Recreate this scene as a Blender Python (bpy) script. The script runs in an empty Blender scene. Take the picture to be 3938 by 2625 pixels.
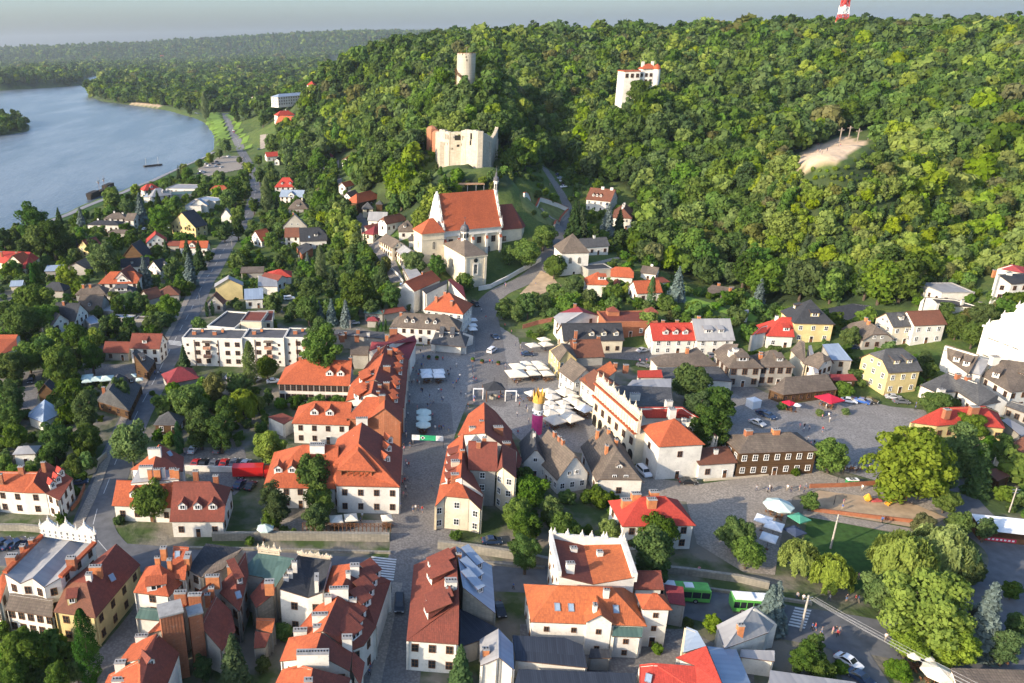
import bpy, math, random
import numpy as np
from mathutils import Vector
SC=bpy.context.scene
# ---------------- camera ----------------
W0,H0=3938.0,2625.0
FPX=3000.0; CX=1350.0; CY=1312.5; ROLL=0.022; CAMH=100.0
PITCH=math.atan((CY-160.0)/FPX)
cp,sp=math.cos(PITCH),math.sin(PITCH); cr,sr=math.cos(ROLL),math.sin(ROLL)
F_=(0.0,cp,-sp); R_=(cr,-sp*sr,-cp*sr); U_=(sr,sp*cr,cp*cr)
cam_d=bpy.data.cameras.new('camera'); cam=bpy.data.objects.new('camera',cam_d); SC.collection.objects.link(cam)
cam_d.sensor_width=36; cam_d.lens=FPX/W0*36; cam_d.shift_x=(W0/2-CX)/W0; cam_d.clip_end=60000; cam_d.clip_start=1
from mathutils import Matrix
cam.matrix_world=Matrix(((R_[0],U_[0],-F_[0],0),(R_[1],U_[1],-F_[1],0),(R_[2],U_[2],-F_[2],CAMH),(0,0,0,1)))
SC.camera=cam
# ---------------- light ----------------
SUN_EL=math.radians(20); SUN_AZ=math.radians(180+64)      # compass style: from +Y towards +X
w=bpy.data.worlds.new('World'); SC.world=w; w.use_nodes=True
nt=w.node_tree; nt.nodes.clear()
bg=nt.nodes.new('ShaderNodeBackground'); wo=nt.nodes.new('ShaderNodeOutputWorld'); sky=nt.nodes.new('ShaderNodeTexSky')
sky.sky_type='NISHITA'; sky.sun_disc=False; sky.sun_elevation=SUN_EL; sky.sun_rotation=SUN_AZ
sky.air_density=1.0; sky.dust_density=2.8; sky.ozone_density=4.2
nt.links.new(sky.outputs[0],bg.inputs[0]); nt.links.new(bg.outputs[0],wo.inputs[0]); bg.inputs[1].default_value=0.15
sl=bpy.data.lights.new('sun','SUN'); sl.energy=3.3; sl.angle=math.radians(0.5); sl.color=(1.0,0.83,0.62)
so=bpy.data.objects.new('sun',sl); SC.collection.objects.link(so)
sd=Vector((math.sin(SUN_AZ)*math.cos(SUN_EL),math.cos(SUN_AZ)*math.cos(SUN_EL),math.sin(SUN_EL)))
so.rotation_euler=sd.to_track_quat('Z','Y').to_euler()
SC.view_settings.view_transform='Standard'; SC.view_settings.look='None'; SC.view_settings.exposure=1.2; SC.view_settings.gamma=1
# ---------------- projection helpers ----------------
def ray(px,py):
    a=(px-CX)/FPX; b=(py-CY)/FPX
    return tuple(F_[i]+a*R_[i]-b*U_[i] for i in range(3))
def at_z(px,py,z):
    d=ray(px,py); t=(z-CAMH)/d[2]; return (d[0]*t,d[1]*t,z)
def at_r(px,py,R):
    d=ray(px,py); t=R/math.hypot(d[0],d[1]); return (d[0]*t,d[1]*t,CAMH+d[2]*t)
def proj(x,y,z):
    z=z-CAMH; w_=x*F_[0]+y*F_[1]+z*F_[2]; r=x*R_[0]+y*R_[1]+z*R_[2]; u=x*U_[0]+y*U_[1]+z*U_[2]
    return (CX+FPX*r/w_, CY-FPX*u/w_, w_)
def T(t,x,y):
    r,c=divmod(t,10); s=1.3645 if t==3 else 2.3888
    return ((0,985,1970,2953)[c]+x/s,(0,656,1313,1969)[r]+y/s)
# ---------------- terrain ----------------
CP=[]   # (az, lnR, z)
def cz(px,py,z): x,y,_=at_z(px,py,z); CP.append((math.atan2(x,y),math.log(math.hypot(x,y)),z))
def cR(px,py,R,c=12.0):
    x,y,z=at_r(px,py,R); CP.append((math.atan2(x,y),math.log(R),z-c))
for y in (2600,2250,1900,1600):
    for x in (-400,0,600,1200,1800,2400,3000,3600,4300): cz(x,y,0)
for q in ((0,1350,0),(600,1350,0),(1200,1350,0),(1600,1350,0),(1900,1330,0),(2200,1350,.5),(2600,1350,2),(3000,1350,3),(3500,1350,5),(4000,1350,7),
 (-300,1150,0),(0,1150,0),(500,1150,0),(1000,1150,0),(1400,1150,0),(1850,1085,3),(1650,1030,5),(2000,1000,7),(2230,1080,5),(2350,1120,5),(2600,1120,7),(2750,1150,8),
 (3100,1250,7),(3500,1250,8),(3850,1150,12),(4200,1150,13),
 (-300,950,-1),(300,950,-1),(700,950,-1),(1000,950,-1),(1150,980,-1),(100,850,-2),(500,800,-1.5),(900,800,-1),(1150,800,0),(700,700,-1),(950,700,-1),(1100,700,0),(950,560,-1),(900,450,-1),(1020,500,0),(1060,600,0),
 (1310,730,13),(1383,836,11.5),(1445,949,9),(1529,1066,4),(1250,830,5),(1280,950,2),(1350,1060,1),(1470,800,13),(1560,850,10),(1230,730,5),
 (2080,840,13),(1900,830,13),(1750,800,14),(2200,800,12),(2150,700,16),(2250,850,9),(2350,850,9),(2400,980,7),(2450,1050,8),(1600,640,34),
 (1700,400-20,None)):
    if q[2] is not None: cz(*q)
for q in ((2450,1040,330,10),(2800,1090,330),(3100,1130,325),(3500,1130,330),(3800,1050,340),(4300,1050,340),
 (2600,900,375),(2900,900,370),(3300,900,365),(3700,900,380),(4100,900,390),
 (2600,750,425),(2900,750,400),(3300,750,385,8),(3700,750,425),(4100,750,430),
 (3240,600,412,0),(3330,560,425,0),(3140,600,405,0),(3200,650,395,0),(2900,600,480),(2600,600,500),(3700,600,490),(4000,600,490),
 (2600,450,590),(2900,450,580),(3300,450,560),(3700,450,570),(4000,450,570),(2350,620,470),(2250,560,510),
 (2300,450,560),(2000,480,480),(2000,400,560),(1791,305,556,0),(1850,300,560,0),(1740,320,552,0),(1500,500,610),(1500,420,680),(1650,400,600),(1300,520,700),(1200,560,740),(1350,620,620),(1450,640,520),(1600,520,500),
 (1800,640,400,2),(1680,620,404,4),(1920,620,404,4),(1800,560,420,6),(1960,560,430),
 (2600,300,720),(2900,300,720),(3300,300,700),(3700,300,700),(4000,300,700),(2300,300,700),(2440,372,560,0),(2380,380,560,4),(2500,372,560,3),
 (2600,200,840),(2900,200,840),(3300,200,820),(3700,220,820),(4100,220,820),(2000,220,800),(2300,210,820),(1600,280,760),(1400,330,820),(1250,420,830),
 (2000,150,950),(2400,140,960),(2700,125,960),(3000,118,950),(3400,106,950),(3700,118,960),(4100,110,960),
 (1236,268,900),(1300,240,900),(1404,209,880),(1529,168,900),(1697,156,920),(1906,142,930),(1160,330,1050,10),(1120,400,1000,8)): cR(*q)
def cp_(px,R,z):
    x,y,_=at_r(px,200,R); CP.append((math.atan2(x,y),math.log(R),z))
for px,R,z in ((1300,1200,50),(1500,1250,70),(1900,1300,86),(2400,1300,88),(3000,1300,86),(3900,1300,86),
 (1100,1300,2),(1150,1700,0),(1400,1800,20),(1900,1900,70),(2600,2000,80),(3900,2000,80),
 (900,1000,-1),(900,1400,-1),(700,1300,-1),(500,1600,-1),(700,2000,-1),(1000,2000,-1),(1300,2500,5),
 (-400,1100,-1),(-400,1700,4),(0,1700,6),(300,1800,2),(-400,2300,26),(0,2300,24),(250,2400,16),(450,2700,0),(0,3000,14),(-400,3000,14),
 (600,3000,-1),(1000,3000,-1),(300,4000,-1),(0,4500,-1),(-400,4500,-1),(700,4500,-1),(1000,4500,0),(1400,4500,10),(1900,4500,60),(2600,4500,85),(3900,4500,80),
 (-400,6000,2),(0,6000,2),(500,5800,2),(1000,5200,4),(1400,5000,20)): cp_(px,R,z)
for q in ((-400,196,7000),(0,191,7000),(250,181,7000),(500,173,7000),(750,163,6800),(985,153,6600),(1150,149,6300),(1300,143,6200),(1500,141,6200),(1750,138,6200),(2000,136,6200),(2300,133,6200),(2600,133,6200),(4000,120,6200)): cR(*q)
for q in ((-400,220,6500),(0,212,6500),(500,203,6400),(985,195,6000),(1300,185,5700)): cR(*q)
for px in (-400,0,500,985,1500,2300,4000): cp_(px,12000,20 if px<600 else 60)
for a in (-1.3,-.95,.95,1.3):
    for R in (30,80,150,300): CP.append((a,math.log(R),0))
    for R in (700,1500,4000): CP.append((a,math.log(R),-1 if a<0 else 70))
CPn=np.array(CP); KC=CPn[:,:2]; KZ=CPn[:,2]
def _U(r2): return np.where(r2>1e-12,0.5*r2*np.log(np.maximum(r2,1e-12)),0)
n=len(KC); D2=((KC[:,None]-KC[None])**2).sum(2); A=np.zeros((n+3,n+3)); A[:n,:n]=_U(D2)+np.eye(n)*2e-4
A[:n,n]=1;A[:n,n+1:]=KC;A[n,:n]=1;A[n+1:,:n]=KC.T
TW=np.linalg.solve(A,np.concatenate([KZ,[0,0,0]]))
def tps(a,l):
    a=np.clip(a,-1.3,1.3); l=np.clip(l,math.log(30),math.log(14000)); q=np.stack([a,l],-1); out=np.empty(len(q))
    for i in range(0,len(q),20000):
        qq=q[i:i+20000]; out[i:i+20000]=_U(((qq[:,None]-KC[None])**2).sum(2))@TW[:n]+TW[n]+qq@TW[n+1:]
    return out
def sdist(P,poly):
    """signed distance (negative inside) of Nx2 points to a polygon"""
    P=np.asarray(P,float); poly=np.asarray(poly,float); d=np.full(len(P),1e18); ins=np.zeros(len(P),bool)
    for i in range(len(poly)):
        a=poly[i-1];b=poly[i];e=b-a;v=P-a;t=np.clip((v@e)/(e@e+1e-12),0,1);d=np.minimum(d,((v-t[:,None]*e)**2).sum(1))
        c=((a[1]>P[:,1])!=(b[1]>P[:,1]))&(P[:,0]<(b[0]-a[0])*(P[:,1]-a[1])/(b[1]-a[1]+1e-12)+a[0]); ins^=c
    return np.where(ins,-1,1)*np.sqrt(d)
WZ=-5.0
def wpoly(pts,z): return [at_z(x,y,z)[:2] for x,y in pts]
FLAT=wpoly([(-900,3000),(-900,1180),(0,1130),(700,1080),(1250,1200),(1560,1190),(1800,1180),(1960,1300),(2350,1420),(2700,1440),(3100,1480),(3400,1600),(4600,1750),(4600,3000)],0)
FLAT[0]=(-200,-50); FLAT[-1]=(250,-50)
RIVER=wpoly([(-1500,1500),(-600,1180),(-200,1000),(25,907),(110,878),(234,832),(318,794),(393,767),(481,733),(540,706),(653,656),(774,603),(806,573),(808,523),(783,481),(728,452),(636,425),(520,408),(427,396),(377,389),(343,373),(352,335),(400,310),(452,293),(523,276),(600,270),
 (590,266),(510,270),(460,277),(400,287),(350,297),(330,315),(310,328),(200,336),(84,342),(0,348),(-200,352),(-700,420),(-1400,700),(-2200,1000)],WZ)
ISLE=wpoly([(-700,640),(-200,548),(0,524),(80,512),(130,503),(126,480),(60,455),(-100,440),(-500,450),(-900,520)],WZ)
BACK=wpoly([(722,252),(800,248),(875,251),(868,262),(790,265),(735,260)],WZ)
AZ=np.concatenate([np.radians(np.arange(-180,-60,6)),np.radians(np.arange(-60,60,.3)),np.radians(np.arange(60,181,6))])
LR=np.concatenate([np.log([2,6,12,20,30]),np.arange(math.log(36),math.log(30000),.0125)])
def smooth(t): t=np.clip(t,0,1); return t*t*(3-2*t)
def tz_raw(X,Y):
    a=np.arctan2(X,Y); R=np.hypot(X,Y); l=np.log(np.maximum(R,2)); P=np.stack([X,Y],-1)
    z=tps(a,l)
    z=z*smooth(sdist(P,FLAT)/25)
    inn=np.minimum(np.where(R<1500,sdist(P,RIVER),sdist(P,RIVER)),1e9)
    inn=np.maximum(inn,-sdist(P,ISLE)); inn=np.minimum(inn,sdist(P,BACK))
    wid=np.clip(R*.012,7,60)
    t=smooth((inn+2)/wid); z=np.where(inn<wid,(-8.0)*(1-t)+np.maximum(z,-3.5)*t,z)
    z=np.where((inn>=wid)&(R<13500),np.maximum(z,-3.5),z)
    far=smooth((R-14000)/10000); z=z*(1-far)+(-60)*far
    n1=np.sin(X*.035+Y*.021)*np.cos(Y*.043-X*.017)
    z=z+n1*np.where(z>14,1.6,0)*smooth((R-350)/200)
    return z
gA,gL=np.meshgrid(AZ,LR,indexing='ij'); gR=np.exp(gL); GX=gR*np.sin(gA); GY=gR*np.cos(gA)
GZ=tz_raw(GX.ravel(),GY.ravel()).reshape(GX.shape)
def tz(x,y):
    a=math.atan2(x,y); l=math.log(max(math.hypot(x,y),2.01))
    i=min(max(int(np.searchsorted(AZ,a))-1,0),len(AZ)-2); j=min(max(int(np.searchsorted(LR,l))-1,0),len(LR)-2)
    u=(a-AZ[i])/(AZ[i+1]-AZ[i]); v=(l-LR[j])/(LR[j+1]-LR[j])
    return float((GZ[i,j]*(1-u)+GZ[i+1,j]*u)*(1-v)+(GZ[i,j+1]*(1-u)+GZ[i+1,j+1]*u)*v)
def hit(px,py,up=0.0):
    """ground point seen at a photo position (terrain raised by up)"""
    d=ray(px,py); hh=math.hypot(d[0],d[1]); R=60.0; pv=60.0
    while R<20000:
        t=R/hh; x,y,z=d[0]*t,d[1]*t,CAMH+d[2]*t
        if z<tz(x,y)+up:
            lo,hi=pv,R
            for _ in range(18):
                m=(lo+hi)/2;t=m/hh
                if CAMH+d[2]*t<tz(d[0]*t,d[1]*t)+up: hi=m
                else: lo=m
            t=hi/hh; return (d[0]*t,d[1]*t,CAMH+d[2]*t)
        pv=R; R*=1.006
    t=R/hh; return (d[0]*t,d[1]*t,CAMH+d[2]*t)
# ---------------- mesh builder / objects ----------------
COL=SC.collection
class MB:
    def __init__(s): s.v=[];s.f=[];s.m=[];s.uv=[]
    def face(s,pts,m=0,uv=None):
        b=len(s.v); s.v+=[tuple(p) for p in pts]; s.f.append(tuple(range(b,b+len(pts)))); s.m.append(m)
        if uv is None:
            P=[Vector(p) for p in pts]; nn=Vector((0,0,0))
            for i in range(len(P)): nn+=P[i].cross(P[(i+1)%len(P)])
            if nn.length<1e-9: nn=Vector((0,0,1))
            nn.normalize(); ux=Vector((0,0,1)).cross(nn)
            if ux.length<.05: ux=Vector((1,0,0))
            ux.normalize(); uy=nn.cross(ux); uv=[(p.dot(ux),p.dot(uy)) for p in P]
        s.uv.append(uv)
    def box(s,x0,y0,z0,x1,y1,z1,m=0):
        p=[(x0,y0,z0),(x1,y0,z0),(x1,y1,z0),(x0,y1,z0),(x0,y0,z1),(x1,y0,z1),(x1,y1,z1),(x0,y1,z1)]
        for q in ((0,3,2,1),(4,5,6,7),(0,1,5,4),(1,2,6,5),(2,3,7,6),(3,0,4,7)): s.face([p[i] for i in q],m)
    def obox(s,P,Q,w,z0,z1,m=0,z0b=None,z1b=None):
        """box along P->Q (xy) of width w"""
        z0b=z0 if z0b is None else z0b; z1b=z1 if z1b is None else z1b
        dx,dy=Q[0]-P[0],Q[1]-P[1]; L=math.hypot(dx,dy) or 1; nx,ny=-dy/L*w/2,dx/L*w/2
        p=[(P[0]-nx,P[1]-ny,z0),(Q[0]-nx,Q[1]-ny,z0b),(Q[0]+nx,Q[1]+ny,z0b),(P[0]+nx,P[1]+ny,z0),(P[0]-nx,P[1]-ny,z1),(Q[0]-nx,Q[1]-ny,z1b),(Q[0]+nx,Q[1]+ny,z1b),(P[0]+nx,P[1]+ny,z1)]
        for q in ((0,3,2,1),(4,5,6,7),(0,1,5,4),(1,2,6,5),(2,3,7,6),(3,0,4,7)): s.face([p[i] for i in q],m)
    def tube(s,a,b,r0,r1=None,n=8,m=0):
        r1=r0 if r1 is None else r1; a=Vector(a);b=Vector(b);d=(b-a).normalized(); u=d.orthogonal().normalized(); v=d.cross(u)
        A=[a+(u*math.cos(2*math.pi*i/n)+v*math.sin(2*math.pi*i/n))*r0 for i in range(n)]
        B=[b+(u*math.cos(2*math.pi*i/n)+v*math.sin(2*math.pi*i/n))*r1 for i in range(n)]
        for i in range(n):
            j=(i+1)%n
            if r1>1e-4: s.face([A[i],A[j],B[j],B[i]],m)
            else: s.face([A[i],A[j],b],m)
        s.face(A[::-1],m)
        if r1>1e-4: s.face(B,m)
    def lathe(s,prof,c=(0,0,0),n=10,m=0):
        for (r0,z0),(r1,z1) in zip(prof[:-1],prof[1:]):
            for i in range(n):
                a0=2*math.pi*i/n;a1=2*math.pi*(i+1)/n
                p=[(c[0]+r0*math.cos(a0),c[1]+r0*math.sin(a0),c[2]+z0),(c[0]+r0*math.cos(a1),c[1]+r0*math.sin(a1),c[2]+z0),(c[0]+r1*math.cos(a1),c[1]+r1*math.sin(a1),c[2]+z1),(c[0]+r1*math.cos(a0),c[1]+r1*math.sin(a0),c[2]+z1)]
                if r1<1e-4: p=p[:3]
                elif r0<1e-4: p=[p[0],p[2],p[3]]
                s.face(p,m)
    def prism(s,pts,z0,z1,m=0):
        a=sum(pts[i-1][0]*pts[i][1]-pts[i][0]*pts[i-1][1] for i in range(len(pts)))
        if a<0: pts=pts[::-1]
        s.face([(x,y,z1) for x,y in pts],m); s.face([(x,y,z0) for x,y in pts[::-1]],m)
        for i in range(len(pts)):
            a=pts[i-1];b=pts[i]; s.face([(a[0],a[1],z0),(b[0],b[1],z0),(b[0],b[1],z1),(a[0],a[1],z1)],m)
    def mesh(s,name,mats):
        me=bpy.data.meshes.new(name); me.from_pydata(s.v,[],s.f)
        for mt in mats: me.materials.append(mt)
        me.polygons.foreach_set('material_index',s.m)
        ul=me.uv_layers.new(name='UVMap'); ul.data.foreach_set('uv',[c for q in s.uv for p in q for c in p])
        me.update(); return me
    def obj(s,name,mats,parent=None,loc=None,rz=0):
        if not isinstance(mats,(list,tuple)): mats=[mats]
        return link(name,s.mesh(name,mats),parent,loc,rz)
def link(name,me,parent=None,loc=None,rz=0,sc=None):
    o=bpy.data.objects.new(name,me); COL.objects.link(o)
    if parent is not None: o.parent=parent
    if loc is not None: o.location=loc
    if rz: o.rotation_euler=(0,0,rz)
    if sc is not None: o.scale=sc if hasattr(sc,'__len__') else (sc,sc,sc)
    return o
def empty(name,loc,rz=0):
    o=bpy.data.objects.new(name,None); COL.objects.link(o); o.location=loc; o.rotation_euler=(0,0,rz); o.empty_display_size=1; return o
def tag(o,label,cat,group=None,kind=None):
    if label: o['label']=label
    if cat: o['category']=cat
    if group: o['group']=group
    if kind: o['kind']=kind
    return o
# ---------------- materials ----------------
MATS={}
def newmat(name):
    m=bpy.data.materials.new(name); m.use_nodes=True; t=m.node_tree; b=t.nodes['Principled BSDF']; b.inputs['Specular IOR Level'].default_value=.25; return m,t,b
def N(t,k,**kw):
    n_=t.nodes.new(k)
    for a,b in kw.items(): setattr(n_,a,b)
    return n_
def mixc(t,fac,a,b,mode='MIX'):
    m=N(t,'ShaderNodeMix',data_type='RGBA',blend_type=mode)
    for s_,v in ((0,fac),(6,a),(7,b)):
        if hasattr(v,'is_output'): t.links.new(v,m.inputs[s_])
        else: m.inputs[s_].default_value=v if s_==0 else (*v,1)
    return m.outputs[2]
def noise(t,scale,detail=4,vec=None,rough=.55):
    n_=N(t,'ShaderNodeTexNoise'); n_.inputs['Scale'].default_value=scale; n_.inputs['Detail'].default_value=detail; n_.inputs['Roughness'].default_value=rough
    if vec is not None: t.links.new(vec,n_.inputs['Vector'])
    return n_.outputs[0]
def ramp(t,v,lo,hi):
    r=N(t,'ShaderNodeMapRange'); r.inputs[1].default_value=lo; r.inputs[2].default_value=hi; t.links.new(v,r.inputs[0]); return r.outputs[0]
def geo(t): return N(t,'ShaderNodeNewGeometry').outputs['Position']
def math_(t,op,a,b=0.0):
    m=N(t,'ShaderNodeMath',operation=op)
    for i,v in enumerate((a,b)):
        if hasattr(v,'is_output'): t.links.new(v,m.inputs[i])
        else: m.inputs[i].default_value=v
    return m.outputs[0]
def bump(t,b,h,strength=.4,dist=.1):
    n_=N(t,'ShaderNodeBump'); n_.inputs['Strength'].default_value=strength; n_.inputs['Distance'].default_value=dist; t.links.new(h,n_.inputs['Height']); t.links.new(n_.outputs[0],b.inputs['Normal'])
def plain(name,col,rough=.8,var=.25,scale=1.2,metal=0):
    if name in MATS: return MATS[name]
    m,t,b=newmat(name); p=geo(t); c2=tuple(c*(1-var) for c in col); c1=tuple(min(1,c*(1+var*.5)) for c in col)
    t.links.new(mixc(t,ramp(t,noise(t,scale,5,p),.3,.7),c2,c1),b.inputs['Base Color']); b.inputs['Roughness'].default_value=rough; b.inputs['Metallic'].default_value=metal
    MATS[name]=m; return m
def wallmat(name,col,rough=.9):
    if name in MATS: return MATS[name]
    m,t,b=newmat(name); p=geo(t)
    c=mixc(t,ramp(t,noise(t,.3,6,p),.38,.68),col,tuple(x*.78 for x in col))
    c=mixc(t,ramp(t,noise(t,2.2,6,p,.75),.52,.78),c,tuple(x*.58 for x in col))
    t.links.new(c,b.inputs['Base Color']); b.inputs['Roughness'].default_value=rough
    bump(t,b,noise(t,6,4,p),.25,.03); MATS[name]=m; return m
def roofmat(name,col,dark,rib=.3,course=.36,ribamt=.3,couramt=.25,patch=.5,rough=.8,moss=None,spec=.2):
    if name in MATS: return MATS[name]
    m,t,b=newmat(name); uv=N(t,'ShaderNodeUVMap').outputs[0]; sx=N(t,'ShaderNodeSeparateXYZ'); t.links.new(uv,sx.inputs[0]); p=geo(t)
    ru=math_(t,'ABSOLUTE',math_(t,'SINE',math_(t,'MULTIPLY',sx.outputs[0],math.pi/rib)))
    rv=math_(t,'FRACT',math_(t,'MULTIPLY',sx.outputs[1],1/course))
    # single tiles vary
    cu=math_(t,'FLOOR',math_(t,'MULTIPLY',sx.outputs[0],1/rib)); cv=math_(t,'FLOOR',math_(t,'MULTIPLY',sx.outputs[1],1/course))
    cb=N(t,'ShaderNodeCombineXYZ'); t.links.new(cu,cb.inputs[0]); t.links.new(cv,cb.inputs[1])
    wn=N(t,'ShaderNodeTexWhiteNoise',noise_dimensions='2D'); t.links.new(cb.outputs[0],wn.inputs['Vector'])
    c=mixc(t,ramp(t,noise(t,.25,5,p),.35,.7),col,tuple(a*(1-patch*.8)+d*patch*.8 for a,d in zip(col,dark)))
    c=mixc(t,math_(t,'MULTIPLY',wn.outputs[0],.55),c,dark)
    c=mixc(t,math_(t,'MULTIPLY',math_(t,'SUBTRACT',1,ru),ribamt),c,dark)
    c=mixc(t,math_(t,'MULTIPLY',math_(t,'POWER',rv,3),couramt),c,dark)
    c=mixc(t,math_(t,'MULTIPLY',ramp(t,noise(t,1.3,6,p,.7),.55,.75),patch*.6),c,moss or dark)
    t.links.new(c,b.inputs['Base Color']); b.inputs['Roughness'].default_value=rough; b.inputs['Specular IOR Level'].default_value=spec
    bump(t,b,math_(t,'ADD',ru,math_(t,'MULTIPLY',rv,.6)),.35,.05); MATS[name]=m; return m
RM=dict(
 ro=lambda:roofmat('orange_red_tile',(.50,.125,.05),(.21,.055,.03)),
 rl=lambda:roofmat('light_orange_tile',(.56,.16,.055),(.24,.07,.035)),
 rd=lambda:roofmat('dark_or_shaded_red_tile',(.26,.07,.045),(.11,.04,.03)),  # real dark red roofs, and orange roofs' shaded slopes coloured darker
 rr=lambda:roofmat('bright_red_sheet',(.50,.065,.045),(.25,.035,.025),rib=.25,patch=.2),
 mr=lambda:roofmat('maroon_tile',(.30,.05,.055),(.14,.03,.035)),
 br=lambda:roofmat('brown_tile',(.22,.085,.05),(.10,.05,.035)),
 sh=lambda:roofmat('grey_brown_shingle',(.20,.16,.125),(.08,.065,.055),rib=.45,course=.55,ribamt=.12,couramt=.6,patch=.9,rough=.95,moss=(.11,.11,.07)),
 sg=lambda:roofmat('cool_grey_shingle',(.125,.125,.125),(.05,.052,.056),rib=.45,course=.55,ribamt=.12,couramt=.6,patch=.8,rough=.95),
 dk=lambda:roofmat('charcoal_roofing',(.055,.058,.066),(.025,.027,.03),rib=.5,course=.7,patch=.4,rough=.8),
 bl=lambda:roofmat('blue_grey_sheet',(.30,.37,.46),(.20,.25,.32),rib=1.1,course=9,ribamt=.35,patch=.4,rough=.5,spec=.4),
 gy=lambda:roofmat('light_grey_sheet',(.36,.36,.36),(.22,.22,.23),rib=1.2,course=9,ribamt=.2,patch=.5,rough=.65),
 gn=lambda:roofmat('green_patina_sheet',(.10,.17,.15),(.05,.09,.08),rib=.8,course=9,ribamt=.4,patch=.7,rough=.6),
 st=lambda:roofmat('dark_standing_seam',(.045,.055,.075),(.02,.025,.035),rib=.35,course=30,ribamt=.5,patch=.3,rough=.5))
WM=dict(w=(.71,.68,.61),c=(.68,.60,.45),y=(.62,.50,.24),o=(.56,.48,.36),s=(.36,.34,.30),p=(.60,.42,.30))
def wm(k):
    if k=='t': return roofmat('dark_timber_boards',(.13,.075,.035),(.05,.028,.015),rib=30,course=.28,couramt=.7,ribamt=0,rough=.85)
    if k=='b': return roofmat('brick_wall',(.40,.15,.075),(.22,.09,.05),rib=.5,course=.22,ribamt=.1,couramt=.35,rough=.9,moss=(.45,.38,.30))
    if k=='r': return roofmat('rubble_stone',(.36,.33,.27),(.17,.16,.135),rib=.7,course=.4,ribamt=.3,couramt=.4,rough=.95)
    return wallmat({'w':'white_plaster','c':'cream_plaster','y':'yellow_plaster','o':'beige_plaster','s':'grey_render','p':'peach_plaster'}[k],WM[k])
GLASS=None
def glassm():
    if 'window_glass' in MATS: return MATS['window_glass']
    m,t,b=newmat('window_glass'); b.inputs['Base Color'].default_value=(.02,.025,.03,1); b.inputs['Roughness'].default_value=.12; b.inputs['Specular IOR Level'].default_value=.6; MATS['window_glass']=m; return m
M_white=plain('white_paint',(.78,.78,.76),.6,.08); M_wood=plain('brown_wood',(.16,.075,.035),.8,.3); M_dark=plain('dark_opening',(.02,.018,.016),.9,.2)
M_brick=wm('b'); M_metal=plain('grey_metal',(.35,.36,.37),.45,.15,metal=.6); M_black=plain('black_iron',(.03,.03,.032),.6,.2)
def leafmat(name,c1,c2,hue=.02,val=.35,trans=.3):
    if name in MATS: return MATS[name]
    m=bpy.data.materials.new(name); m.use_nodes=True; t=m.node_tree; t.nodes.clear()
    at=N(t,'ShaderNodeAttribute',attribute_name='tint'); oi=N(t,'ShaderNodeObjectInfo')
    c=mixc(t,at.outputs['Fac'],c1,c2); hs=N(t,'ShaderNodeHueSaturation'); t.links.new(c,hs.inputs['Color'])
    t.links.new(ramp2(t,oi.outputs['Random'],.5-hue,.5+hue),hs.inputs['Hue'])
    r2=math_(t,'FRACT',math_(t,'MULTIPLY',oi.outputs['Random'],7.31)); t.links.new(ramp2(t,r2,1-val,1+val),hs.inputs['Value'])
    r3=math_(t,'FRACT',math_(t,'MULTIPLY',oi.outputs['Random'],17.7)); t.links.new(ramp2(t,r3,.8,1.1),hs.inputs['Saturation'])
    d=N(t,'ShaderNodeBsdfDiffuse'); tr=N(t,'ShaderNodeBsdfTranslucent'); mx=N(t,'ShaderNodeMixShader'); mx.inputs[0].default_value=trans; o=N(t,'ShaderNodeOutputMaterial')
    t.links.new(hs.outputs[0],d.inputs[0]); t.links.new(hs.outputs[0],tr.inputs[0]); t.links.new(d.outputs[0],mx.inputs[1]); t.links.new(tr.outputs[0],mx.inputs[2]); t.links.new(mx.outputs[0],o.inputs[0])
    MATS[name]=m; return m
def ramp2(t,v,lo,hi):
    r=N(t,'ShaderNodeMapRange'); r.inputs[3].default_value=lo; r.inputs[4].default_value=hi; t.links.new(v,r.inputs[0]); return r.outputs[0]
HAZE=4.5e-5
# ---------------- ground, river, roads ----------------
def worldpoly(pts,z=0): return [at_z(x,y,z)[:2] for x,y in pts]
def inpix(PX,PY,poly): return sdist(np.stack([PX,PY],-1),poly)<0
FOR_A=[(1105,650),(1075,560),(1065,470),(1110,420),(1180,375),(1230,270),(1300,60),(4200,20),(4700,60),(5200,1060),(3790,1060),(3690,1100),(3560,1130),(3480,1195),(3300,1195),(3190,1185),(3050,1185),(2900,1150),(2830,1130),(2700,1095),(2580,1060),(2440,1000),(2430,900),(2470,830),(2440,745),(2360,700),(2250,690),(2200,640),(2150,600),(2120,620),(2110,650),(2010,670),(1960,720),(1870,745),(1790,730),(1765,800),(1720,900),(1640,905),(1530,850),(1440,775),(1375,720),(1335,660),(1300,640),(1250,700),(1180,740),(1120,720)]
FOR_E=[(1110,655),(1280,660),(1295,740),(1365,850),(1425,950),(1495,1060),(1440,1080),(1330,960),(1250,880),(1180,800)]
FOR_B=[(345,372),(352,335),(452,294),(540,277),(700,268),(880,262),(985,240),(1300,238),(1235,270),(1190,372),(1110,415),(1060,440),(1000,425),(905,423),(860,432),(800,432),(690,410),(560,398),(470,398),(380,388)]
FOR_C=[(-700,400),(-300,345),(0,340),(84,337),(200,331),(310,322),(340,300),(460,273),(590,265),(720,262),(722,250),(830,243),(960,238),(960,226),(-700,235)]
FOR_D=[(-700,640),(-200,545),(0,520),(80,508),(126,500),(120,482),(60,460),(-100,445),(-500,455),(-900,520)]
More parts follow.
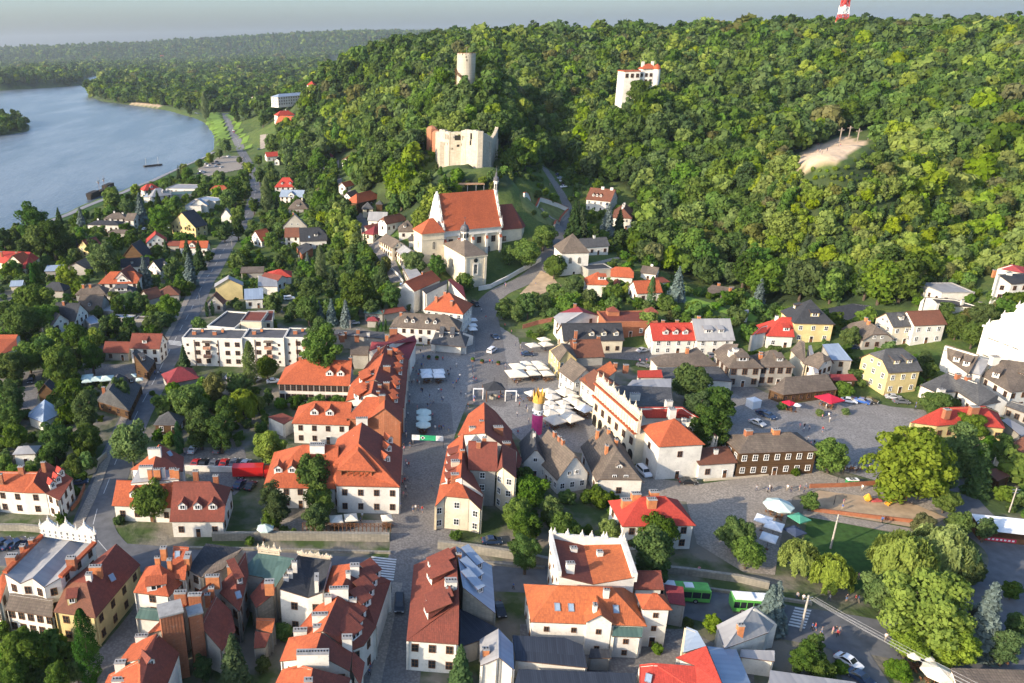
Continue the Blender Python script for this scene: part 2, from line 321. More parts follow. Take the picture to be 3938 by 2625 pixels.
CLEAR=[([(1625,560),(1940,560),(1940,675),(1625,675)],0),([(3025,630),(3060,590),(3260,510),(3400,490),(3440,500),(3380,555),(3330,590),(3260,640),(3180,660),(3080,655)],0),
 ([(1755,295),(1830,290),(1830,330),(1755,330)],0),([(2370,355),(2540,345),(2545,400),(2370,400)],0),([(2300,385),(2420,365),(2420,395),(2330,400)],0),([(2070,640),(2110,640),(2230,760),(2210,800),(2140,760)],0),([(3110,255),(3190,255),(3190,280),(3110,280)],0),
 ([(1130,485),(1145,415),(1135,490)],0),([(1330,600),(1390,600),(1390,690),(1330,690)],0)]
FARLAND=np.log(2600)
def forest_mask(X,Y,Z):
    P=proj(X,Y,Z); px,py,wz=P; R=np.hypot(X,Y)
    vis=(wz>1)
    m=np.zeros(len(X),bool)
    for pg in (FOR_A,FOR_B,FOR_C,FOR_D,FOR_E): m|=inpix(px,py,pg)
    m&=vis&(R>250)
    m|=(~((px>-700)&(px<5000)&vis))&(Z>9)&(R>250)
    m|=(R>2400)&(py<262)&(px<5000)
    m|=(R>900)&(Z>12)
    for pg,_ in CLEAR: m&=~inpix(px,py,pg)
    m&=(Z>-4.2)
    return m
def ground_mesh():
    na,nr=GX.shape; V=np.stack([GX,GY,GZ],-1).reshape(-1,3)
    i=np.arange(na-1)[:,None]*nr; j=np.arange(nr-1)[None]
    a=(i+j).ravel(); F=np.stack([a,a+1,a+nr+1,a+nr],-1)
    # direction: want normals up
    me=bpy.data.meshes.new('ground'); me.from_pydata(V.tolist(),[],F.tolist())
    fm=forest_mask(V[:,0],V[:,1],V[:,2]).astype(float)
    R=np.hypot(V[:,0],V[:,1]); px,py,wz=proj(V[:,0],V[:,1],V[:,2])
    sand=np.zeros(len(V)); P2=V[:,:2]
    for pg,z in (([(1190+0,0)],0),):
        pass
    for pg in ([(495,394),(510,392),(620,400),(615,407),(520,403)],[(595,388),(660,385),(665,398),(600,398)],[(580,270),(700,262),(735,266),(720,276),(620,279)],[(715,240),(860,238),(960,243),(950,250),(880,252),(820,247),(720,248)],[(108,388),(160,386),(160,393),(112,394)],
        [(3030,630),(3130,560),(3250,520),(3330,548),(3290,580),(3215,628),(3130,640),(3060,640)],
        [(2390,470),(2420,440),(2480,480),(2480,500),(2400,510)],[(2300,500),(2350,480),(2360,510),(2310,520)],[(2280,545),(2330,540),(2420,530),(2430,560),(2300,560)]):
        sand=np.maximum(sand,inpix(px,py,pg)&(wz>1))
    town=smooth((1-sdist(P2,FLAT)/12))*1.0
    for nm,arr in (('forest',fm),('sand',sand),('town',town)):
        at=me.attributes.new(nm,'FLOAT','POINT'); at.data.foreach_set('value',arr.astype(np.float32))
    me.polygons.foreach_set('use_smooth',[True]*len(me.polygons))
    m,t,b=newmat('ground_cover'); p=geo(t)
    def att(nm): return N(t,'ShaderNodeAttribute',attribute_name=nm).outputs['Fac']
    g=mixc(t,ramp(t,noise(t,.12,6,p),.35,.65),(.055,.105,.022),(.12,.15,.035)); g=mixc(t,ramp(t,noise(t,1.5,5,p),.4,.7),g,(.05,.075,.02))
    tw=mixc(t,ramp(t,noise(t,.09,5,p),.42,.58),(.055,.085,.025),(.19,.17,.135)); g=mixc(t,att('town'),g,tw)
    vor=N(t,'ShaderNodeTexVoronoi'); vor.inputs['Scale'].default_value=.11; t.links.new(p,vor.inputs['Vector'])
    fo=mixc(t,ramp(t,vor.outputs['Distance'],.1,.75),(.06,.10,.028),(.018,.032,.012)); fo=mixc(t,ramp(t,noise(t,.006,4,p),.35,.65),fo,(.075,.095,.03),'MIX') ; fo=mixc(t,ramp(t,noise(t,.022,6,p,.75),.42,.62),fo,(.02,.035,.014))
    g=mixc(t,att('forest'),g,fo)
    g=mixc(t,att('sand'),g,mixc(t,noise(t,.6,5,p),(.50,.36,.22),(.62,.48,.34)))
    t.links.new(g,b.inputs['Base Color']); b.inputs['Roughness'].default_value=.95
    bump(t,b,math_(t,'ADD',vor.outputs['Distance'],noise(t,.3,5,p)),.5,1.2)
    me.materials.append(m); me.update()
    o=link('ground',me); tag(o,None,None,kind='structure'); return o
ground=ground_mesh()
# river
mb=MB(); mb.face([(-16000,-1500,WZ),(8000,-1500,WZ),(8000,12000,WZ),(-16000,12000,WZ)])
m,t,b=newmat('river_water'); p=geo(t)
mp=N(t,'ShaderNodeMapping'); mp.inputs['Scale'].default_value=(.25,.08,1); mp.inputs['Rotation'].default_value=(0,0,.5); t.links.new(p,mp.inputs[0])
mp2=N(t,'ShaderNodeMapping'); mp2.inputs['Scale'].default_value=(.012,.003,1); mp2.inputs['Rotation'].default_value=(0,0,.9); t.links.new(p,mp2.inputs[0])
c=mixc(t,ramp(t,noise(t,1,6,mp2.outputs[0],.65),.42,.58),(.10,.13,.16),(.19,.22,.245)); t.links.new(c,b.inputs['Base Color'])
b.inputs['Roughness'].default_value=.24; b.inputs['Specular IOR Level'].default_value=.5
h=math_(t,'ADD',noise(t,1.2,6,mp.outputs[0],.65),math_(t,'MULTIPLY',noise(t,1,4,mp2.outputs[0]),2)); bump(t,b,h,.8,.9)
o=mb.obj('river_water',m); tag(o,None,None,kind='structure')
# paved surfaces
M_asph=plain('asphalt',(.135,.138,.145),.85,.25,.5); M_cobble=None
def cobble(name,col):
    m,t,b=newmat(name); p=geo(t); v=N(t,'ShaderNodeTexVoronoi'); v.inputs['Scale'].default_value=2.2; t.links.new(p,v.inputs['Vector'])
    c=mixc(t,ramp(t,noise(t,.15,6,p),.35,.7),col,tuple(x*.7 for x in col)); c=mixc(t,math_(t,'MULTIPLY',v.outputs['Color'],.3) if False else ramp(t,v.outputs['Distance'],.25,.7),c,tuple(x*.6 for x in col))
    c=mixc(t,ramp(t,noise(t,1.2,6,p,.7),.55,.8),c,tuple(x*.55 for x in col))
    t.links.new(c,b.inputs['Base Color']); b.inputs['Roughness'].default_value=.9; bump(t,b,v.outputs['Distance'],.4,.05); MATS[name]=m; return m
M_cob=cobble('cobblestone',(.33,.31,.285)); M_cobd=cobble('dark_cobblestone',(.24,.225,.21)); M_pave=cobble('pale_paving',(.40,.35,.29)); M_sand=plain('sandy_ground',(.42,.31,.20),.95,.3,.4)
M_lawn=plain('lawn_grass',(.045,.10,.02),.95,.35,.8); M_mark=plain('road_paint',(.6,.6,.58),.8,.15,2)
M_wall_st=wm('r')
def sheet(name,pts,mat,lift,th=0,kind='structure',tile=None):
    """flat sheet in the level part of town; pts in photo px"""
    P=[(T(tile,*q) if tile is not None else q) for q in pts]
    P=[at_z(x,y,lift)[:2] for x,y in P]; mb=MB()
    if th: mb.prism(P,lift-th,lift)
    else:
        a=sum(P[i-1][0]*P[i][1]-P[i][0]*P[i-1][1] for i in range(len(P)))
        if a<0: P=P[::-1]
        mb.face([(x,y,lift) for x,y in P])
    o=mb.obj(name,mat); tag(o,None,None,kind=kind); return o
def strip(name,pts,width,mat,lift=.1,tile=None,world=None,marks=False):
    """road ribbon draped on the terrain"""
    P=world or [hit(*(T(tile,*q) if tile is not None else q))[:2] for q in pts]
    S=[]
    for a,b in zip(P[:-1],P[1:]):
        L=math.hypot(b[0]-a[0],b[1]-a[1]); k=max(1,int(L/3))
        for i in range(k): S.append((a[0]+(b[0]-a[0])*i/k,a[1]+(b[1]-a[1])*i/k))
    S.append(P[-1]); S=np.array(S)
    for _ in range(6):
        S[1:-1]=(S[:-2]+2*S[1:-1]+S[2:])/4
    mb=MB(); rows=[]
    wd=width if hasattr(width,'__len__') else (width,width)
    for i in range(len(S)):
        d=S[min(i+1,len(S)-1)]-S[max(i-1,0)]; d=d/np.linalg.norm(d); nn=np.array([-d[1],d[0]])
        w_=wd[0]+(wd[1]-wd[0])*i/len(S)
        rows.append([(*(S[i]+nn*w_*(k/4-.5)),) for k in range(5)])
    rz=[[(x,y,tz(x,y)+lift) for x,y in r] for r in rows]
    for a,b in zip(rz[:-1],rz[1:]):
        for k in range(4): mb.face([a[k+1],a[k],b[k],b[k+1]])
    o=mb.obj(name,mat); tag(o,None,None,kind='structure')
    if marks:
        mm=MB()
        for i in range(0,len(S)-2,4):
            a,b=S[i],S[i+2]; d=(b-a)/max(np.linalg.norm(b-a),1e-6); nn=np.array([-d[1],d[0]])*.07
            mm.face([(*(a+nn),tz(*a)+lift+.02),(*(a-nn),tz(*a)+lift+.02),(*(b-nn),tz(*b)+lift+.02),(*(b+nn),tz(*b)+lift+.02)])
        o2=mm.obj('road_marking',M_mark); tag(o2,None,None,kind='structure')
    return o,S
# cross street at the bottom
strip('road',[(-60,2125),(200,2130),(430,2130),(560,2150),(900,2165),(1250,2190),(1500,2205),(1700,2212),(2050,2215),(2450,2270),(2750,2335),(3050,2400),(3350,2440),(3700,2520),(4100,2600)],(8.5,10.5),M_asph,.03)
# west street
strip('road',[(430,2140),(330,2050),(400,1900),(450,1760),(520,1600),(600,1450),(660,1330),(740,1180),(800,1060),(860,960),(930,860),(975,780),(985,720),(970,660),(950,620),(920,560),(880,480),(865,435)],(9,9),M_asph,.05,marks=True)
strip('footpath',[(295,2030),(365,1890),(410,1760),(480,1600),(565,1450),(625,1330),(700,1190),(765,1060),(825,955)],(2.2,2.2),M_pave,.16)
sheet('market_square',[(1560,1900),(1540,1700),(1545,1500),(1560,1330),(1640,1330),(1790,1300),(1800,1180),(1880,1130),(1960,1160),(2000,1330),(2120,1340),(2330,1480),(2340,1620),(2400,1700),(2330,1760),(2010,1700),(1860,1560),(1800,1540),(1700,1800),(1690,1900)],M_cob,.03)
strip('street',[(1630,2230),(1640,2000),(1640,1850),(1640,1700),(1635,1550)],(15,15),M_cobd,.045)
strip('street',[(1500,2640),(1530,2450),(1555,2300),(1580,2230)],(9.5,10),M_cobd,.055)
strip('footpath',[(1440,2640),(1480,2450),(1510,2300),(1530,2240)],(2,2),M_pave,.11)
strip('street',[(1870,1560),(1890,1450),(1880,1300),(1860,1180),(1900,1130),(2000,1090),(2080,1030),(2120,960),(2160,880),(2190,800),(2160,740),(2120,690),(2090,640)],(11,5.5),M_cobd,.06)
strip('street',[(1529,1085),(1500,1010),(1445,940),(1383,836),(1340,770),(1300,719),(1290,660),(1290,620)],(6,6),M_cobd,.12)
strip('street',[(340,2640),(400,2560),(470,2480),(540,2390),(580,2330)],(6.5,5.5),M_cobd,.05)
strip('street',[(2000,1330),(2200,1350),(2400,1360),(2560,1370),(2700,1400),(2850,1500),(3000,1560)],(8,9),M_cobd,.07)
# big paved yard on the right, car parks, playground, lawns
sheet('small_square',[(2780,1500),(3000,1560),(3380,1500),(3560,1580),(3640,1600),(3560,1720),(3700,1800),(3560,1900),(3200,1800),(3080,1850),(2960,1800),(2820,1840),(2760,1690)],M_cob,.05)
sheet('street',[(2440,1830),(2700,1860),(3120,1800),(3300,1860),(3500,1900),(3640,1880),(3680,1960),(3500,1960),(3150,1880),(3050,1910),(3000,2080),(2980,2210),(2860,2200),(2680,2090),(2640,1930),(2420,1900)],M_pave,.06)
sheet('playground_yard',[(3110,1900),(3150,1885),(3500,1930),(3640,1990),(3560,2035),(3140,1965)],M_sand,.07)
sheet('footpath',[(3090,1962),(3140,1968),(3560,2040),(3530,2060),(3120,1990),(3085,1982)],M_pave,.09)
sheet('lawn',[(3105,1990),(3140,1992),(3500,2060),(3490,2130),(3420,2270),(3200,2260),(3080,2200),(3090,2080)],M_lawn,.06)
sheet('car_park',[(690,1720),(940,1720),(960,1850),(900,1905),(850,1870),(690,1810)],M_cobd,.05)
sheet('courtyard',[(2000,2400),(2650,2420),(2900,2560),(2900,2640),(2000,2640)],M_cobd,.04)
sheet('courtyard',[(1000,1990),(1490,2000),(1490,2055),(1180,2060),(1000,2030)],M_pave,.06)
sheet('yard',[(90,1430),(165,1420),(130,1600),(80,1600)],M_cobd,.05)
sheet('courtyard',[(320,1400),(540,1400),(520,1470),(330,1460)],M_cobd,.05)
strip('street',[(3640,1900),(3720,2000),(3900,2100),(3960,2200),(3850,2300),(3760,2400),(3700,2470)],(12,8),M_asph,.05)
strip('street',[(3560,1800),(3640,1860),(3690,1960)],(10,10),M_asph,.055)
sheet('street',[(3060,2395),(3300,2400),(3350,2520),(3430,2640),(3250,2640),(3200,2500),(3060,2440)],M_asph,.07)
# far bank lawns, levee, car parks by the river
def dsheet(name,pts,mat,lift):
    P=[hit(*q)[:2] for q in pts]; mb=MB(); xs=[p[0] for p in P]; ys=[p[1] for p in P]; st=max((max(xs)-min(xs)),(max(ys)-min(ys)))/60
    gx=np.arange(min(xs),max(xs)+st,st); gy=np.arange(min(ys),max(ys)+st,st)
    for x in gx:
        for y in gy:
            c=np.array([[x+st/2,y+st/2]])
            if sdist(c,P)[0]<0: mb.face([(x,y,tz(x,y)+lift),(x+st,y,tz(x+st,y)+lift),(x+st,y+st,tz(x+st,y+st)+lift),(x,y+st,tz(x,y+st)+lift)])
    if mb.f: tag(mb.obj(name,mat),None,None,kind='structure')
M_lawnl=plain('levee_grass',(.16,.26,.035),.95,.3,.05)
dsheet('riverside_meadow',[(800,440),(835,425),(880,530),(880,545),(850,560),(820,575),(815,520),(790,480)],M_lawnl,.25)
dsheet('levee',[(806,455),(838,430),(888,538),(834,535)],M_lawnl,1.0)
dsheet('car_park',[(1000,520),(1035,515),(1050,560),(1000,575)],M_pave,.35)
dsheet('lawn',[(870,440),(900,440),(960,570),(945,575)],M_lawnl,.3)
dsheet('car_park',[(760,650),(850,600),(935,600),(930,650),(790,680)],M_pave,.3)
strip('footpath',[(60,893),(250,832),(330,795),(400,768),(480,740),(560,705),(660,660),(780,608),(820,585)],(5,5),plain('embankment_path',(.25,.25,.26),.9,.2),.5)
strip('river_bank',[(30,900),(240,838),(325,800),(400,774),(485,744),(560,712),(665,666),(785,614)],(14,14),M_lawn,.25)
strip('footpath',[(2080,800),(2110,830),(2150,860),(2190,830),(2170,790)],(1.6,1.6),M_pave,.15)
dsheet('meadow',[(2000,745),(2040,740),(2180,795),(2160,830),(2120,870),(2070,850),(2010,800)],plain('dry_meadow',(.17,.19,.06),.95,.35,.3),.12)
strip('steps_path',[(2270,1018),(2330,1010),(2400,990)],(3,3),M_pave,.2)
dsheet('yard',[(2000,1130),(2080,1040),(2120,1060),(2160,1100),(2070,1135)],M_sand,.1)
dsheet('garden_lawn',[(2640,1140),(2800,1190),(2930,1210),(2900,1240),(2700,1180),(2600,1160)],M_lawnl,.1)
# zebra crossings
def zebra(p0,p1,n,wpx,tile):
    a=at_z(*T(tile,*p0),.09); b=at_z(*T(tile,*p1),.09); mb=MB(); c=at_z(*T(tile,*wpx),.09)
    dx,dy=c[0]-a[0],c[1]-a[1]
    for i in range(n):
        f=(i+.0)/n; g=(i+.55)/n
        P=[(a[0]+(b[0]-a[0])*k,a[1]+(b[1]-a[1])*k) for k in (f,g)]
        mb.face([(P[0][0],P[0][1],.09),(P[1][0],P[1][1],.09),(P[1][0]+dx,P[1][1]+dy,.09),(P[0][0]+dx,P[0][1]+dy,.09)][::-1])
    tag(mb.obj('zebra_crossing',M_mark),None,None,kind='structure')
zebra((1060,405),(1020,610),9,(1290,430),31); zebra((250,870),(180,1050),7,(400,900),33); zebra((1540,-15),(1560,30),4,(1660,0),20)
# ---------------- windows, doors, chimneys, dormers ----------------
def winmesh(name,w_,h_,frame,mull=1,bars=1,arch=False):
    mb=MB(); f=.09
    mb.box(-w_/2,-.02,0,w_/2,.03,h_,1)
    for x0,x1 in ((-w_/2-f,-w_/2),(w_/2,w_/2+f)): mb.box(x0,-.08,-f,x1,.03,h_+f,0)
    mb.box(-w_/2,-.08,h_,w_/2,.03,h_+f,0); mb.box(-w_/2-.08,-.14,-f-.03,w_/2+.08,.03,-.001,0)
    for i in range(mull):
        x=-w_/2+w_*(i+1)/(mull+1); mb.box(x-.035,-.06,0,x+.035,.025,h_,0)
    for i in range(bars):
        z=h_*(i+1)/(bars+1); mb.box(-w_/2,-.055,z-.025,w_/2,.024,z+.025,0)
    if arch: mb.tube((0,-.05,h_-.02),(0,.02,h_-.02),w_/2,n=14,m=1)
    return mb.mesh(name,[frame,glassm()])
WN={'w':winmesh('window',1.0,1.35,M_white),'d':winmesh('window',1.0,1.35,M_wood),'s':winmesh('window',.7,.8,M_wood,1,0),'b':winmesh('window',1.3,1.7,M_wood,1,2),'a':winmesh('window',1.2,2.6,plain('stone_trim',(.5,.47,.4)),2,4,True),'q':winmesh('window',.8,.9,M_white,1,0)}
def door_mesh():
    mb=MB(); mb.box(-.5,-.05,0,.5,.03,2.1,0); 
    for x in(-.58,.5): mb.box(x,-.09,0,x+.08,.03,2.2,1)
    mb.box(-.5,-.09,2.1,.5,.03,2.2,1); mb.box(-.38,-.07,1.2,.38,-.04,1.9,2); return mb.mesh('door',[M_wood,M_white,glassm()])
DOOR=door_mesh()
def chim_mesh(k,w_,d_,h_):
    mb=MB(); mb.box(-w_/2,-d_/2,-1.6,w_/2,d_/2,h_,0); mb.box(-w_/2-.07,-d_/2-.07,h_,w_/2+.07,d_/2+.07,h_+.12,1)
    nn=max(1,int(w_/.45))
    for i in range(nn):
        x=-w_/2+w_*(i+.5)/nn; mb.tube((x,0,h_+.12),(x,0,h_+.34),.1,n=6,m=2)
    m={'b':M_brick,'w':wm('w'),'o':plain('orange_brick',(.50,.19,.08)),'s':wm('o')}[k]
    return mb.mesh('chimney',[m,plain('cement_cap',(.33,.32,.30)),M_dark])
CHM={}
def chimney(parent,x,y,z,k='b',w_=.95,d_=.6,h_=1.1,rz=0):
    key=(k,w_,d_,h_)
    if key not in CHM: CHM[key]=chim_mesh(*key)
    return link('chimney',CHM[key],parent,(x,y,z),rz)
def dormer(parent,x,y,z,rz,kind,rmat,wmat,wd=1.5,sl=1.0):
    """local frame: face looks to -y ; sits on slope sl rising to +y"""
    mb=MB(); hh=1.25; 
    if kind=='k':   # skylight
        d_=Vector((0,1,sl)).normalized(); n_=Vector((0,-sl,1)).normalized(); c=Vector((0,0,0))
        def P(a,b_,c_): v=Vector((a,0,0))+d_*b_+n_*c_; return tuple(v)
        for (x0,x1,y0,y1,h0,m_) in ((-.42,.42,-.6,.6,.12,1),(-.5,-.42,-.7,.7,.16,0),(.42,.5,-.7,.7,.16,0),(-.42,.42,.6,.7,.16,0),(-.42,.42,-.7,-.6,.16,0)):
            b_=[P(x0,y0,-.1),P(x1,y0,-.1),P(x1,y1,-.1),P(x0,y1,-.1)]; a_=[P(x0,y0,h0),P(x1,y0,h0),P(x1,y1,h0),P(x0,y1,h0)]
            mb.face(a_,m_)
            for i in range(4): mb.face([b_[i],b_[(i+1)%4],a_[(i+1)%4],a_[i]],m_)
        o=mb.obj('skylight',[M_metal,plain('skylight_glass',(.25,.33,.42),.15,.1)],parent,(x,y,z),rz); return o
    w2=wd/2
    if kind=='g':   # gabled
        rz_=hh+w2*.9; L=rz_/sl
        mb.face([(-w2,0,-.4),(w2,0,-.4),(w2,0,hh),(0,0,rz_-.05),(-w2,0,hh)],1)
        for s_ in (-1,1): mb.face([(s_*w2,0,-.4),(s_*w2,hh/sl,hh),(s_*w2,0,hh)],1)
        e=.18; e2=.9*e
        for s_ in (-1,1):
            q=[(s_*(w2+e),-.25,hh-e2),(0,-.25,rz_),(0,L+.2,rz_),(s_*(w2+e),hh/sl-.1,hh-e2)]
            mb.face(q,0); mb.face([(a,b_,c-.1) for a,b_,c in q[::-1]],0)
            mb.face([(s_*(w2+e),-.25,hh-e2-.1),(0,-.25,rz_-.1),(0,-.25,rz_),(s_*(w2+e),-.25,hh-e2)],2)
    else:           # shed
        L=(hh+.1)/max(sl-.28,.2)
        mb.face([(-w2,0,-.4),(w2,0,-.4),(w2,0,hh),(-w2,0,hh)],1)
        for s_ in (-1,1): mb.face([(s_*w2,0,-.4),(s_*w2,L,L*sl),(s_*w2,0,hh)],0)
        e=.2; q=[(-w2-e,-.3,hh),(w2+e,-.3,hh),(w2+e,L,hh+.1+L*.28),(-w2-e,L,hh+.1+L*.28)]
        mb.face(q,0); mb.face([(a,b_,c-.1) for a,b_,c in q[::-1]],0)
        for i,j in ((0,1),(1,2),(3,0)): mb.face([(q[i][0],q[i][1],q[i][2]-.1),(q[j][0],q[j][1],q[j][2]-.1),q[j],q[i]],2)
    o=mb.obj('dormer',[rmat,wmat,M_wood],parent,(x,y,z),rz)
    link('window',WN['q'],o,(0,-.03,.22),0,(max(.8,wd*.62),1,1)); return o
# ---------------- generic house ----------------
HOUSES=[]  # (label, x, y, size)
def house(typ,t,A,B,R,h,roof,wall,label,pitch=1.0,c=(),dm=(),k=None,hf=1.0,o=.45,D=None,flip=0,zg=None,win='d',fl=None,cat='house',name='house',chim='b',nowin=False,door=True,par=.0,cw=None,wide=3.1):
    A=T(t,*A); B=T(t,*B); R=T(t,*R) if R else None
    if zg is None: q=hit((A[0]+B[0])/2,(A[1]+B[1])/2,h); z0=tz(q[0],q[1]); zfix=t in(0,1,3)
    else: z0=zg; zfix=True
    for it in range(5):
        PA=Vector(at_z(*A,z0+h)); PB=Vector(at_z(*B,z0+h)); u=(PB-PA); L=u.length; u=u/L; nn=Vector((-u.y,u.x,0))
        mid=(PA+PB)/2
        if nn.dot(Vector((mid.x,mid.y,0)))<0: nn=-nn
        if flip: nn=-nn
        Dd=D
        if Dd is None:
            d=Vector(ray(*R)); C0=Vector((0,0,CAMH))
            if typ in ('p','h','x','y','s'):
                # plane z=PA.z+pitch*dot(P-PA,nn)
                den=d.z-pitch*d.dot(nn); s_=(PA.z-CAMH+pitch*((C0-PA).x*nn.x+(C0-PA).y*nn.y))/den
                P=C0+d*s_; off=(P-PA).dot(nn); Dd=off if typ=='s' else 2*off
            elif typ=='f':
                P=Vector(at_z(*R,PA.z)); Dd=(P-PA).dot(nn)
            else:
                P=Vector(at_z(*R,PA.z+pitch*L/2)); Dd=(P-PA).dot(nn)
        Dd=max(2.0,min(Dd,60.0))
        ctr=mid+nn*Dd/2
        if not zfix: z0=min(tz(ctr.x,ctr.y),tz(mid.x,mid.y))
    swap=typ in ('g','q')
    # canonical frame: X along ridge
    if swap:
        Lr,Wr=Dd,L; rz=math.atan2(nn.y,nn.x)     # local +x = depth direction, local y = ... 
    else:
        Lr,Wr=L,Dd; rz=math.atan2(u.y,u.x)
        # local y must be depth: if nn is not left of u, flip u
        if (Vector((-math.sin(rz),math.cos(rz),0))).dot(nn)<0: rz+=math.pi
    root=empty(name,(ctr.x,ctr.y,z0),rz); tag(root,label,cat)
    HOUSES.append((label,ctr.x,ctr.y,max(L,Dd),z0+h))
    l,w_=Lr/2,Wr/2
    if typ=='f':
        rm=roof if not isinstance(roof,str) else RM[roof](); wmt=wm(wall); mb=MB()
        mb.box(-l,-w_,-2,l,w_,h-.02,0); mb.obj('wall',wmt,root)
        mb=MB(); pp=par or .35
        mb.face([(-l+.3,-w_+.3,h+.05),(l-.3,-w_+.3,h+.05),(l-.3,w_-.3,h+.05),(-l+.3,w_-.3,h+.05)],0)
        for a in ((-l-.08,-w_-.08,l+.08,-w_+.3),(-l-.08,w_-.3,l+.08,w_+.08),(-l-.08,-w_+.3,-l+.3,w_-.3),(l-.3,-w_+.3,l+.08,w_-.3)): mb.box(a[0],a[1],h-.02,a[2],a[3],h+pp,1)
        mb.obj('roof',[rm,wmt if par else plain('cement_cap',(.33,.32,.30))],root)
        zr=lambda x,y:h+.05
        wl,ww=l,w_; tp=0
    else:
        if typ=='s':
            zr=lambda x,y:h+pitch*(y+w_); wl,ww=l-o,w_-o
            V=[(-l,-w_,h),(l,-w_,h),(l,w_,h+pitch*2*w_),(-l,w_,h+pitch*2*w_)]; FC=[(0,1,2,3)]
        else:
            if k is None: k={'p':(1,1),'g':(1,1),'h':(0,0),'q':(0,0),'x':(.55,.55),'y':(0,0)}[typ]
            if not hasattr(k,'__len__'): k=(k,k)
            if typ=='y': hf=l/w_*.999
            Ht=pitch*w_; k0,k1=k      # k0 at -x end , k1 at +x end
            def zr(x,y):
                a=pitch*(w_-abs(y)); e0=k0*Ht+(x+l)*pitch/hf if k0<1 else 1e9; e1=k1*Ht+(l-x)*pitch/hf if k1<1 else 1e9
                return h+max(0,min(a,e0,e1))
            r0=-l+w_*(1-k0)*hf; r1=l-w_*(1-k1)*hf
            if r1<r0: r0=r1=(r0+r1)/2
            V=[(-l,-w_,h),(l,-w_,h),(l,w_,h),(-l,w_,h),(r0,0,h+Ht),(r1,0,h+Ht)]
            F1=[0,1];F2=[2,3];FC=[]
            if 0<k1<1: V+=[(l,-w_*(1-k1),h+k1*Ht),(l,w_*(1-k1),h+k1*Ht)]; a1,b1=len(V)-2,len(V)-1; F1.append(a1); F2.insert(0,b1); FC.append((a1,b1,5))
            elif k1==0: FC.append((1,2,5))
            F1.append(5)
            F1.append(4)
            if 0<k0<1: V+=[(-l,-w_*(1-k0),h+k0*Ht),(-l,w_*(1-k0),h+k0*Ht)]; a0,b0=len(V)-2,len(V)-1; F1.append(a0); F2.append(b0); FC.append((b0,a0,4))
            elif k0==0: FC.append((3,0,4))
            F2=F2+[4,5]
            FC=[tuple(F1),tuple(F2)]+FC
            if r0==r1: FC=[tuple(i for i in f if not(i==5)) if f[:2]!=(1,2) else (1,2,4) for f in FC]
            FC=[f for f in FC if len(f)>2]
            wl,ww=l-o,w_-o
        rm=roof if not isinstance(roof,str) else RM[roof](); wmt=wm(wall)
        mb=MB()
        for f in FC: mb.face([V[i] for i in f],0)
        th=.16
        for f in FC: mb.face([(V[i][0],V[i][1],V[i][2]-th) for i in f[::-1]],1)
        ed={}
        for f in FC:
            for i in range(len(f)): ed[(f[i-1],f[i])]=1
        for a,b_ in list(ed):
            if (b_,a) not in ed:
                p,q=V[a],V[b_]; mb.face([(p[0],p[1],p[2]-th),(q[0],q[1],q[2]-th),q,p],1)
        # ridge cap
        if typ!='s':
            if r1-r0>.5: mb.obox((r0,0),(r1,0),.28,h+Ht-.04,h+Ht+.09,0)
        mb.obj('roof',[rm,plain('eaves_wood',(.12,.07,.045))],root)
        mb=MB()
        def side(p,q,m_=0,nn_=9):
            ys=[(p[0]+(q[0]-p[0])*i/(nn_-1),p[1]+(q[1]-p[1])*i/(nn_-1)) for i in range(nn_)]
            if nn_%2: pass
            top=[(x,y,min(zr(x*.9995,y),1e8)-.17) for x,y in ys]
            mb.face([(p[0],p[1],-2),(q[0],q[1],-2)]+top[::-1],m_)
        nn_=9 if typ!='s' else 2
        side((-wl,-ww),(wl,-ww),0,2); side((wl,-ww),(wl,ww),0,17 if typ!='s' else 2); side((wl,ww),(-wl,ww),0,2); side((-wl,ww),(-wl,-ww),0,17 if typ!='s' else 2)
        mb.obj('wall',wmt,root)
    # windows
    cam_l=root.matrix_basis.inverted()@Vector((0,0,CAMH)) if True else None
    if not nowin and h>2.2:
        nf=fl or max(1,round(h/3.0)); fh=h/nf; wmsh=WN[win]
        sides=[((-wl,-ww),(wl,-ww),0),((wl,-ww),(wl,ww),math.pi/2),((wl,ww),(-wl,ww),math.pi),((-wl,ww),(-wl,-ww),-math.pi/2)]
        dn=False
        best=None
        for p,q,rr in sides:
            mx,my=(p[0]+q[0])/2,(p[1]+q[1])/2; nx,ny=math.sin(rr),-math.cos(rr)
            d_=((cam_l.x-mx)*nx+(cam_l.y-my)*ny)/math.hypot(cam_l.x-mx,cam_l.y-my)
            if d_<.12: continue
            LL=math.hypot(q[0]-p[0],q[1]-p[1]); nc=max(1,int(LL/wide)); 
            for f in range(nf):
                for i in range(nc):
                    u_=(i+.5)/nc; x=p[0]+(q[0]-p[0])*u_; y=p[1]+(q[1]-p[1])*u_
                    if door and not dn and f==0 and i==nc//2: link('door',DOOR,root,(x,y,.05),rr); dn=True; continue
                    link('window',wmsh,root,(x+nx*.03,y+ny*.03,fh*f+fh*.32),rr)
            end=abs(nx)>.5
            if end and typ not in('s','f'):
                kk=k[1] if nx>0 else k[0]
                if kk>0 and pitch*w_>2.6:
                    for s_ in ((0,) if LL<7 else (-1,1)): link('window',WN['q' if win!='s' else 's'],root,((p[0]+q[0])/2+nx*.03,s_*LL*.13,h+pitch*w_*.12),rr)
    for it in c:   # chimneys (u along ridge -1..1, v across -1..1[,kind])
        kx=it[2] if len(it)>2 else chim; x=it[0]*l; y=it[1]*w_
        if typ in('g','q'): pass
        hh=1.0+ (0 if typ=='f' else abs(it[1])*pitch*w_*.5)
        chimney(root,x,y,zr(x,y),kx,*(cw or (.95,.6)),hh)
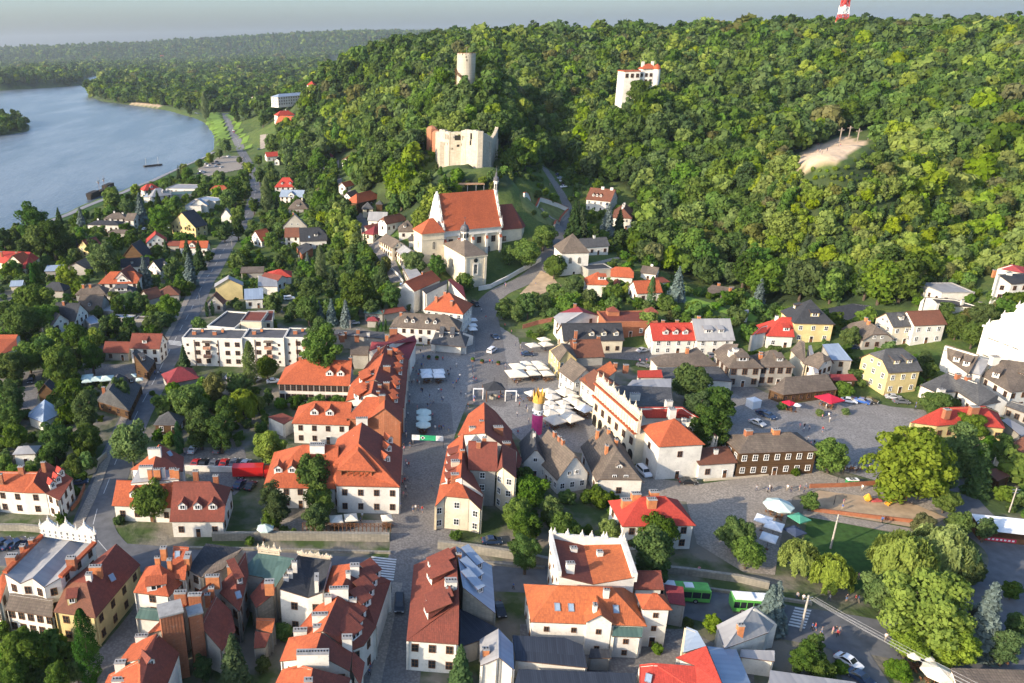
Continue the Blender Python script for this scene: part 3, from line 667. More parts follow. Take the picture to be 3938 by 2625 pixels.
    for it in dm:  # (side 'f' or 'b', u -1..1, v 0..1 up the slope, kind, width)
        s_,u_,v_,kd=it[:4]; wd=it[4] if len(it)>4 else 1.5
        yy=-w_*(1-v_) if s_=='f' else w_*(1-v_); x=u_*l
        if s_ in 'fb': dormer(root,x,yy,h+pitch*w_*v_,0 if s_=='f' else math.pi,kd,rm,wmt,wd,pitch)
        else:
            hs=pitch/hf; kk=k[1] if s_=='r' else k[0]; xx=(l-w_*hf*v_)*(1 if s_=='r' else -1)
            dormer(root,xx,u_*w_,h+pitch*w_*v_,math.pi/2 if s_=='r' else -math.pi/2,kd,rm,wmt,wd,hs)
    root['_']=0; del root['_']
    return root
def loc2(root): return root
def poly_house(t,V,F,roof,wall,label,c=(),dm=(),zg=None,win='d',walls=True,nowin=False,inset=.35,name='house',cat='house',chim='b',th=.16,roofs=None,wide=3.1,cw=None,fl=None):
    """V: dict of corner -> (x,y,height above ground) in tile px; F: roof faces (corner strings); outer edges drop to walls"""
    ks=list(V); z0=0.0 if zg is None else zg
    for it in range(4):
        W={k_:Vector(at_z(*T(t,V[k_][0],V[k_][1]),z0+V[k_][2])) for k_ in ks}
        ctr=sum(W.values(),Vector())/len(W)
        if zg is None: z0=tz(ctr.x,ctr.y)
    root=empty(name,(ctr.x,ctr.y,z0)); tag(root,label,cat); HOUSES.append((label,ctr.x,ctr.y,max((a-ctr).length for a in W.values())*1.4,z0+max(v[2] for v in V.values())))
    L={k_:Vector((W[k_].x-ctr.x,W[k_].y-ctr.y,V[k_][2])) for k_ in ks}
    rl=roofs or {}  # per-face roof colour; on many houses it paints the shaded slope darker
    groups={}
    for i,f in enumerate(F): groups.setdefault(rl.get(i,roof),[]).append(f)
    FX=[]
    for f in F:
        P=[L[q] for q in f]; n_=Vector()
        for i in range(len(P)): n_+=P[i].cross(P[(i+1)%len(P)])
        FX.append(list(f) if n_.z>0 else list(f)[::-1])
    ed={}
    for f in FX:
        for i in range(len(f)): ed[(f[i-1],f[i])]=1
    gi=0
    for rk,fs in groups.items():
        mb=MB()
        for i,f in enumerate(FX):
            if rl.get(i,roof)!=rk: continue
            mb.face([L[q] for q in f],0); mb.face([L[q]-Vector((0,0,th)) for q in f[::-1]],0)
            for j in range(len(f)):
                a,b_=f[j-1],f[j]
                if (b_,a) not in ed or True:
                    if (b_,a) not in ed: p,q=L[a],L[b_]; mb.face([p-Vector((0,0,th)),q-Vector((0,0,th)),q,p],1)
        mb.obj('roof',[RM[rk](),plain('eaves_wood',(.12,.07,.045))],root)
    if walls:
        mb=MB(); cl=Vector((-ctr.x,-ctr.y,0)); wins=[]
        for a,b_ in ed:
            if (b_,a) in ed: continue
            p,q=L[a].copy(),L[b_].copy(); d_=(q-p); d_.z=0
            if d_.length<.3: continue
            d_.normalize(); n_=Vector((d_.y,-d_.x,0)); inn=-n_*inset
            P,Q=p+inn,q+inn
            mb.face([(P.x,P.y,-2),(Q.x,Q.y,-2),(Q.x,Q.y,Q.z-th-.01),(P.x,P.y,P.z-th-.01)],0)
            mid=(P+Q)/2; vv=cl-mid; vv.z=0
            if not nowin and n_.dot(vv.normalized())>.12:
                LL=(Q-P).length; hh=min(p.z,q.z); nf=fl or max(1,round(hh/3.0)); nc=max(1,int(LL/wide)); fh=hh/nf
                if hh>2.2 and LL>2:
                    for f in range(nf):
                        for i in range(nc):
                            X=P+(Q-P)*((i+.5)/nc); wins.append((X.x+n_.x*.03,X.y+n_.y*.03,fh*f+fh*.32,math.atan2(d_.y,d_.x)))
        mb.obj('wall',wm(wall),root)
        for x,y,z,rr in wins: link('window',WN[win],root,(x,y,z),rr)
    for it in c:
        x,y,hz=it[:3]; kx=it[3] if len(it)>3 else chim
        P=at_z(*T(t,x,y),z0+hz); chimney(root,P[0]-ctr.x,P[1]-ctr.y,hz-.9,kx,*(it[4] if len(it)>4 else (cw or (.95,.6))),1.0,it[5] if len(it)>5 else 0)
    for it in dm: # (x,y,z, facing-pixel dx,dy, kind,width,slope)
        x,y,hz,fx,fy,kd,wd,slp=it; P=Vector(at_z(*T(t,x,y),z0+hz)); Q=Vector(at_z(*T(t,fx,fy),z0+hz)); d_=Q-P
        dormer(root,P.x-ctr.x,P.y-ctr.y,hz,math.atan2(d_.y,d_.x)+math.pi/2,kd,RM[roof](),wm(wall),wd,slp)
    return root
H=house
# ======== bottom left (tile 30) ========
town1=poly_house(30,dict(a=(40,565,10.5),b=(185,655,9.3),c=(295,605,10.5),d=(405,690,9.3),e=(555,600,10.5),a2=(388,215,10.5),b2=(520,240,9.3),c2=(655,245,10.5),d2=(765,282,9.3),e2=(872,285,10.5)),
 ['abB'.replace('B','b')] if 0 else [('a','b','b2','a2'),('b','c','c2','b2'),('c','d','d2','c2'),('d','e','e2','d2')],'gy','w','cream townhouse with grey trough roofs behind ornate white parapet',c=[(650,420,12.2,'b',(1.6,1.2)),(105,400,11.6,'b',(1.8,1.4)),(205,310,11.4,'b',(.9,.9)),(285,250,11.4,'b',(.9,.9))],inset=.05)
poly_house(30,dict(a=(50,895,5.2),b=(480,965,5.2),c=(490,795,6.8),d=(95,740,6.8)),['abcd'],'sh','w','lean-to terrace bar with grey shingle roof, flowers under it',wide=1.6)
poly_house(30,dict(a=(0,840,6),b=(75,600,7.5),c=(20,560,7.8),d=(-90,760,6)),['abcd'],'ro','w','orange-capped side wall wing at the left picture edge')
poly_house(30,dict(a=(490,915,6.6),b=(878,972,6.6),c=(1290,480,6.6),r1=(795,650,10.2),r2=(1070,288,10.8),l2=(620,640,8.2),w=(830,520,8.4)),[('a','b','r1','l2'),('b','c','r2','r1'),('l2','r1','r2','w')],'rd','y','long brown-roofed house with yellow front, edging the lane',c=[(875,500,11.6,'o',(2.2,.8)),(815,570,11.2,'w',(1.0,1.0))],dm=[(665,835,7.9,650,900,'s',1.6,1.0),(1030,600,8.7,1080,640,'k',1,1.0)],roofs={0:'br'})
poly_house(30,dict(a=(1222,738,8),b=(1552,775,8),c=(1705,625,8),d=(1340,500,8),p=(1462,480,11.4)),['abp','bcp','cdp','dap'],'ro','w','white house under red pyramid roof with timber balcony dormer',dm=[(1440,715,8.4,1435,790,'s',3.4,1.0)],c=[(1445,420,11.6,'o'),(1500,330,12.5,'o',(1.1,1.0)),(1555,440,12,'o',(.8,.8))],wide=4)
poly_house(30,dict(a=(1575,605,9),b=(1702,625,9),c=(1735,320,12),d=(1592,308,12)),['abcd'],'ro','w','narrow steep red roof slope with small skylight above timber gable',c=[(1722,400,11.5,'o',(1.0,2.2))],dm=[(1630,390,11.2,1620,430,'k',1,1)])
poly_house(30,dict(a=(1722,520,9.2),b=(1845,600,8.6),c=(2215,330,9.2),d=(1892,285,10)),['abcd'],'dk','w','dark flat-roofed house with satellite dishes on its west edge')
poly_house(30,dict(a=(1850,600,8.8),b=(2050,520,9.4),c=(2232,330,10.8),d=(1925,480,8.6)),['abcd'],'sh','s','narrow grey shingle roof beside the dark flat roof')
poly_house(30,dict(a=(1975,700,8.2),b=(2200,910,7.2),c=(2285,560,9.2),d=(2255,360,11),e=(2150,530,10.6)),['abcde'],'rd','s','old brown-tiled roof slope beside the green metal roof',dm=[(2205,650,9.3,2240,700,'s',1.2,.6),(2190,760,8.6,2210,800,'k',1,.6)],c=[(2110,500,11,'o'),(1985,640,9.5,'b',(.7,.7))])
poly_house(30,dict(a=(1960,1230,5.6),b=(2040,1275,5.6),c=(2165,1085,6),r=(1835,1040,9),r2=(1975,760,10),q=(2125,905,7)),[('r','b','c','q','r2')],'rd','s','dark brown-tiled gable house behind the brick stacks',c=[(1905,760,11,'b'),(1940,700,11.5,'b')],dm=[(1965,845,9,2000,880,'k',1,.8)],walls=True,nowin=True)
poly_house(30,dict(a=(1075,1390,7),b=(1210,1210,7),c=(1440,1112,11),d=(1285,1350,11),e=(1000,1490,6.6),f=(1300,1640,8)),[('a','b','c','d')],'ro','w','sunlit orange roof with white stacks by the curving lane',c=[(1105,1380,8.6,'w',(1.7,1.0)),(1300,1140,9,'w',(2,.8))],nowin=True)
poly_house(30,dict(a=(1440,1112,11),b=(1648,1295,7),c=(1530,1600,6.5),d=(1290,1620,10.5),e=(1285,1350,11)),['abcde'],'rd','w','shaded red roof slope with white bay skylight at lower picture edge',dm=[(1390,1420,9.6,1420,1450,'g',1.4,.8)],nowin=True)  # right slope of the orange roof above, its shade put into the tile colour
poly_house(30,dict(a=(1000,1490,6),b=(1285,1350,10.2),c=(1320,1520,9.5),d=(1300,1700,9),e=(900,1700,6)),['abcde'],'ro','w','orange ribbed roof at the lower left picture edge',c=[(1120,1540,8,'w',(3,.9))],nowin=True)
poly_house(30,dict(a=(1350,1115,6.5),b=(1510,960,8.8),c=(1640,880,9.5),d=(1500,1080,8),),['abcd'],'ro','s','short orange roof strip leaning on the tall brick stack',nowin=True)
poly_house(30,dict(a=(1665,880,9.8),b=(1700,800,10.2),c=(2020,590,11),d=(1960,700,9.6),e=(1810,800,9.8)),['abcde'],'ro','s','narrow orange ridge strip crowded with brick chimneys',c=[(1655,740,12,'b',(2,1)),(1790,760,12,'b',(2.2,1)),(1950,590,11.8,'o',(2.4,.8))],nowin=True)
poly_house(30,dict(a=(1240,975,4.2),b=(1480,1000,4.2),c=(1490,890,5.2),d=(1290,870,5.2)),['abcd'],'gn','w','small green metal lean-to roof beside the lane',nowin=True)
# tall brick stacks
for (x,y,zt,w_,d_,lb) in ((1560,870,14,3.6,3.0,'huge square brick stack with flat grey cap'),(1785,885,12.5,2.2,2.0,'plain tall brick stack beside a white drain strip')):
    P=at_z(*T(30,x,y),zt); mb=MB(); r=empty('brick_stack',(P[0],P[1],0),.35); tag(r,lb,'chimney stack')
    mb.box(-w_/2,-d_/2,-1,w_/2,d_/2,zt-.5); mb.obj('shaft',wm('b'),r); mb=MB(); mb.box(-w_/2-.2,-d_/2-.2,zt-.5,w_/2+.2,d_/2+.2,zt-.2); mb.obj('cap',plain('cement_cap',(.33,.32,.30)),r)
# ======== bottom centre-left (tile 31) ========
poly_house(31,dict(a=(-150,560,9),b=(175,690,8),c=(355,425,10.5),d=(15,372,10.5),e=(60,600,8.4)),['abecd'.replace('b','b')] if 0 else [('a','e','b','c','d')],'gn','s','wide green patina metal roof behind the small stepped parapet',c=[(350,460,11.8,'w'),(310,540,11,'w'),(275,590,10.4,'w'),(120,640,11,'o',(1.6,1.3))],nowin=True)
poly_house(31,dict(a=(0,880,6.2),b=(170,745,7.4),c=(175,690,8),d=(65,620,8),e=(-60,770,6.6)),['abcde'],'rd','r','brown-tiled roof fragment above crumbling white stone wall',nowin=True)
poly_house(31,dict(a=(0,1070,4.6),b=(145,1110,4.6),c=(175,975,5.6),d=(0,970,5.6)),['abcd'],'rl','s','low mossy orange pantile shed roof beside the ivy wall',nowin=True)
poly_house(31,dict(a=(-20,1250,3.6),b=(85,1240,3.6),c=(130,1115,4.6),d=(-10,1090,4.6)),['abcd'],'rd','s','low dark pantile shed below the mossy orange one',nowin=True)
poly_house(31,dict(a=(215,705,9.5),v=(475,785,8.4),b=(610,735,9.6),c=(690,430,10.6),v2=(540,430,9.2),d=(390,385,10.6)),[('a','v','v2','d'),('v','b','c','v2')],'dk','w','white three-storey house with dark trough roof',c=[(555,600,11.6,'w',(.7,2.2),0,.2)],inset=.05,wide=3.6,fl=2)
poly_house(31,dict(a=(605,720,8),b=(880,870,8),c=(1100,1050,7),d=(1238,628,7),r=(885,470,11.5),r2=(760,745,11.5),l=(700,490,9)),[('r','r2','b','c','d'),('l','a','r2','r')],'rd','w','far house of long red terrace with four shed dormers',roofs={1:'ro'},c=[(905,490,12.8,'w',(1.6,1.1)),(845,555,12.3,'w',(.8,.8)),(760,700,12.8,'w',(3.2,.8)),(890,800,10.5,'w',(1.2,.8))],  # street slope coloured darker for shade, other slope left orange
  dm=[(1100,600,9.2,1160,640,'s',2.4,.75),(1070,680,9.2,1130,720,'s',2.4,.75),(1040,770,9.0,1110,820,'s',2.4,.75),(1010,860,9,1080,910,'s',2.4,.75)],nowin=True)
poly_house(31,dict(a=(380,1075,8),b=(560,860,9.2),r=(755,755,11.6),r2=(610,1090,11.2),n=(865,1275,7),c=(990,1225,7),d=(1105,1050,7),l=(345,1145,7.6),m=(500,1120,8.8)),[('b','r','r2','m','l','a'),('r','r2','n','c','d')],'rd','w','middle house of long red terrace with two tall skylights',roofs={0:'ro'},  # darker red paints the unlit street slope of one tiled roof
  c=[(585,940,10.8,'w',(2.6,.9)),(560,1050,10.2,'w',(1.3,.9)),(405,1085,9,'w',(2.2,1.0)),(660,770,11.8,'w',(1.2,.9)),(835,1150,9.6,'w',(1.6,1.2))],dm=[(820,975,9.6,880,1010,'k',1,.8),(795,1070,9.4,850,1110,'k',1,.8),(960,985,8.2,1030,1020,'s',3.2,.7),(930,1080,8.2,1000,1115,'s',3.2,.7),(915,1160,8,980,1200,'s',3.2,.7)])
poly_house(31,dict(a=(215,1370,6.5),b=(300,1150,8),r=(600,1105,11),r2=(540,1290,10.6),c=(860,1460,6.8),d=(885,1290,7),m=(400,1350,8.4)),[('a','b','r','r2','m'),('r','r2','c','d')],'rd','w','third house of long red terrace beside broad white stack',roofs={0:'ro'},c=[(520,1290,11,'w',(5,1.2))])  # shade of the right slope is in its darker tile
poly_house(31,dict(a=(180,1560,6.2),b=(240,1440,7.2),m=(400,1400,8.6),r=(520,1430,10.6),r2=(480,1640,10.4),c=(830,1650,6.5),d=(870,1520,6.5),e=(150,1660,6)),[('a','b','m','r','r2','e'),('r','r2','c','d')],'rd','w','nearest red terrace roof cut by lower picture edge',roofs={0:'ro'},c=[(480,1545,11,'o',(1.2,.9))])  # right slope darkened as the side away from the sun
poly_house(31,dict(a=(885,1270,7),b=(880,1460,6.6),c=(960,1600,6.4),d=(1000,1380,6.6),),['abcd'],'rd','w','low red verge roof along the terrace street front',nowin=True)
poly_house(31,dict(a=(1380,1180,6.6),b=(1858,1215,6.6),r2=(1865,830,10.2),r1=(1862,690,10.2),r=(1832,312,11),c=(1448,485,7),m=(1620,1000,8.6)),[('c','a','m','r2','r1','r'),('a','b','r2','m')],'rd','w','big dark-red roofed house beside the cobbled street',dm=[(1600,510,9,1500,530,'s',2.6,.6),(1590,620,9,1490,640,'s',2.6,.6),(1575,850,8.6,1480,860,'s',2.4,.6),(1560,930,8.6,1470,945,'s',2.4,.6)],c=[(1790,630,11.6,'w',(2,1.4)),(1775,690,10.8,'b',(1.2,.9))],fl=2,wide=2.6)
poly_house(31,dict(r=(1836,310,11),a=(2165,490,6.6),b=(2198,928,6.2),m=(1900,690,10.2)),['rabm'],'bl','r','steep blue-grey metal roof slope with three wedge dormers',dm=[(2050,515,8.3,2110,560,'s',1.5,.6),(2050,625,8.2,2110,665,'s',1.5,.6),(2060,740,8.0,2120,785,'s',1.5,.6)],c=[(1862,385,11.2,'o')],nowin=True)
poly_house(31,dict(a=(1870,880,5),b=(2220,1065,4.4),c=(2050,1180,4.4),d=(1870,1240,4.4)),['abcd'],'st','s','flat dark roof annexe behind the big red house',nowin=True)
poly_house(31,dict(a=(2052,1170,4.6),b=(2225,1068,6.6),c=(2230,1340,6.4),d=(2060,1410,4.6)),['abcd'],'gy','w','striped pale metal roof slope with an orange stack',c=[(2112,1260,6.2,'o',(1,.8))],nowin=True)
poly_house(31,dict(a=(2225,1068,6.6),b=(2360,1210,4.6),c=(2370,1450,4.6),d=(2230,1330,6.4)),['abcd'],'bl','w','shaded blue half of the striped metal roof',nowin=True)  # other half of the pale roof, its shade put in as bluer sheet
# ======== bottom centre-right (tile 32) ========
poly_house(32,dict(a=(435,590,10),v=(745,662,8.8),b=(1125,598,10),c=(1020,285,10),v2=(640,245,9),d=(352,228,10)),[('a','v','v2','d'),('v','b','c','v2')],'rd','w','tall white box house with red trough roof and pinnacled parapet',c=[(565,330,10,'w',(1.2,.9)),(805,365,10,'w',(1.0,.9)),(535,470,11.5,'w',(1.4,.9))],inset=.02,win='s',roofs={1:'rl'})  # one trough roof: lit half coloured lighter, shaded half darker
H('h',32,(172,1008),(1240,1048),(680,685),6.2,'rl','w','broad hip-roofed white villa with two roof windows',pitch=.75,dm=[('f',-.52,.42,'k'),('f',-.28,.42,'k'),('f',.5,.42,'k')],c=[(.35,-.25,'w')],win='s',fl=2,wide=4)
H('g',32,(668,1015),(945,1032),(760,750),7.2,'rl','w','slim gabled front wing in the villa centre',pitch=.75,win='s',wide=4,c=[(-.4,.3,'w')])
poly_house(32,dict(a=(915,1140,4.8),b=(1190,1150,4.8),c=(1205,1055,5.6),d=(935,1045,5.6)),['abcd'],'gn','w','grey lean-to annexe at the villa right front',win='s',wide=4)
H('h',32,(1195,893),(1472,898),(1325,750),8.4,'ro','w','orange hipped tower wing with glazed balcony',pitch=.8,win='s',fl=3)
H('p',32,(1120,710),(1398,712),(1250,542),7,'rd','w','plain red gable roof behind the orange tower wing',pitch=.8,nowin=True)
poly_house(32,dict(a=(1440,835,5),b=(1590,860,5),c=(1572,685,6),d=(1395,660,6)),['abcd'],'mr','s','flat maroon sheet roofed garage block near the bus',nowin=True)
poly_house(32,dict(a=(30,1360,4),b=(690,1430,4),c=(650,1220,4.8),d=(480,1150,5),e=(0,1130,5)),['abcde'],'st','w','wide dark standing-seam roof with three steel vents',nowin=True)
poly_house(32,dict(a=(0,1640,3.6),b=(1140,1660,3.6),c=(1140,1480,4.2),d=(60,1440,4.2)),['abcd'],'st','s','low black corrugated roof along lower picture edge',nowin=True)
poly_house(32,dict(a=(700,1340,3),b=(912,1340,3),c=(890,1255,3.4),d=(720,1250,3.4)),['abcd'],'dk','s','small dark porch roof under the villa wing',nowin=True)
poly_house(32,dict(a=(1165,1640,5),b=(1700,1650,5.4),c=(1685,1412,7),d=(1300,1385,7),e=(1168,1400,5.8)),['abcde'],'rr','w','pinkish red ribbed roof at lower right edge',dm=[(1250,1525,5.9,1240,1570,'k',1,.6)],nowin=True)
poly_house(32,dict(a=(1500,1335,6.4),b=(1780,1228,8.4),c=(1925,1570,7),d=(1700,1650,5.4),e=(1685,1412,7)),['abcde'],'rr','w','bright red roof wedge joining white gabled house',nowin=True)
poly_house(32,dict(a=(1700,1090,7.6),b=(1600,1050,6.2),c=(1570,1290,6),d=(1780,1228,7)),['abcd'],'bl','o','narrow blue roof with tall orange gable wall',nowin=True)
poly_house(32,dict(a=(1790,1230,5.4),b=(2060,1262,4.8),c=(2190,1570,4.8),d=(1930,1570,6)),['abcd'],'bl','w','stepped blue sheet roofs with open hatches',nowin=True)
poly_house(32,dict(a=(1875,1040,5.6),b=(1950,1255,5.2),c=(2353,1105,5.2),d=(2420,1010,5.2),p=(2222,862,9.6)),[('a','b','p'),('b','c','d','p')],'gy','w','pale metal pyramid roof house by street bend',c=[(2100,1040,8,'o',(1,.8))],nowin=True)
poly_house(32,dict(a=(2090,1330,3.6),b=(2410,1370,3.6),c=(2410,1270,4.0),d=(2100,1260,4.0)),['abcd'],'gy','w','long white flat shed below the metal pyramid roof',nowin=True)
poly_house(33,dict(a=(20,1450,4),b=(810,1560,4),c=(820,1640,4),d=(0,1640,4)),['abcd'],'gy','w','pale sheet-roofed hall at lower right edge',nowin=True)
poly_house(33,dict(a=(1680,1430,4.2),b=(2420,1450,4.2),c=(2420,1640,3.6),d=(1760,1640,3.4)),['abcd'],'sh','w','grey shingle pavilion roof in lower right corner',nowin=True)
# ======== tile 20 ========
poly_house(20,dict(a=(-60,1365,6),b=(415,1392,6),e1=(212,1388,6),g=(545,1458,6),h=(672,1255,6),r=(415,1095,10),r0=(345,1195,9),r1=(-40,1190,9),m=(305,1290,8.4)),[('a','e1','m','r0','r1'),('e1','b','m'),('b','g','h','r','r0','m')],'rr','w','red-roofed guesthouse with timber balconies at left edge',roofs={2:'rd',0:'ro',1:'ro'},c=[(190,1150,10.4,'b',(1.2,.9)),(395,1110,11,'b'),(0,1220,9.8,'b')],dm=[(570,1230,7.6,620,1270,'g',1.4,.9),(540,1290,7.6,590,1330,'g',1.4,.9),(490,1340,7.4,540,1385,'g',1.4,.9)],wide=2.6)  # right-hand slope tiled darker to stand for its shade
H('p',20,(1555,1655),(2060,1655),(1800,1288),4.2,'rd','w','red hotel wing with three white-fronted dormers',pitch=1.0,k=(1,.4),dm=[('f',-.55,.3,'g',1.9),('f',0,.3,'g',1.9),('f',.55,.3,'g',1.9)],fl=1)
H('p',20,(1025,1508),(1600,1528),(1400,1286),4.2,'ro','w','lower orange roof hidden behind a tree beside west street',pitch=.9,dm=[('f',-.35,.35,'g',1.8)],fl=1)
poly_house(20,dict(a=(1200,1300,8),b=(1640,1262,9),c=(1640,1190,9.4),d=(1280,1150,9.4)),['abcd'],'gy','w','cream party wall carrying a row of brick chimneys',c=[(1375,1175,11,'o',(1,.8)),(1440,1175,11.2,'o',(1.5,.8)),(1500,1170,11,'w',(.7,.7)),(1585,1172,11,'o',(1.4,.8)),(1625,1180,11,'o',(.9,.8)),(1795,1190,10,'b',(1.2,.9)),(1980,1235,9,'b',(1.2,.9))],nowin=True,inset=.02)
poly_house(20,dict(a=(1195,1175,7),b=(1300,1110,7),r=(1465,940,11),r1=(1440,1000,11),s=(1690,1060,7.6),q=(1685,1190,7.6),m=(1400,1180,9.6)),[('a','b','r','r1','m'),('r','r1','m','q','s')],'rd','w','orange roof, right slope in shade, with a broad white stack beside car park',roofs={0:'ro'},c=[(1418,985,12.2,'w',(3,1)),(1340,1150,11.5,'w',(3,1))],dm=[(1560,1030,9.6,1600,1050,'k',1,.8)],nowin=True)  # right slope's shade painted with the darker tile
H('x',20,(1072,262),(1368,280),(1250,62),3.0,'dk','t','timber cottage with pale half-hipped gable by the west street',pitch=1.1,wide=3) if 0 else poly_house(20,dict(a=(1075,268,3),b=(1360,280,3),p=(1216,106,8.2),q=(1248,66,8.4),c=(1425,175,3)),[('b','c','q','p')],'sg','t','timber cottage with pale plank gable by west street',dm=[(1320,170,6,1370,210,'s',1.4,.9)])
poly_house(20,dict(a=(1118,205,4.5),b=(1290,205,4.5),p=(1216,104,8.2)),[('a','b','p')],'sh','t','pale plank gable panel of the timber cottage',nowin=True,walls=False,th=.1) if 0 else None
poly_house(20,dict(a=(885,545,3),b=(1190,640,3),c=(1300,400,3),r=(1090,290,8),r2=(1000,440,8),m=(1040,330,7)),[('a','b','r2'),('b','c','r','r2'),('a','r2','r','m')],'sg','t','large dark shingle cottage with white satellite dish',dm=[(1210,370,5.4,1260,400,'s',1.3,.9)],c=[(950,420,7.4,'b')])
H('p',20,(1182,62),(1468,68),(1340,-75),5.6,'rd','w','white two-storey house with red roof near zebra crossing',pitch=.9,dm=[('f',-.05,.35,'s',1.6)],fl=2)
H('p',20,(940,100),(1182,105),(1060,0),3,'rd','s','brown-red cottage adjoining the white house left side',pitch=.9)
H('g',20,(335,478),(510,478),(470,340),2.6,'dk','t','little black plank hut beside the left edge yard',pitch=1.1,nowin=True)
poly_house(20,dict(a=(258,690,3),b=(395,745,3),c=(590,645,3),r=(410,530,6.5),m=(265,650,4)),[('a','m','r'),('b','c','r'),('a','b','r')],'bl','w','ramshackle patched grey-white roof hut',nowin=True)
H('y',20,(1405,768),(1655,772),(1525,640),2.8,'sg','t','small dark shingle pyramid cottage beneath tall trees',pitch=1.0,win='w')
H('h',20,(1538,392),(1835,335),(1690,225),3,'mr','s','small dark red hip roof kiosk between trees and road',pitch=.7,nowin=True)
H('h',20,(110,1040),(330,1030),(230,960),3.6,'gy','w','pale two-storey house hidden by trees near left edge',pitch=.5)
poly_house(20,dict(a=(-20,130,3),b=(160,60,3),c=(150,-30,4.5),d=(-30,-20,4.5)),['abcd'],'ro','w','faded orange roof edge at the left picture border',nowin=True)
# ======== tile 21 : hotel + row by the square ========
H('h',21,(192,390),(862,408),(700,172),6,'ro','w','long orange-roofed hotel with ivy hedge on balcony front',pitch=.85,k=(0,1),dm=[('f',.42,.38,'g',2.2),('f',.72,.38,'g',2.2)],c=[(-.45,.12,'b',),(.25,.12,'b'),(.95,.12,'b')],fl=2,wide=1.7,win='b')
H('h',21,(325,752),(862,770),(700,553),6,'ro','w','orange-roofed wing with two dormers, plain cream wall below',pitch=.8,k=(0,1),dm=[('f',-.25,.4,'g',2.2),('f',.28,.4,'g',2.2)],fl=2,wide=3)
poly_house(21,dict(a=(825,705,7.5),b=(1020,722,7.5),r1=(1178,612,11.5),r2=(1182,508,11.5),m=(1010,505,11),e=(1338,745,7.5),f=(1350,610,7.5),g=(830,600,7.5)),[('a','b','r1','r2','m'),('r1','r2','f','e')],'ro','b','brick-gabled first house of the square row',roofs={1:'rd'},c=[(1157,495,12.6,'b',(1.6,1)),(970,705,8.8,'w',(3,1))],nowin=True)  # slope facing the square coloured dark for its shade
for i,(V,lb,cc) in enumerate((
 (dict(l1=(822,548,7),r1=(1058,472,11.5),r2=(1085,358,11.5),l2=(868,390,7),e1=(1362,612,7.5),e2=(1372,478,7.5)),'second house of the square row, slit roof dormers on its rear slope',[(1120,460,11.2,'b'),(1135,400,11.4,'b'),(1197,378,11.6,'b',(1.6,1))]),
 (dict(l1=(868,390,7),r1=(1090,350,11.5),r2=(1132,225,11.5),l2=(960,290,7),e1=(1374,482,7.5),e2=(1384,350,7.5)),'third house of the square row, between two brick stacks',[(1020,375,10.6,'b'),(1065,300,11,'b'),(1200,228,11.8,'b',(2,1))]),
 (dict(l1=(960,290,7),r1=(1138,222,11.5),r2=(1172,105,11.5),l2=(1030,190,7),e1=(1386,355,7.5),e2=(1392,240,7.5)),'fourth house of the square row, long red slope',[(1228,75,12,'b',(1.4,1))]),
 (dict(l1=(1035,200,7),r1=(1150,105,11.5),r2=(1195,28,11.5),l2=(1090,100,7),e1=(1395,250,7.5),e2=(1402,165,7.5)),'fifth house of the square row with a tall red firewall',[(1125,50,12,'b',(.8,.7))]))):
    poly_house(21,V,[('l1','r1','r2','l2'),('r1','e1','e2','r2')],'ro','w',lb,roofs={1:'rd'},c=cc,dm=([(1300,235+130*i-120,9,1360,250+130*i-120,'g',1.4,.8)] if i<1 else [])+[((V['r1'][0]+3*V['e1'][0])/4,(V['r1'][1]+3*V['e1'][1])/4-18-40*j,8.6,V['e1'][0],V['e1'][1]-18-40*j,'s',1.3,.9) for j in range(2)]+([((V['r1'][0]+1.4*V['l1'][0])/2.4,(V['r1'][1]+1.4*V['l1'][1])/2.4-22*j,9.2,V['l1'][0],V['l1'][1]-22*j,'s',2.2,.75) for j in range(3)] if i<2 else []),wide=2.6)  # darker tile on the square side paints that slope's shade
poly_house(21,dict(a=(1405,165,7.5),b=(1475,-5,7.5),c=(1455,-60,8.5),d=(1215,20,10.6),e=(1040,85,8),f=(1060,0,9)),['abcdef'],'mr','w','maroon low-pitched roof at the square north-west corner',nowin=True)
poly_house(11,dict(a=(690,1500,5),b=(1180,1545,5),c=(1180,1480,5.6),d=(680,1455,5.6)),['abcd'],'sg','s','flat grey roofs bristling with short brick chimneys',c=[(770,1490,6.4,'b'),(820,1480,6.4,'b'),(935,1460,6.6,'b',(1.2,.9)),(790,1510,6.2,'b',(1.6,1)),(925,1510,6.4,'b',(1.6,1)),(1030,1490,6.4,'w')],nowin=True)
poly_house(21,dict(a=(862,120,5),b=(1040,125,5),c=(1040,40,6.2),d=(868,40,6.2)),['abcd'],'sh','s','brown shed roof squeezed behind the hotel ridge',nowin=True)
poly_house(21,dict(a=(110,690,4.2),b=(255,760,4.2),c=(350,700,4.4),d=(240,655,4.4)),['abcd'],'rd','w','low wall-sized outbuilding left of orange wing',nowin=True)
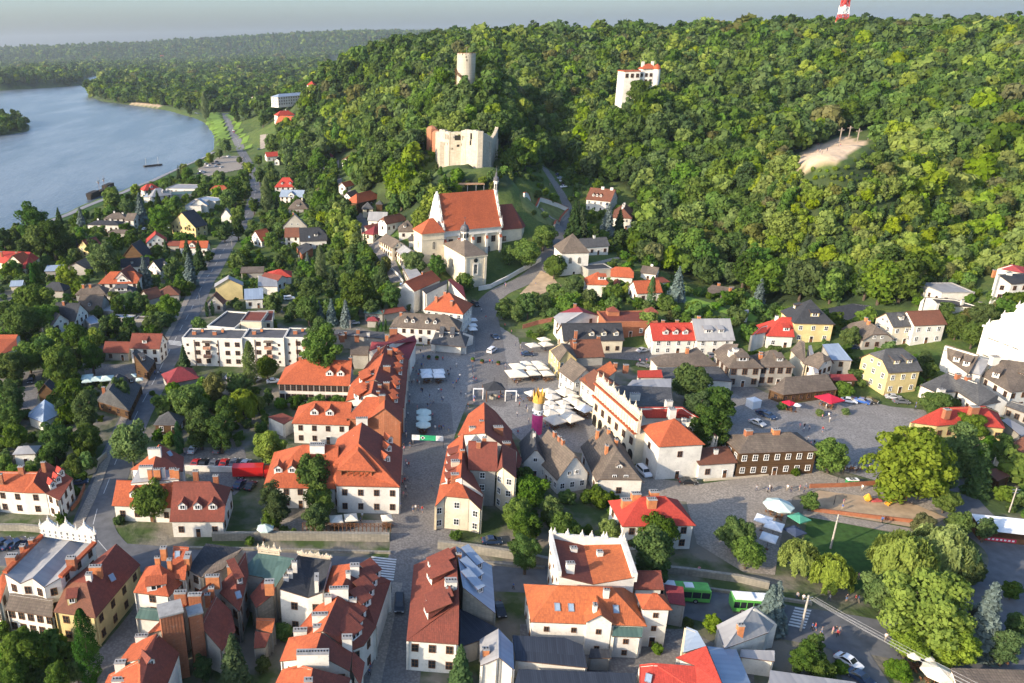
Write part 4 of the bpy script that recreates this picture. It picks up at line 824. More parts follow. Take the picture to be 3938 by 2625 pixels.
# big red house with large dormer
poly_house(21,dict(a=(738,1325,7.2),b=(1325,1338,7.2),c=(1348,985,7.2),r=(970,740,13.6),r2=(940,935,13.6),l=(655,1140,8.2),l2=(745,890,9.6),s1=(1150,1105,10.2),s0=(720,1115,10)),[('b','c','r','r2','s1'),('l','l2','r','r2','s0'),('a','b','s1','r2','s0','l')],'ro','w','largest red-roofed inn, big gabled loggia dormer in front',roofs={0:'rd',1:'ro',2:'ro'},dm=[(905,890,12,870,930,'k',1,.9),(990,890,12.2,1030,930,'k',1,.9),(1230,930,9.2,1290,970,'g',1.7,.9),(1220,1010,9.2,1280,1050,'g',1.7,.9),(1205,1105,9.2,1260,1145,'g',1.7,.9)],fl=2,wide=3.4)  # shade of the right slope put in with the darker tile
H('g',21,(745,1168),(1098,1182),(935,985),9.6,'ro','t','gabled loggia dormer of the largest red-roofed inn',pitch=.8,D=6,nowin=True,o=.3,name='loggia_dormer') if 0 else None
def loggia():
    A=at_z(*T(21,748,1172),10.0);B=at_z(*T(21,1098,1184),10.0); r=[o for o in COL.objects if o.get('label','').startswith('largest red-roofed inn')][0]
    mb=MB(); u=Vector((B[0]-A[0],B[1]-A[1],0)); L=u.length; u.normalize(); n_=Vector((-u.y,u.x,0)); O=Vector((A[0],A[1],0))-Vector((r.location.x,r.location.y,0))
    def P(a,b_,z): v=O+u*a+n_*b_; return (v.x,v.y,z)
    hz=10.0; rise=L*.36; d_=7.0
    hb=L*.38
    for s_ in (0,L):
        q=[P(s_,-.4,hz),P(L/2,hb,hz+rise),P(L/2,d_+2,hz+rise),P(s_,d_,hz)]; q=q if s_==0 else q[::-1]
        mb.face(q,0); mb.face([(a,b_,c-.2) for a,b_,c in q[::-1]],1)
    mb.face([P(0,-.4,hz),P(L,-.4,hz),P(L/2,hb,hz+rise)],0); mb.face([P(0,-.4,hz-.2),P(L/2,hb,hz+rise-.2),P(L,-.4,hz-.2)],1); mb.face([P(0,-.4,hz-.2),P(L,-.4,hz-.2),P(L,-.4,hz),P(0,-.4,hz)],1)
    mb.face([P(L*.1,1.2,hz-2.6),P(L*.9,1.2,hz-2.6),P(L*.9,1.2,hz),P(L*.1,1.2,hz)],2)
    mb.face([P(L*.1,.1,hz-2.6),P(L*.9,.1,hz-2.6),P(L*.9,.1,hz-1.7),P(L*.1,.1,hz-1.7)],1)
    for k_ in range(6): x=L*(.1+.8*k_/5); mb.tube(P(x,.1,hz-2.6),P(x,.1,hz),.09,n=6,m=1)
    for s_ in (L*.1,L*.9): mb.face([P(s_,.1,hz-2.8),P(s_,d_,hz-1),P(s_,d_,hz),P(s_,.1,hz)],3)
    mb.obj('loggia_dormer',[RM['ro'](),M_wood,M_dark,wm('t')],r)
loggia()
H('h',21,(62,1342),(740,1352),(450,950),5.6,'ro','w','lower red wing of the inn beside car park',pitch=.8,k=(0,1),dm=[('f',-.62,.35,'g',1.9),('f',-.24,.35,'g',1.9)],c=[(.42,-.1,'w')],cw=(3.4,1.8),fl=2)
# corner row between street and well (tile 21/22)
H('x',21,(1640,1518),(2072,1548),(1905,1250),6,'rl','c','cream corner house with flowered balcony and half-hip roof',pitch=.75,D=6,win='w',fl=2,wide=3.2) if 0 else poly_house(21,dict(a=(1643,1515,6.2),b=(2070,1550,6.2),c=(2090,1400,6.2),r=(1870,1262,10),m1=(1735,1420,8.4),m2=(1955,1440,8.4),l=(1690,1300,6.6),r2=(1885,1230,10)),[('m1','m2','r'),('b','c','r2','r','m2'),('a','m1','r','r2','l')],'ro','c','cream corner house with flowered balcony and half-hip roof',roofs={1:'rd'},c=[(1825,1220,11,'b',(1.6,1))],win='w',fl=2,wide=4)  # right slope darker in colour to show it shaded
poly_house(21,dict(l1=(1690,1300,7.4),l2=(1760,955,7.4),r2=(1905,838,12),r1=(1880,1245,11.5),e1=(2085,1400,7.2),e2=(1960,1150,8.6)),[('l1','r1','r2','l2'),('r1','e1','e2','r2')],'rd','w','narrow red house with stepped sunlit side roofs',roofs={0:'ro'},c=[(1830,1100,11.6,'s',(1.8,1.2)),(1895,1000,12,'b')],dm=[(1770,1055,9,1700,1060,'s',2.4,.7),(1760,1130,9,1690,1135,'s',2.4,.7),(1750,1200,8.8,1680,1205,'s',2.4,.7),(1745,1275,8.6,1675,1280,'s',2.2,.7)],nowin=True)  # sunlit slope orange, shaded slope of the same roof coloured darker
H('p',21,(1945,1178),(2218,1192),(2080,920),9.4,'rd','s','grey-walled tenement with white windows and central mast',pitch=.7,win='w',fl=3,wide=3.4,c=[(-.3,-.2,'b'),(.1,.1,'b')])
poly_house(21,dict(a=(2200,1195,9),b=(2262,1150,11.4),c=(2390,1255,9),d=(2390,1000,9),e=(2258,930,12)),[('a','b','e'),('b','c','d','e')],'rd','c','cream gabled tenement shaded by leafy crown',win='w',nowin=False,fl=3)
poly_house(21,dict(l1=(1850,860,8),l2=(1950,665,8),r2=(2095,556,12.5),r1=(2100,840,12.5),e1=(2353,1010,7.5),e2=(2353,820,7.5),e3=(2200,640,9)),[('l1','r1','r2','l2'),('r1','e1','e2','e3','r2')],'rd','w','tall gabled tenement with cross-shaped aerials, facing the well',roofs={0:'ro'},c=[(1985,790,11,'s',(1.4,1)),(2070,730,12.4,'b'),(2225,785,11.4,'b',(2.2,1.2)),(2300,930,9.8,'b',(1.8,1.1))],nowin=True)  # right slope carries its shade in the darker tile
poly_house(22,dict(a=(-20,840,7.5),b=(90,1085,5.5),c=(60,1180,5),d=(-40,1010,6)),['abcd'],'rd','s','red verge roof touching blue-grey shingle gable',nowin=True)
# ======== tile 22 : shingle houses ========
H('g',22,(90,1120),(332,1132),(172,795),4.2,'sg','w','dark shingle house nearest the tenement, gable forward',pitch=1.35,c=[(.2,0,'w')],k=(.9,1))
H('g',22,(412,1275),(715,1225),(520,778),4.0,'sh','w','taller shingle house with sun-striped steep roof',pitch=1.4,c=[(-.1,0,'b'),(.15,0,'b'),(.5,0,'b')],k=(.9,1),fl=1,win='w',wide=2)
H('q',22,(770,1290),(1212,1296),(820,770),4.4,'sh','w','white cottage under grey hipped shingle roof with dormer',pitch=1.1,k=(.12,1),dm=[('l',0,.35,'g',1.6)],c=[(-.2,.35,'o'),(.0,-.12,'o'),(.55,.0,'o'),(.75,.4,'o')],fl=1,win='d',wide=5)
# hip house joined to ornate townhouse
H('h',22,(1345,968),(1775,945),(1460,712),9.2,'ro','w','white corner wing under orange hip roof, arched gateway',pitch=.8,k=(0,0),c=[(.45,.0,'w'),(.6,.3,'w')],fl=2,wide=5.5)
poly_house(22,dict(a=(1230,700,9.5),b=(1690,700,9.5),c=(1880,868,8.6),d=(1720,700,9.8),e=(1560,598,12),f=(1150,600,12)),[('a','b','c','d','e','f')],'rr','w','deep red roof with a pair of fluted white stacks',c=[(1470,620,13,'w',(1.6,1.6)),(1440,545,13,'w',(1.6,1.2))],nowin=True)
poly_house(22,dict(a=(1000,590,8.6),b=(1480,590,8.6),c=(1460,420,9.4),d=(1000,400,9.4),e=(900,420,8.8)),['abcde'],'sg','w','sunken slate roof behind ornate attic wall',c=[(1130,480,10.5,'w',(2.4,1.2))],nowin=True)
poly_house(22,dict(a=(990,470,8),b=(1458,480,8),c=(1462,338,9),d=(1105,350,9)),['abcd'],'gy','w','pale patched parapet roof between trees and townhouse',nowin=True,inset=.02)
poly_house(22,dict(a=(1150,330,7),b=(1385,330,7),c=(1370,258,8),d=(1150,265,8)),['abcd'],'rr','w','small flat bright red roof terrace',nowin=True)
poly_house(22,dict(a=(700,400,7.6),b=(790,400,7.6),c=(960,265,9.6),d=(900,178,10.4),e=(640,345,8)),['abcde'],'rl','c','long pale orange tiled roof sliding toward market square',c=[(950,200,10.8,'b'),(1045,215,10,'b',(1.4,1))],nowin=True)
poly_house(22,dict(a=(605,470,7.6),b=(770,610,7.6),c=(765,480,8),d=(640,345,8)),['abcd'],'br','w','narrow white tenement with blue-framed windows and flowers',fl=2,wide=2.2,win='w') if 0 else None
H('p',22,(612,345),(772,475),(850,290),7.4,'br','c','narrow tenements with brown roof left of attic wall',pitch=.6,D=9,win='w',fl=2,wide=2.3)
H('p',22,(418,262),(560,372),(600,200),5.6,'sh','w','white shingled house stepping down to beer garden',pitch=.9,D=8,win='w',fl=2,wide=2.2)
poly_house(22,dict(a=(560,330,6),b=(660,330,6),c=(840,215,7.4),d=(650,225,7.8),e=(560,300,6.2)),['abcde'],'sh','w','brown plank roof between shingle tenements',nowin=True)
poly_house(22,dict(a=(430,185,6.2),b=(598,168,6.2),c=(560,30,8.2),p=(505,80,9.6),l=(345,75,6.2),q=(450,12,9.6)),[('a','p','q','l'),('p','b','c','q')],'sh','y','yellow-cream gabled house with timber-patterned gable',win='w',fl=2,wide=2.6)
# roof skeleton house
H('p',22,(560,150),(850,140),(700,-20),6.2,'br','s','house whose bare rafter lattice roof is unfinished',pitch=.8,c=[(-.8,-.5,'b'),(-.75,-.2,'b'),(.9,.1,'b',)],nowin=True)
H('h',22,(1268,230),(1890,215),(1690,45),3.6,'sh','w','long pale shingle roof between parked cars and trees',pitch=.55,nowin=True) if 0 else poly_house(22,dict(a=(1268,155,4.2),b=(1330,225,3.6),c=(1700,225,4),d=(1895,222,4),e=(1690,48,7.2),f=(1580,100,6.2),g=(1400,110,5.6)),[('a','b','g'),('b','c','f','g'),('c','d','e','f')],'sh','w','long pale shingle roof between parked cars and trees',c=[(1610,60,7.8,'o')],nowin=True)
poly_house(22,dict(a=(1350,330,3.4),b=(2025,365,3.6),c=(1895,228,4.6),d=(1330,235,4.4)),['abcd'],'sg','w','long lean-to plank roof below pale shingle hip',nowin=True)
H('x',22,(1985,245),(2310,242),(2080,60),6.4,'sh','s','big inn with hipped shingle roof and curtained arcade',pitch=.9,k=(.0,.0),dm=[('f',-.1,.35,'s',3.6)],c=[(-.5,.05,'w'),(-.3,.0,'w')],cw=(1.4,1.4),fl=2,wide=2.4,win='b')
poly_house(22,dict(l=(1850,90,6.4),a=(1990,245,6.4),r=(2080,20,10.6),s=(1950,20,8.4)),[('l','a','r','s')],'sh','s','shaded shingle slope at west flank of big inn',nowin=True)
H('h',23,(-80,235),(255,235),(80,80),6.2,'sh','s','second shingle inn east of big inn',pitch=.85,dm=[('f',.2,.35,'s',2.2)],c=[(-.6,.1,'o'),(-.7,-.2,'o')],fl=2,wide=2.4,win='b')
H('s',22,(1715,1135),(2075,1112),(1950,960),4.2,'br','w','single-storey white annexe with rusty sheet roof',pitch=.35,c=[(.15,.2,'w')],fl=1,wide=3.4,win='d')
H('h',22,(2082,1028),(2825,1000),(2500,835),6.6,'sh','t','old timber granary with broad pale shingle roof',pitch=.55,c=[(-.55,.05,'b',),(.12,.0,'o')],cw=(1.6,1.2),fl=2,wide=2.6,win='w')
H('h',22,(1010,1700),(1690,1690),(1350,1425),6,'rr','w','bright red ribbed roof house with orange chimneys',pitch=.8,c=[(-.7,.1,'o'),(-.45,.1,'o'),(-.1,-.3,'o'),(.1,.3,'o')],cw=(1.8,1.2),fl=2)
# ======== tile 23 ========
poly_house(23,dict(a=(10,440,3),b=(140,490,3),c=(480,455,3),d=(640,440,3),e=(545,295,6),f=(160,325,6)),[('a','b','f'),('b','c','d','e','f')],'sh','t','low tavern with wavy shingle roof behind red parasol',pitch if 0 else 't',) if 0 else poly_house(23,dict(a=(10,440,3),b=(140,490,3),d=(640,440,3),e=(545,295,6),f=(160,325,6)),[('a','b','f'),('b','d','e','f')],'sh','t','low tavern with wavy shingle roof behind red parasol',wide=2.4)
H('s',23,(600,358),(825,356),(690,298),3,'mr','t','small dark red sheet-roofed shed beside yellow house',pitch=.3)
H('p',23,(1108,290),(1422,268),(1090,68),7,'sg','y','yellow stone house with slate roof and two wedge dormers',pitch=.85,k=(.55,.55),dm=[('f',-.3,.35,'s',2.0),('f',.45,.35,'s',2.0)],fl=2,wide=3,win='w')
H('g',23,(470,250),(612,200),(560,25),6.5,'sh','w','white narrow house with bay windows and shingle gable',pitch=.9,k=(.5,.5),fl=2,wide=2,win='d')
poly_house(23,dict(a=(372,40,8),b=(400,30,8),c=(470,290,6),d=(430,292,6)),['abcd'],'gy','w','white sloping party wall with round vent',nowin=True,inset=.01)
poly_house(23,dict(a=(590,160,6),b=(780,165,6),c=(650,5,8.6),d=(500,15,8.6)),['abcd'],'bl','s','blue-grey sheet roof between two tall gables',dm=[],wide=3)
poly_house(23,dict(a=(205,75,6),b=(350,215,6),c=(340,0,8.6),d=(300,-20,8.8)),['abcd'],'sh','c','cream gabled house left of narrow white house',nowin=True)
poly_house(23,dict(a=(1395,400,4),b=(1550,470,4),m=(1740,460,4.2),c=(1940,590,4.4),d=(2190,545,4.4),r=(1660,280,7.2),r2=(1930,375,7.6),s=(2110,490,6.4)),[('a','b','m','r'),('m','c','r2','r'),('c','s','r2') if 0 else ('c','d','s','r2')],'sg','w','long white house with cross-hipped grey roof by chapel yard',c=[(1750,300,8,'b',(1.2,1)),(1840,325,8,'b',(1.2,1)),(1595,440,5.8,'w',(1.6,1.2))],fl=1,wide=3)
poly_house(23,dict(a=(1620,110,5),b=(1700,170,5),c=(1850,275,5),d=(1950,100,8.8),e=(1640,10,8.8)),['abcde'],'sh','w','long shingle roof with timber dormers below white church',dm=[(1650,120,6,1620,150,'s',1.6,.8),(1730,175,6,1700,205,'s',1.6,.8),(1820,215,6.2,1790,245,'s',1.6,.8)],nowin=True)
poly_house(23,dict(a=(1960,305,6),b=(2230,462,6),c=(2420,440,6),d=(2420,190,10),e=(2150,160,10)),['abcde'],'sh','w','curving shingle roof wing joined to church',dm=[(2090,320,7.4,2060,350,'s',1.6,.8),(2330,330,7.4,2300,370,'s',1.6,.8)],c=[(2090,140,11,'w',(2,1.4))])
poly_house(23,dict(a=(1845,275,5),b=(1955,300,6),c=(2050,160,8),d=(1930,130,8.6)),['abcd'],'gy','w','white scrolled gable between the shingle wings',nowin=True,inset=.01)
poly_house(23,dict(a=(1310,742,4.4),b=(1560,775,4.4),m=(1740,760,4.4),c=(2180,798,4.2),d=(2110,640,5),r=(1590,605,7.6),r2=(2000,590,8)),[('a','b','r'),('b','m','r2','r'),('m','c','d','r2')],'rr','y','deep red hipped roof house behind broad tree',c=[(1650,625,8.6,'b',(1.4,1.2)),(1900,600,9,'b',(2,1.2))],fl=1,wide=2)
poly_house(23,dict(a=(2100,1005,4),b=(2353,1090,4),c=(2430,1080,4),d=(2430,860,7),e=(2353,870,7)),['abcde'],'br','w','brown hipped roof villa at right edge',fl=1)
poly_house(23,dict(a=(2180,590,3.6),b=(2420,680,3.6),c=(2420,590,5),d=(2240,540,5)),['abcd'],'sg','s','little grey shingle house at right edge',wide=2)
poly_house(23,dict(a=(2145,720,2.6),b=(2330,870,2.6),c=(2420,820,2.6),d=(2200,700,2.6)),['abcd'],'gy','s','flat pale concrete roof beside red hipped house',nowin=True)
poly_house(23,dict(a=(2000,1190,2.6),b=(2110,1280,2.6),c=(2230,1230,2.6),d=(2090,1160,2.6)),['abcd'],'br','t','small brown shed roof behind the spruce',nowin=True)
# ======== tile 13 ========
H('y',13,(242,1402),(622,1412),(372,1180),6.6,'dk','y','cream house under tall charcoal pyramid roof',pitch=1.0,dm=[('f',.05,.3,'s',2.6),('l',.3,.4,'s',1.6)],fl=2,wide=3,win='w')
H('h',13,(-10,1520),(248,1528),(100,1345),4.2,'rr','w','bright red roof with bay dormer and white chimney',pitch=.9,k=(0,1),dm=[('f',.45,.3,'s',2)],c=[(.0,.1,'w')],fl=1,win='w')
poly_house(12,dict(a=(2212,1425,5.4),b=(2353,1400,5.4),c=(2353,1330,7.4),d=(2300,1345,7.2)),['abcd'],'rr','w','bright red roof wedge left of bay dormer',nowin=True)
H('p',13,(1152,1438),(1352,1426),(1200,1300),6.4,'sg','c','cream house with grey roof joined to brown-roofed one',pitch=.8,dm=[('f',.1,.45,'g',1.4)],fl=2,win='w',wide=2.6)
H('p',13,(1345,1424),(1652,1412),(1430,1285),6.4,'br','w','long white two-storey house with brown roof and arches',pitch=.75,fl=2,win='w',wide=2.6)
H('g',13,(870,1560),(1165,1552),(880,1345),3.2,'sh','s','grey shingle cottage with street stalls before it',pitch=.75,k=(.5,.5),c=[(0,.1,'o'),(.4,0,'o')],fl=1)
poly_house(13,dict(a=(500,1270,5),b=(580,1380,3.4),c=(930,1390,3.4),d=(1000,1310,4.6),e=(940,1235,6.4),f=(780,1215,6.4)),['abcdef'],'dk','s','dark shaded long roof behind the charcoal pyramid',nowin=True)
poly_house(13,dict(a=(1960,985,7),b=(2240,1048,6.2),r=(2110,955,9.4),c=(2420,1030,6.6),d=(2420,940,8.6)),[('r','b','c','d')],'dk','w','white gabled villa with charcoal roof at right slope',wide=3,c=[(2085,915,9.8,'o'),(2210,935,9.6,'w',(2,1.4))])
poly_house(13,dict(a=(2110,900,8),b=(2353,945,8),c=(2430,900,9),d=(2240,862,10)),['abcd'],'mr','w','raspberry-coloured roof above the charcoal villa',nowin=True)
H('f',13,(1600,1122),(1900,1120),(1700,1030),4.6,'gy','w','white flat-roofed terrace villa below the wood',fl=1)
poly_house(13,dict(a=(1410,1200,4),b=(1700,1240,4),c=(2000,1262,4),d=(1720,1180,6),e=(1450,1160,6)),['abcde'],'dk','w','dark blue hipped roofs with white chimneys in shade',c=[(1560,1220,5.6,'w'),(1790,1190,6,'w'),(1950,1210,5.6,'w')],nowin=True)
# ======== tile 12 ========
H('y',12,(448,758),(718,752),(562,575),10.6,'sh','w','white belfry tower with tall shingle pyramid roof',pitch=1.05,fl=1,nowin=True,name='bell_tower',cat='bell tower',zg=4.5)
H('p',12,(640,705),(898,688),(750,615),4,'sg','w','long low grey-roofed house behind belfry',pitch=.8,c=[(.1,0,'w')],fl=1)
H('p',12,(672,262),(905,285),(850,165),6,'br','w','white mansion wing with dark tile roof, stepped gable',pitch=.9,c=[(.0,.0,'w'),(.7,.0,'w')],cw=(1.6,1),dm=[('f',-.5,.3,'g',1.2),('f',-.2,.3,'g',1.2),('f',.1,.3,'g',1.2)],win='w')
H('g',12,(915,430),(1105,440),(1040,190),6,'br','w','south wing of the mansion with many white chimneys',D=20,pitch=.8,k=(.0,1),c=[(-.4,.1,'w'),(-.1,.0,'w'),(.2,.1,'w'),(.5,0,'w')],cw=(1.2,.9),win='w')
H('h',12,(680,1045),(905,1050),(790,930),5.6,'ro','w','red hipped cottage with dark roof terrace near belfry',pitch=.9,dm=[('f',.3,.4,'s',3)],fl=1,win='w')
H('x',12,(900,972),(1115,985),(1000,885),5,'ro','w','orange gabled cottage in middle of red-roof cluster',pitch=.9,fl=1)
H('g',12,(925,1050),(985,1055),(930,985),4,'ro','w','short red porch wing in red-roof cluster',pitch=.8,nowin=True)
H('p',12,(1145,1130),(1385,1120),(1280,1005),3.6,'ro','w','long red cottage behind green arch of ivy',pitch=.8,fl=1)
H('h',12,(1300,1035),(1455,1020),(1390,975),4,'rd','w','little dark-red roof right end of red-roof cluster',pitch=.7,nowin=True)
H('p',12,(1170,940),(1325,960),(1260,882),3.2,'sh','w','small white cottage with brown roof by the hillside',pitch=.6,fl=1,c=[(.1,.1,'w')])
H('f',12,(700,915),(920,900),(790,860),4,'dk','s','dark flat-roofed annexe behind red cluster',nowin=True)
poly_house(12,dict(a=(1668,1190,2.6),b=(1830,1215,2.6),c=(2085,1250,3),d=(2155,1160,3),e=(2050,1078,6),f=(1835,1045,6.2)),[('a','b','f'),('b','c','e','f'),('c','d','e')],'sh','w','wide shingle-roofed villa below the wooded slope',c=[(1900,1035,7,'o'),(2005,1075,7,'o')],dm=[(2005,1140,4.2,2000,1180,'s',1.6,.6)],wide=2)
poly_house(12,dict(a=(380,1325,5.6),b=(440,1410,4.6),r=(655,1280,8.6),c=(812,1312,6.2),r2=(600,1225,8.8),d=(435,1285,6.4)),[('a','b','r','r2','d') if 0 else ('a','b','r','d'),('d','r','r2'),('r','c','r2')],'mr','w','white gabled guesthouse with maroon and grey roof',roofs={0:'gy'},wide=4,c=[(578,1225,9.6,'b')])
H('f',12,(860,1395),(1335,1390),(1000,1295),5.4,'rd','b','roofless-looking brick building with two red corner pyramids',fl=1,par=.4,wide=3,win='w')
for x,y in ((935,1295),(1290,1300)): H('y',12,(x-55,y),(x+55,y),(x,y-52),6.4,'rd','b','%s red pyramid turret on brick building'%('left' if x<1000 else 'right'),pitch=.9,nowin=True,o=.1,name='turret',cat='turret')
H('p',12,(470,1565),(1032,1560),(760,1400),5.2,'dk','c','long charcoal roof with three wooden dormers',pitch=.9,dm=[('f',-.05,.28,'g',1.7),('f',.35,.28,'g',1.7),('f',.75,.28,'g',1.7)],c=[(-.6,-.9,'b')],fl=1)
H('p',12,(1290,1562),(1690,1560),(1450,1398),5,'rr','w','vivid red roof with three white dormers, white walls',pitch=.9,dm=[('f',-.35,.35,'g',1.8),('f',.1,.35,'g',1.8),('f',.55,.35,'g',1.8)],c=[(-.35,.1,'b'),(.3,.1,'b')],fl=2,wide=3,win='w')
H('p',12,(1692,1562),(2050,1560),(1800,1360),5,'gy','w','light grey roof with two shed dormers beside vivid red',pitch=.9,dm=[('f',-.3,.35,'s',2.6),('f',.35,.35,'s',1.8)],c=[(-.6,.1,'o')],fl=2,wide=3,win='w')
poly_house(13,dict(a=(-300,1330,3),b=(-180,1330,3),c=(-180,1290,3.6),d=(-300,1290,3.6)),['abcd'],'gy','w','grey garage roof behind the light grey house',nowin=True)
# ======== tile 11 ========
H('h',11,(165,152),(372,150),(250,62),5,'rr','w','red mansard-like roof house among left trees',pitch=1.1,dm=[('f',-.3,.3,'g',1.4),('f',.4,.3,'g',1.4)])
H('p',11,(212,240),(430,245),(310,175),4.5,'bl','w','pale blue metal roof house with white gable',pitch=.8,dm=[('f',0,.1,'g',4)])
H('h',11,(290,352),(478,350),(375,262),3,'sh','s','brown shingle pyramid-roofed cottage with white base',pitch=1.0,dm=[('f',0,.3,'s',2)])
H('g',11,(238,512),(470,515),(370,400),3.6,'gy','s','grey gabled house with twin roof slopes',pitch=1.0,c=[(.3,.1,'b')])
H('h',11,(258,612),(402,610),(335,522),5,'br','w','brown-red roof house with cream walls, left half',pitch=.9,k=(1,1),fl=2)
H('h',11,(400,650),(655,640),(520,520),4.4,'dk','w','long charcoal roof house with gabled dormer, right half',pitch=.9,k=(1,.4),dm=[('f',.2,.35,'s',2),('f',-.3,.3,'k')])
poly_house(11,dict(a=(420,770,3),b=(525,702,5),c=(460,660,5),d=(370,700,3)),['abcd'],'dk','b','black shed roof with brick gable',nowin=True)
H('p',11,(30,990),(195,1020),(110,940),4.8,'rd','w','rust-red roof house joined to crimson one',pitch=.5,fl=1)
H('h',11,(100,985),(330,975),(215,905),4.4,'rr','w','crimson hip roof behind rust-red roof',pitch=.5,nowin=True)
poly_house(11,dict(a=(15,1060,4.2),b=(200,1065,4.2),c=(190,1000,4.6),d=(20,960,5)),['abcd'],'gy','w','white curved-parapet workshop left of willow birches',nowin=True)
H('p',11,(878,235),(960,205),(940,125),4,'sh','w','grey shingle cottage uphill on village street',pitch=.9,D=7)
H('h',11,(928,292),(1160,238),(1060,172),3.6,'ro','t','orange-red cottage with timber gallery on village street',pitch=.9)
H('p',11,(820,150),(905,130),(880,88),3,'ro','w','tiny orange roof at the top of the village street',pitch=.8,D=6)
H('y',11,(972,352),(1080,350),(1025,285),5,'sg','c','grey pyramid-roofed lookout porch house',pitch=1.0,fl=2)
H('y',11,(1095,310),(1165,310),(1130,270),4,'sg','t','tiny pyramid-roofed turret next to porch house',pitch=1.0,nowin=True)
H('p',11,(1020,458),(1198,462),(1110,378),4,'gy','w','long grey sheet roof cottage on village street',pitch=.8,fl=1)
H('x',11,(1198,480),(1385,440),(1290,385),4.2,'br','w','brown-roofed white gabled house above village street',pitch=.9)
H('s',11,(1030,545),(1205,510),(1120,480),2.6,'rd','s','rusty corrugated lean-to under the grey cottage',pitch=.4,nowin=True)
H('y',11,(1075,590),(1212,545),(1142,490),2.8,'mr','c','maroon pyramid roof cottage',pitch=.8)
H('h',11,(1305,560),(1482,558),(1400,450),3.4,'sh','w','mossy shingle cottage beside church tower foot',pitch=.9,dm=[('f',-.3,.35,'s',1.4)])
H('p',11,(1118,640),(1245,712),(1290,600),5,'sh','c','cream row house with plank roof lining village street',pitch=.7,D=8,fl=2,wide=2.4)
H('p',11,(1240,705),(1345,790),(1400,650),4.6,'gy','c','cream row house with grey sheet roof, lower down',pitch=.6,D=8,fl=2,wide=2.4)
H('y',11,(1395,640),(1478,640),(1440,585),3.4,'sg','w','small grey pyramid roof touching church tower',pitch=.8,nowin=True)
poly_house(11,dict(a=(1340,870,4.5),b=(1420,1000,4.5),c=(1530,960,5),d=(1430,830,5)),['abcd'],'gy','w','white house half hidden under street trees',wide=2.6)
# red multi-roof corner building
H('q',11,(1540,1275),(1905,1320),(1700,1060),9,'ro','w','large orange hip roof over white corner hotel',pitch=.75,k=(0,.0),c=[(.2,.25,'b'),(-.6,-.3,'b'),(-.5,.5,'b')],cw=(1.2,1),fl=3,wide=2.6,win='w')
H('p',11,(1455,1110),(1700,1000),(1600,960),9,'ro','w','rear orange roof of white corner hotel with saw-tooth dormers',pitch=.7,D=9,c=[(.3,.0,'b')],nowin=True)
poly_house(11,dict(a=(1520,1090,9),b=(1750,1000,9.6),c=(1760,1030,9),d=(1560,1130,8.6)),['abcd'],'dk','w','dark flat infill roof between the two orange hotel roofs',nowin=True)
poly_house(11,dict(a=(1760,1000,9),b=(1930,1180,7.6),c=(1900,1060,7.6),d=(1790,990,8.6)),['abcd'],'mr','w','dark red shaded slope on hotel east side',nowin=True)  # maroon tile paints the shade on this side of the orange roof
H('h',11,(1230,1432),(1870,1470),(1560,1315),6,'sh','w','long black-shingled inn with four little dormers',pitch=.85,dm=[('f',-.55,.35,'g',1.2),('f',-.35,.35,'g',1.2),('f',.05,.35,'g',1.2),('f',.28,.35,'g',1.2)],c=[(-.75,.1,'b')],fl=2,wide=2.8,win='d')
poly_house(11,dict(a=(1600,1590,3.2),b=(1925,1620,3.2),c=(1965,1500,3.4),d=(1870,1470,5.8),e=(1660,1455,5.8)),['abcde'],'sg','w','low arcade roof sloping from the black-shingled inn',dm=[(1700,1530,4.4,1690,1570,'s',1.2,.6),(1800,1535,4.4,1795,1575,'s',1.2,.6)],nowin=True,inset=1.6)
poly_house(11,dict(a=(1180,1600,8),b=(1435,1560,8),c=(1290,1480,10),d=(1265,1470,10)),['abcd'],'rd','w','small steep red roof left of black-shingled inn',c=[(1260,1450,11.4,'b',(2.4,1)),(1200,1510,10,'o',(1,1))],nowin=True)
H('p',11,(985,1310),(1170,1320),(1080,1275),3,'gn','s','green mossy shed roof under walnut trees',pitch=.4,nowin=True)
H('p',11,(1170,1320),(1380,1285),(1270,1262),3,'rd','s','low red lean-to roof beside corner hotel',pitch=.4,nowin=True)
H('h',11,(1010,1380),(1125,1385),(1065,1340),2.6,'mr','s','tiny dark red hipped garden hut',pitch=.6,nowin=True)
H('f',11,(-10,1390),(150,1385),(60,1290),6,'rd','c','cream block with flat roof beside the white apartments',fl=2)
# ======== tile 10 ========
H('f',10,(1905,1435),(2155,1455),(1990,1290),5.6,'dk','w','rear flat-roofed block behind white apartments',par=.5,nowin=True)
H('f',10,(2210,1385),(2400,1390),(2300,1295),7,'rd','c','cream flat tower part behind white apartments',fl=1)
H('g',10,(1968,1070),(2235,1055),(2100,960),6,'gy','y','yellow gable-ended workshop with white metal roof',pitch=.55,nowin=True)
H('g',10,(1882,1225),(2052,1228),(2085,1110),3.2,'br','s','little brown gabled kiosk house by the road',pitch=1.0,fl=1,c=[])
H('s',10,(2245,1185),(2420,1175),(2330,1080),4,'bl','w','pale blue shed-roofed hall beside the workshop',pitch=.3)
H('s',10,(2205,940),(2420,935),(2310,880),3.6,'sh','s','brown flat lean-to roofs by the road',pitch=.2,nowin=True)
H('g',10,(1562,488),(1795,525),(1700,400),5.8,'dk','y','yellow chalet with wide charcoal roof and balcony',pitch=.75,win='d',fl=2,D=10)
H('f',10,(1700,325),(1845,325),(1770,270),6.4,'gy','w','modern white cube house with tall window',fl=1,wide=5)
H('g',10,(1745,320),(1908,320),(1860,250),6,'bl','w','modern white gabled house with blue metal roof',pitch=.7,nowin=True)
H('f',10,(1790,262),(1980,285),(1880,235),4.6,'bl','w','white flat pavilion roof behind the modern cube',nowin=True)
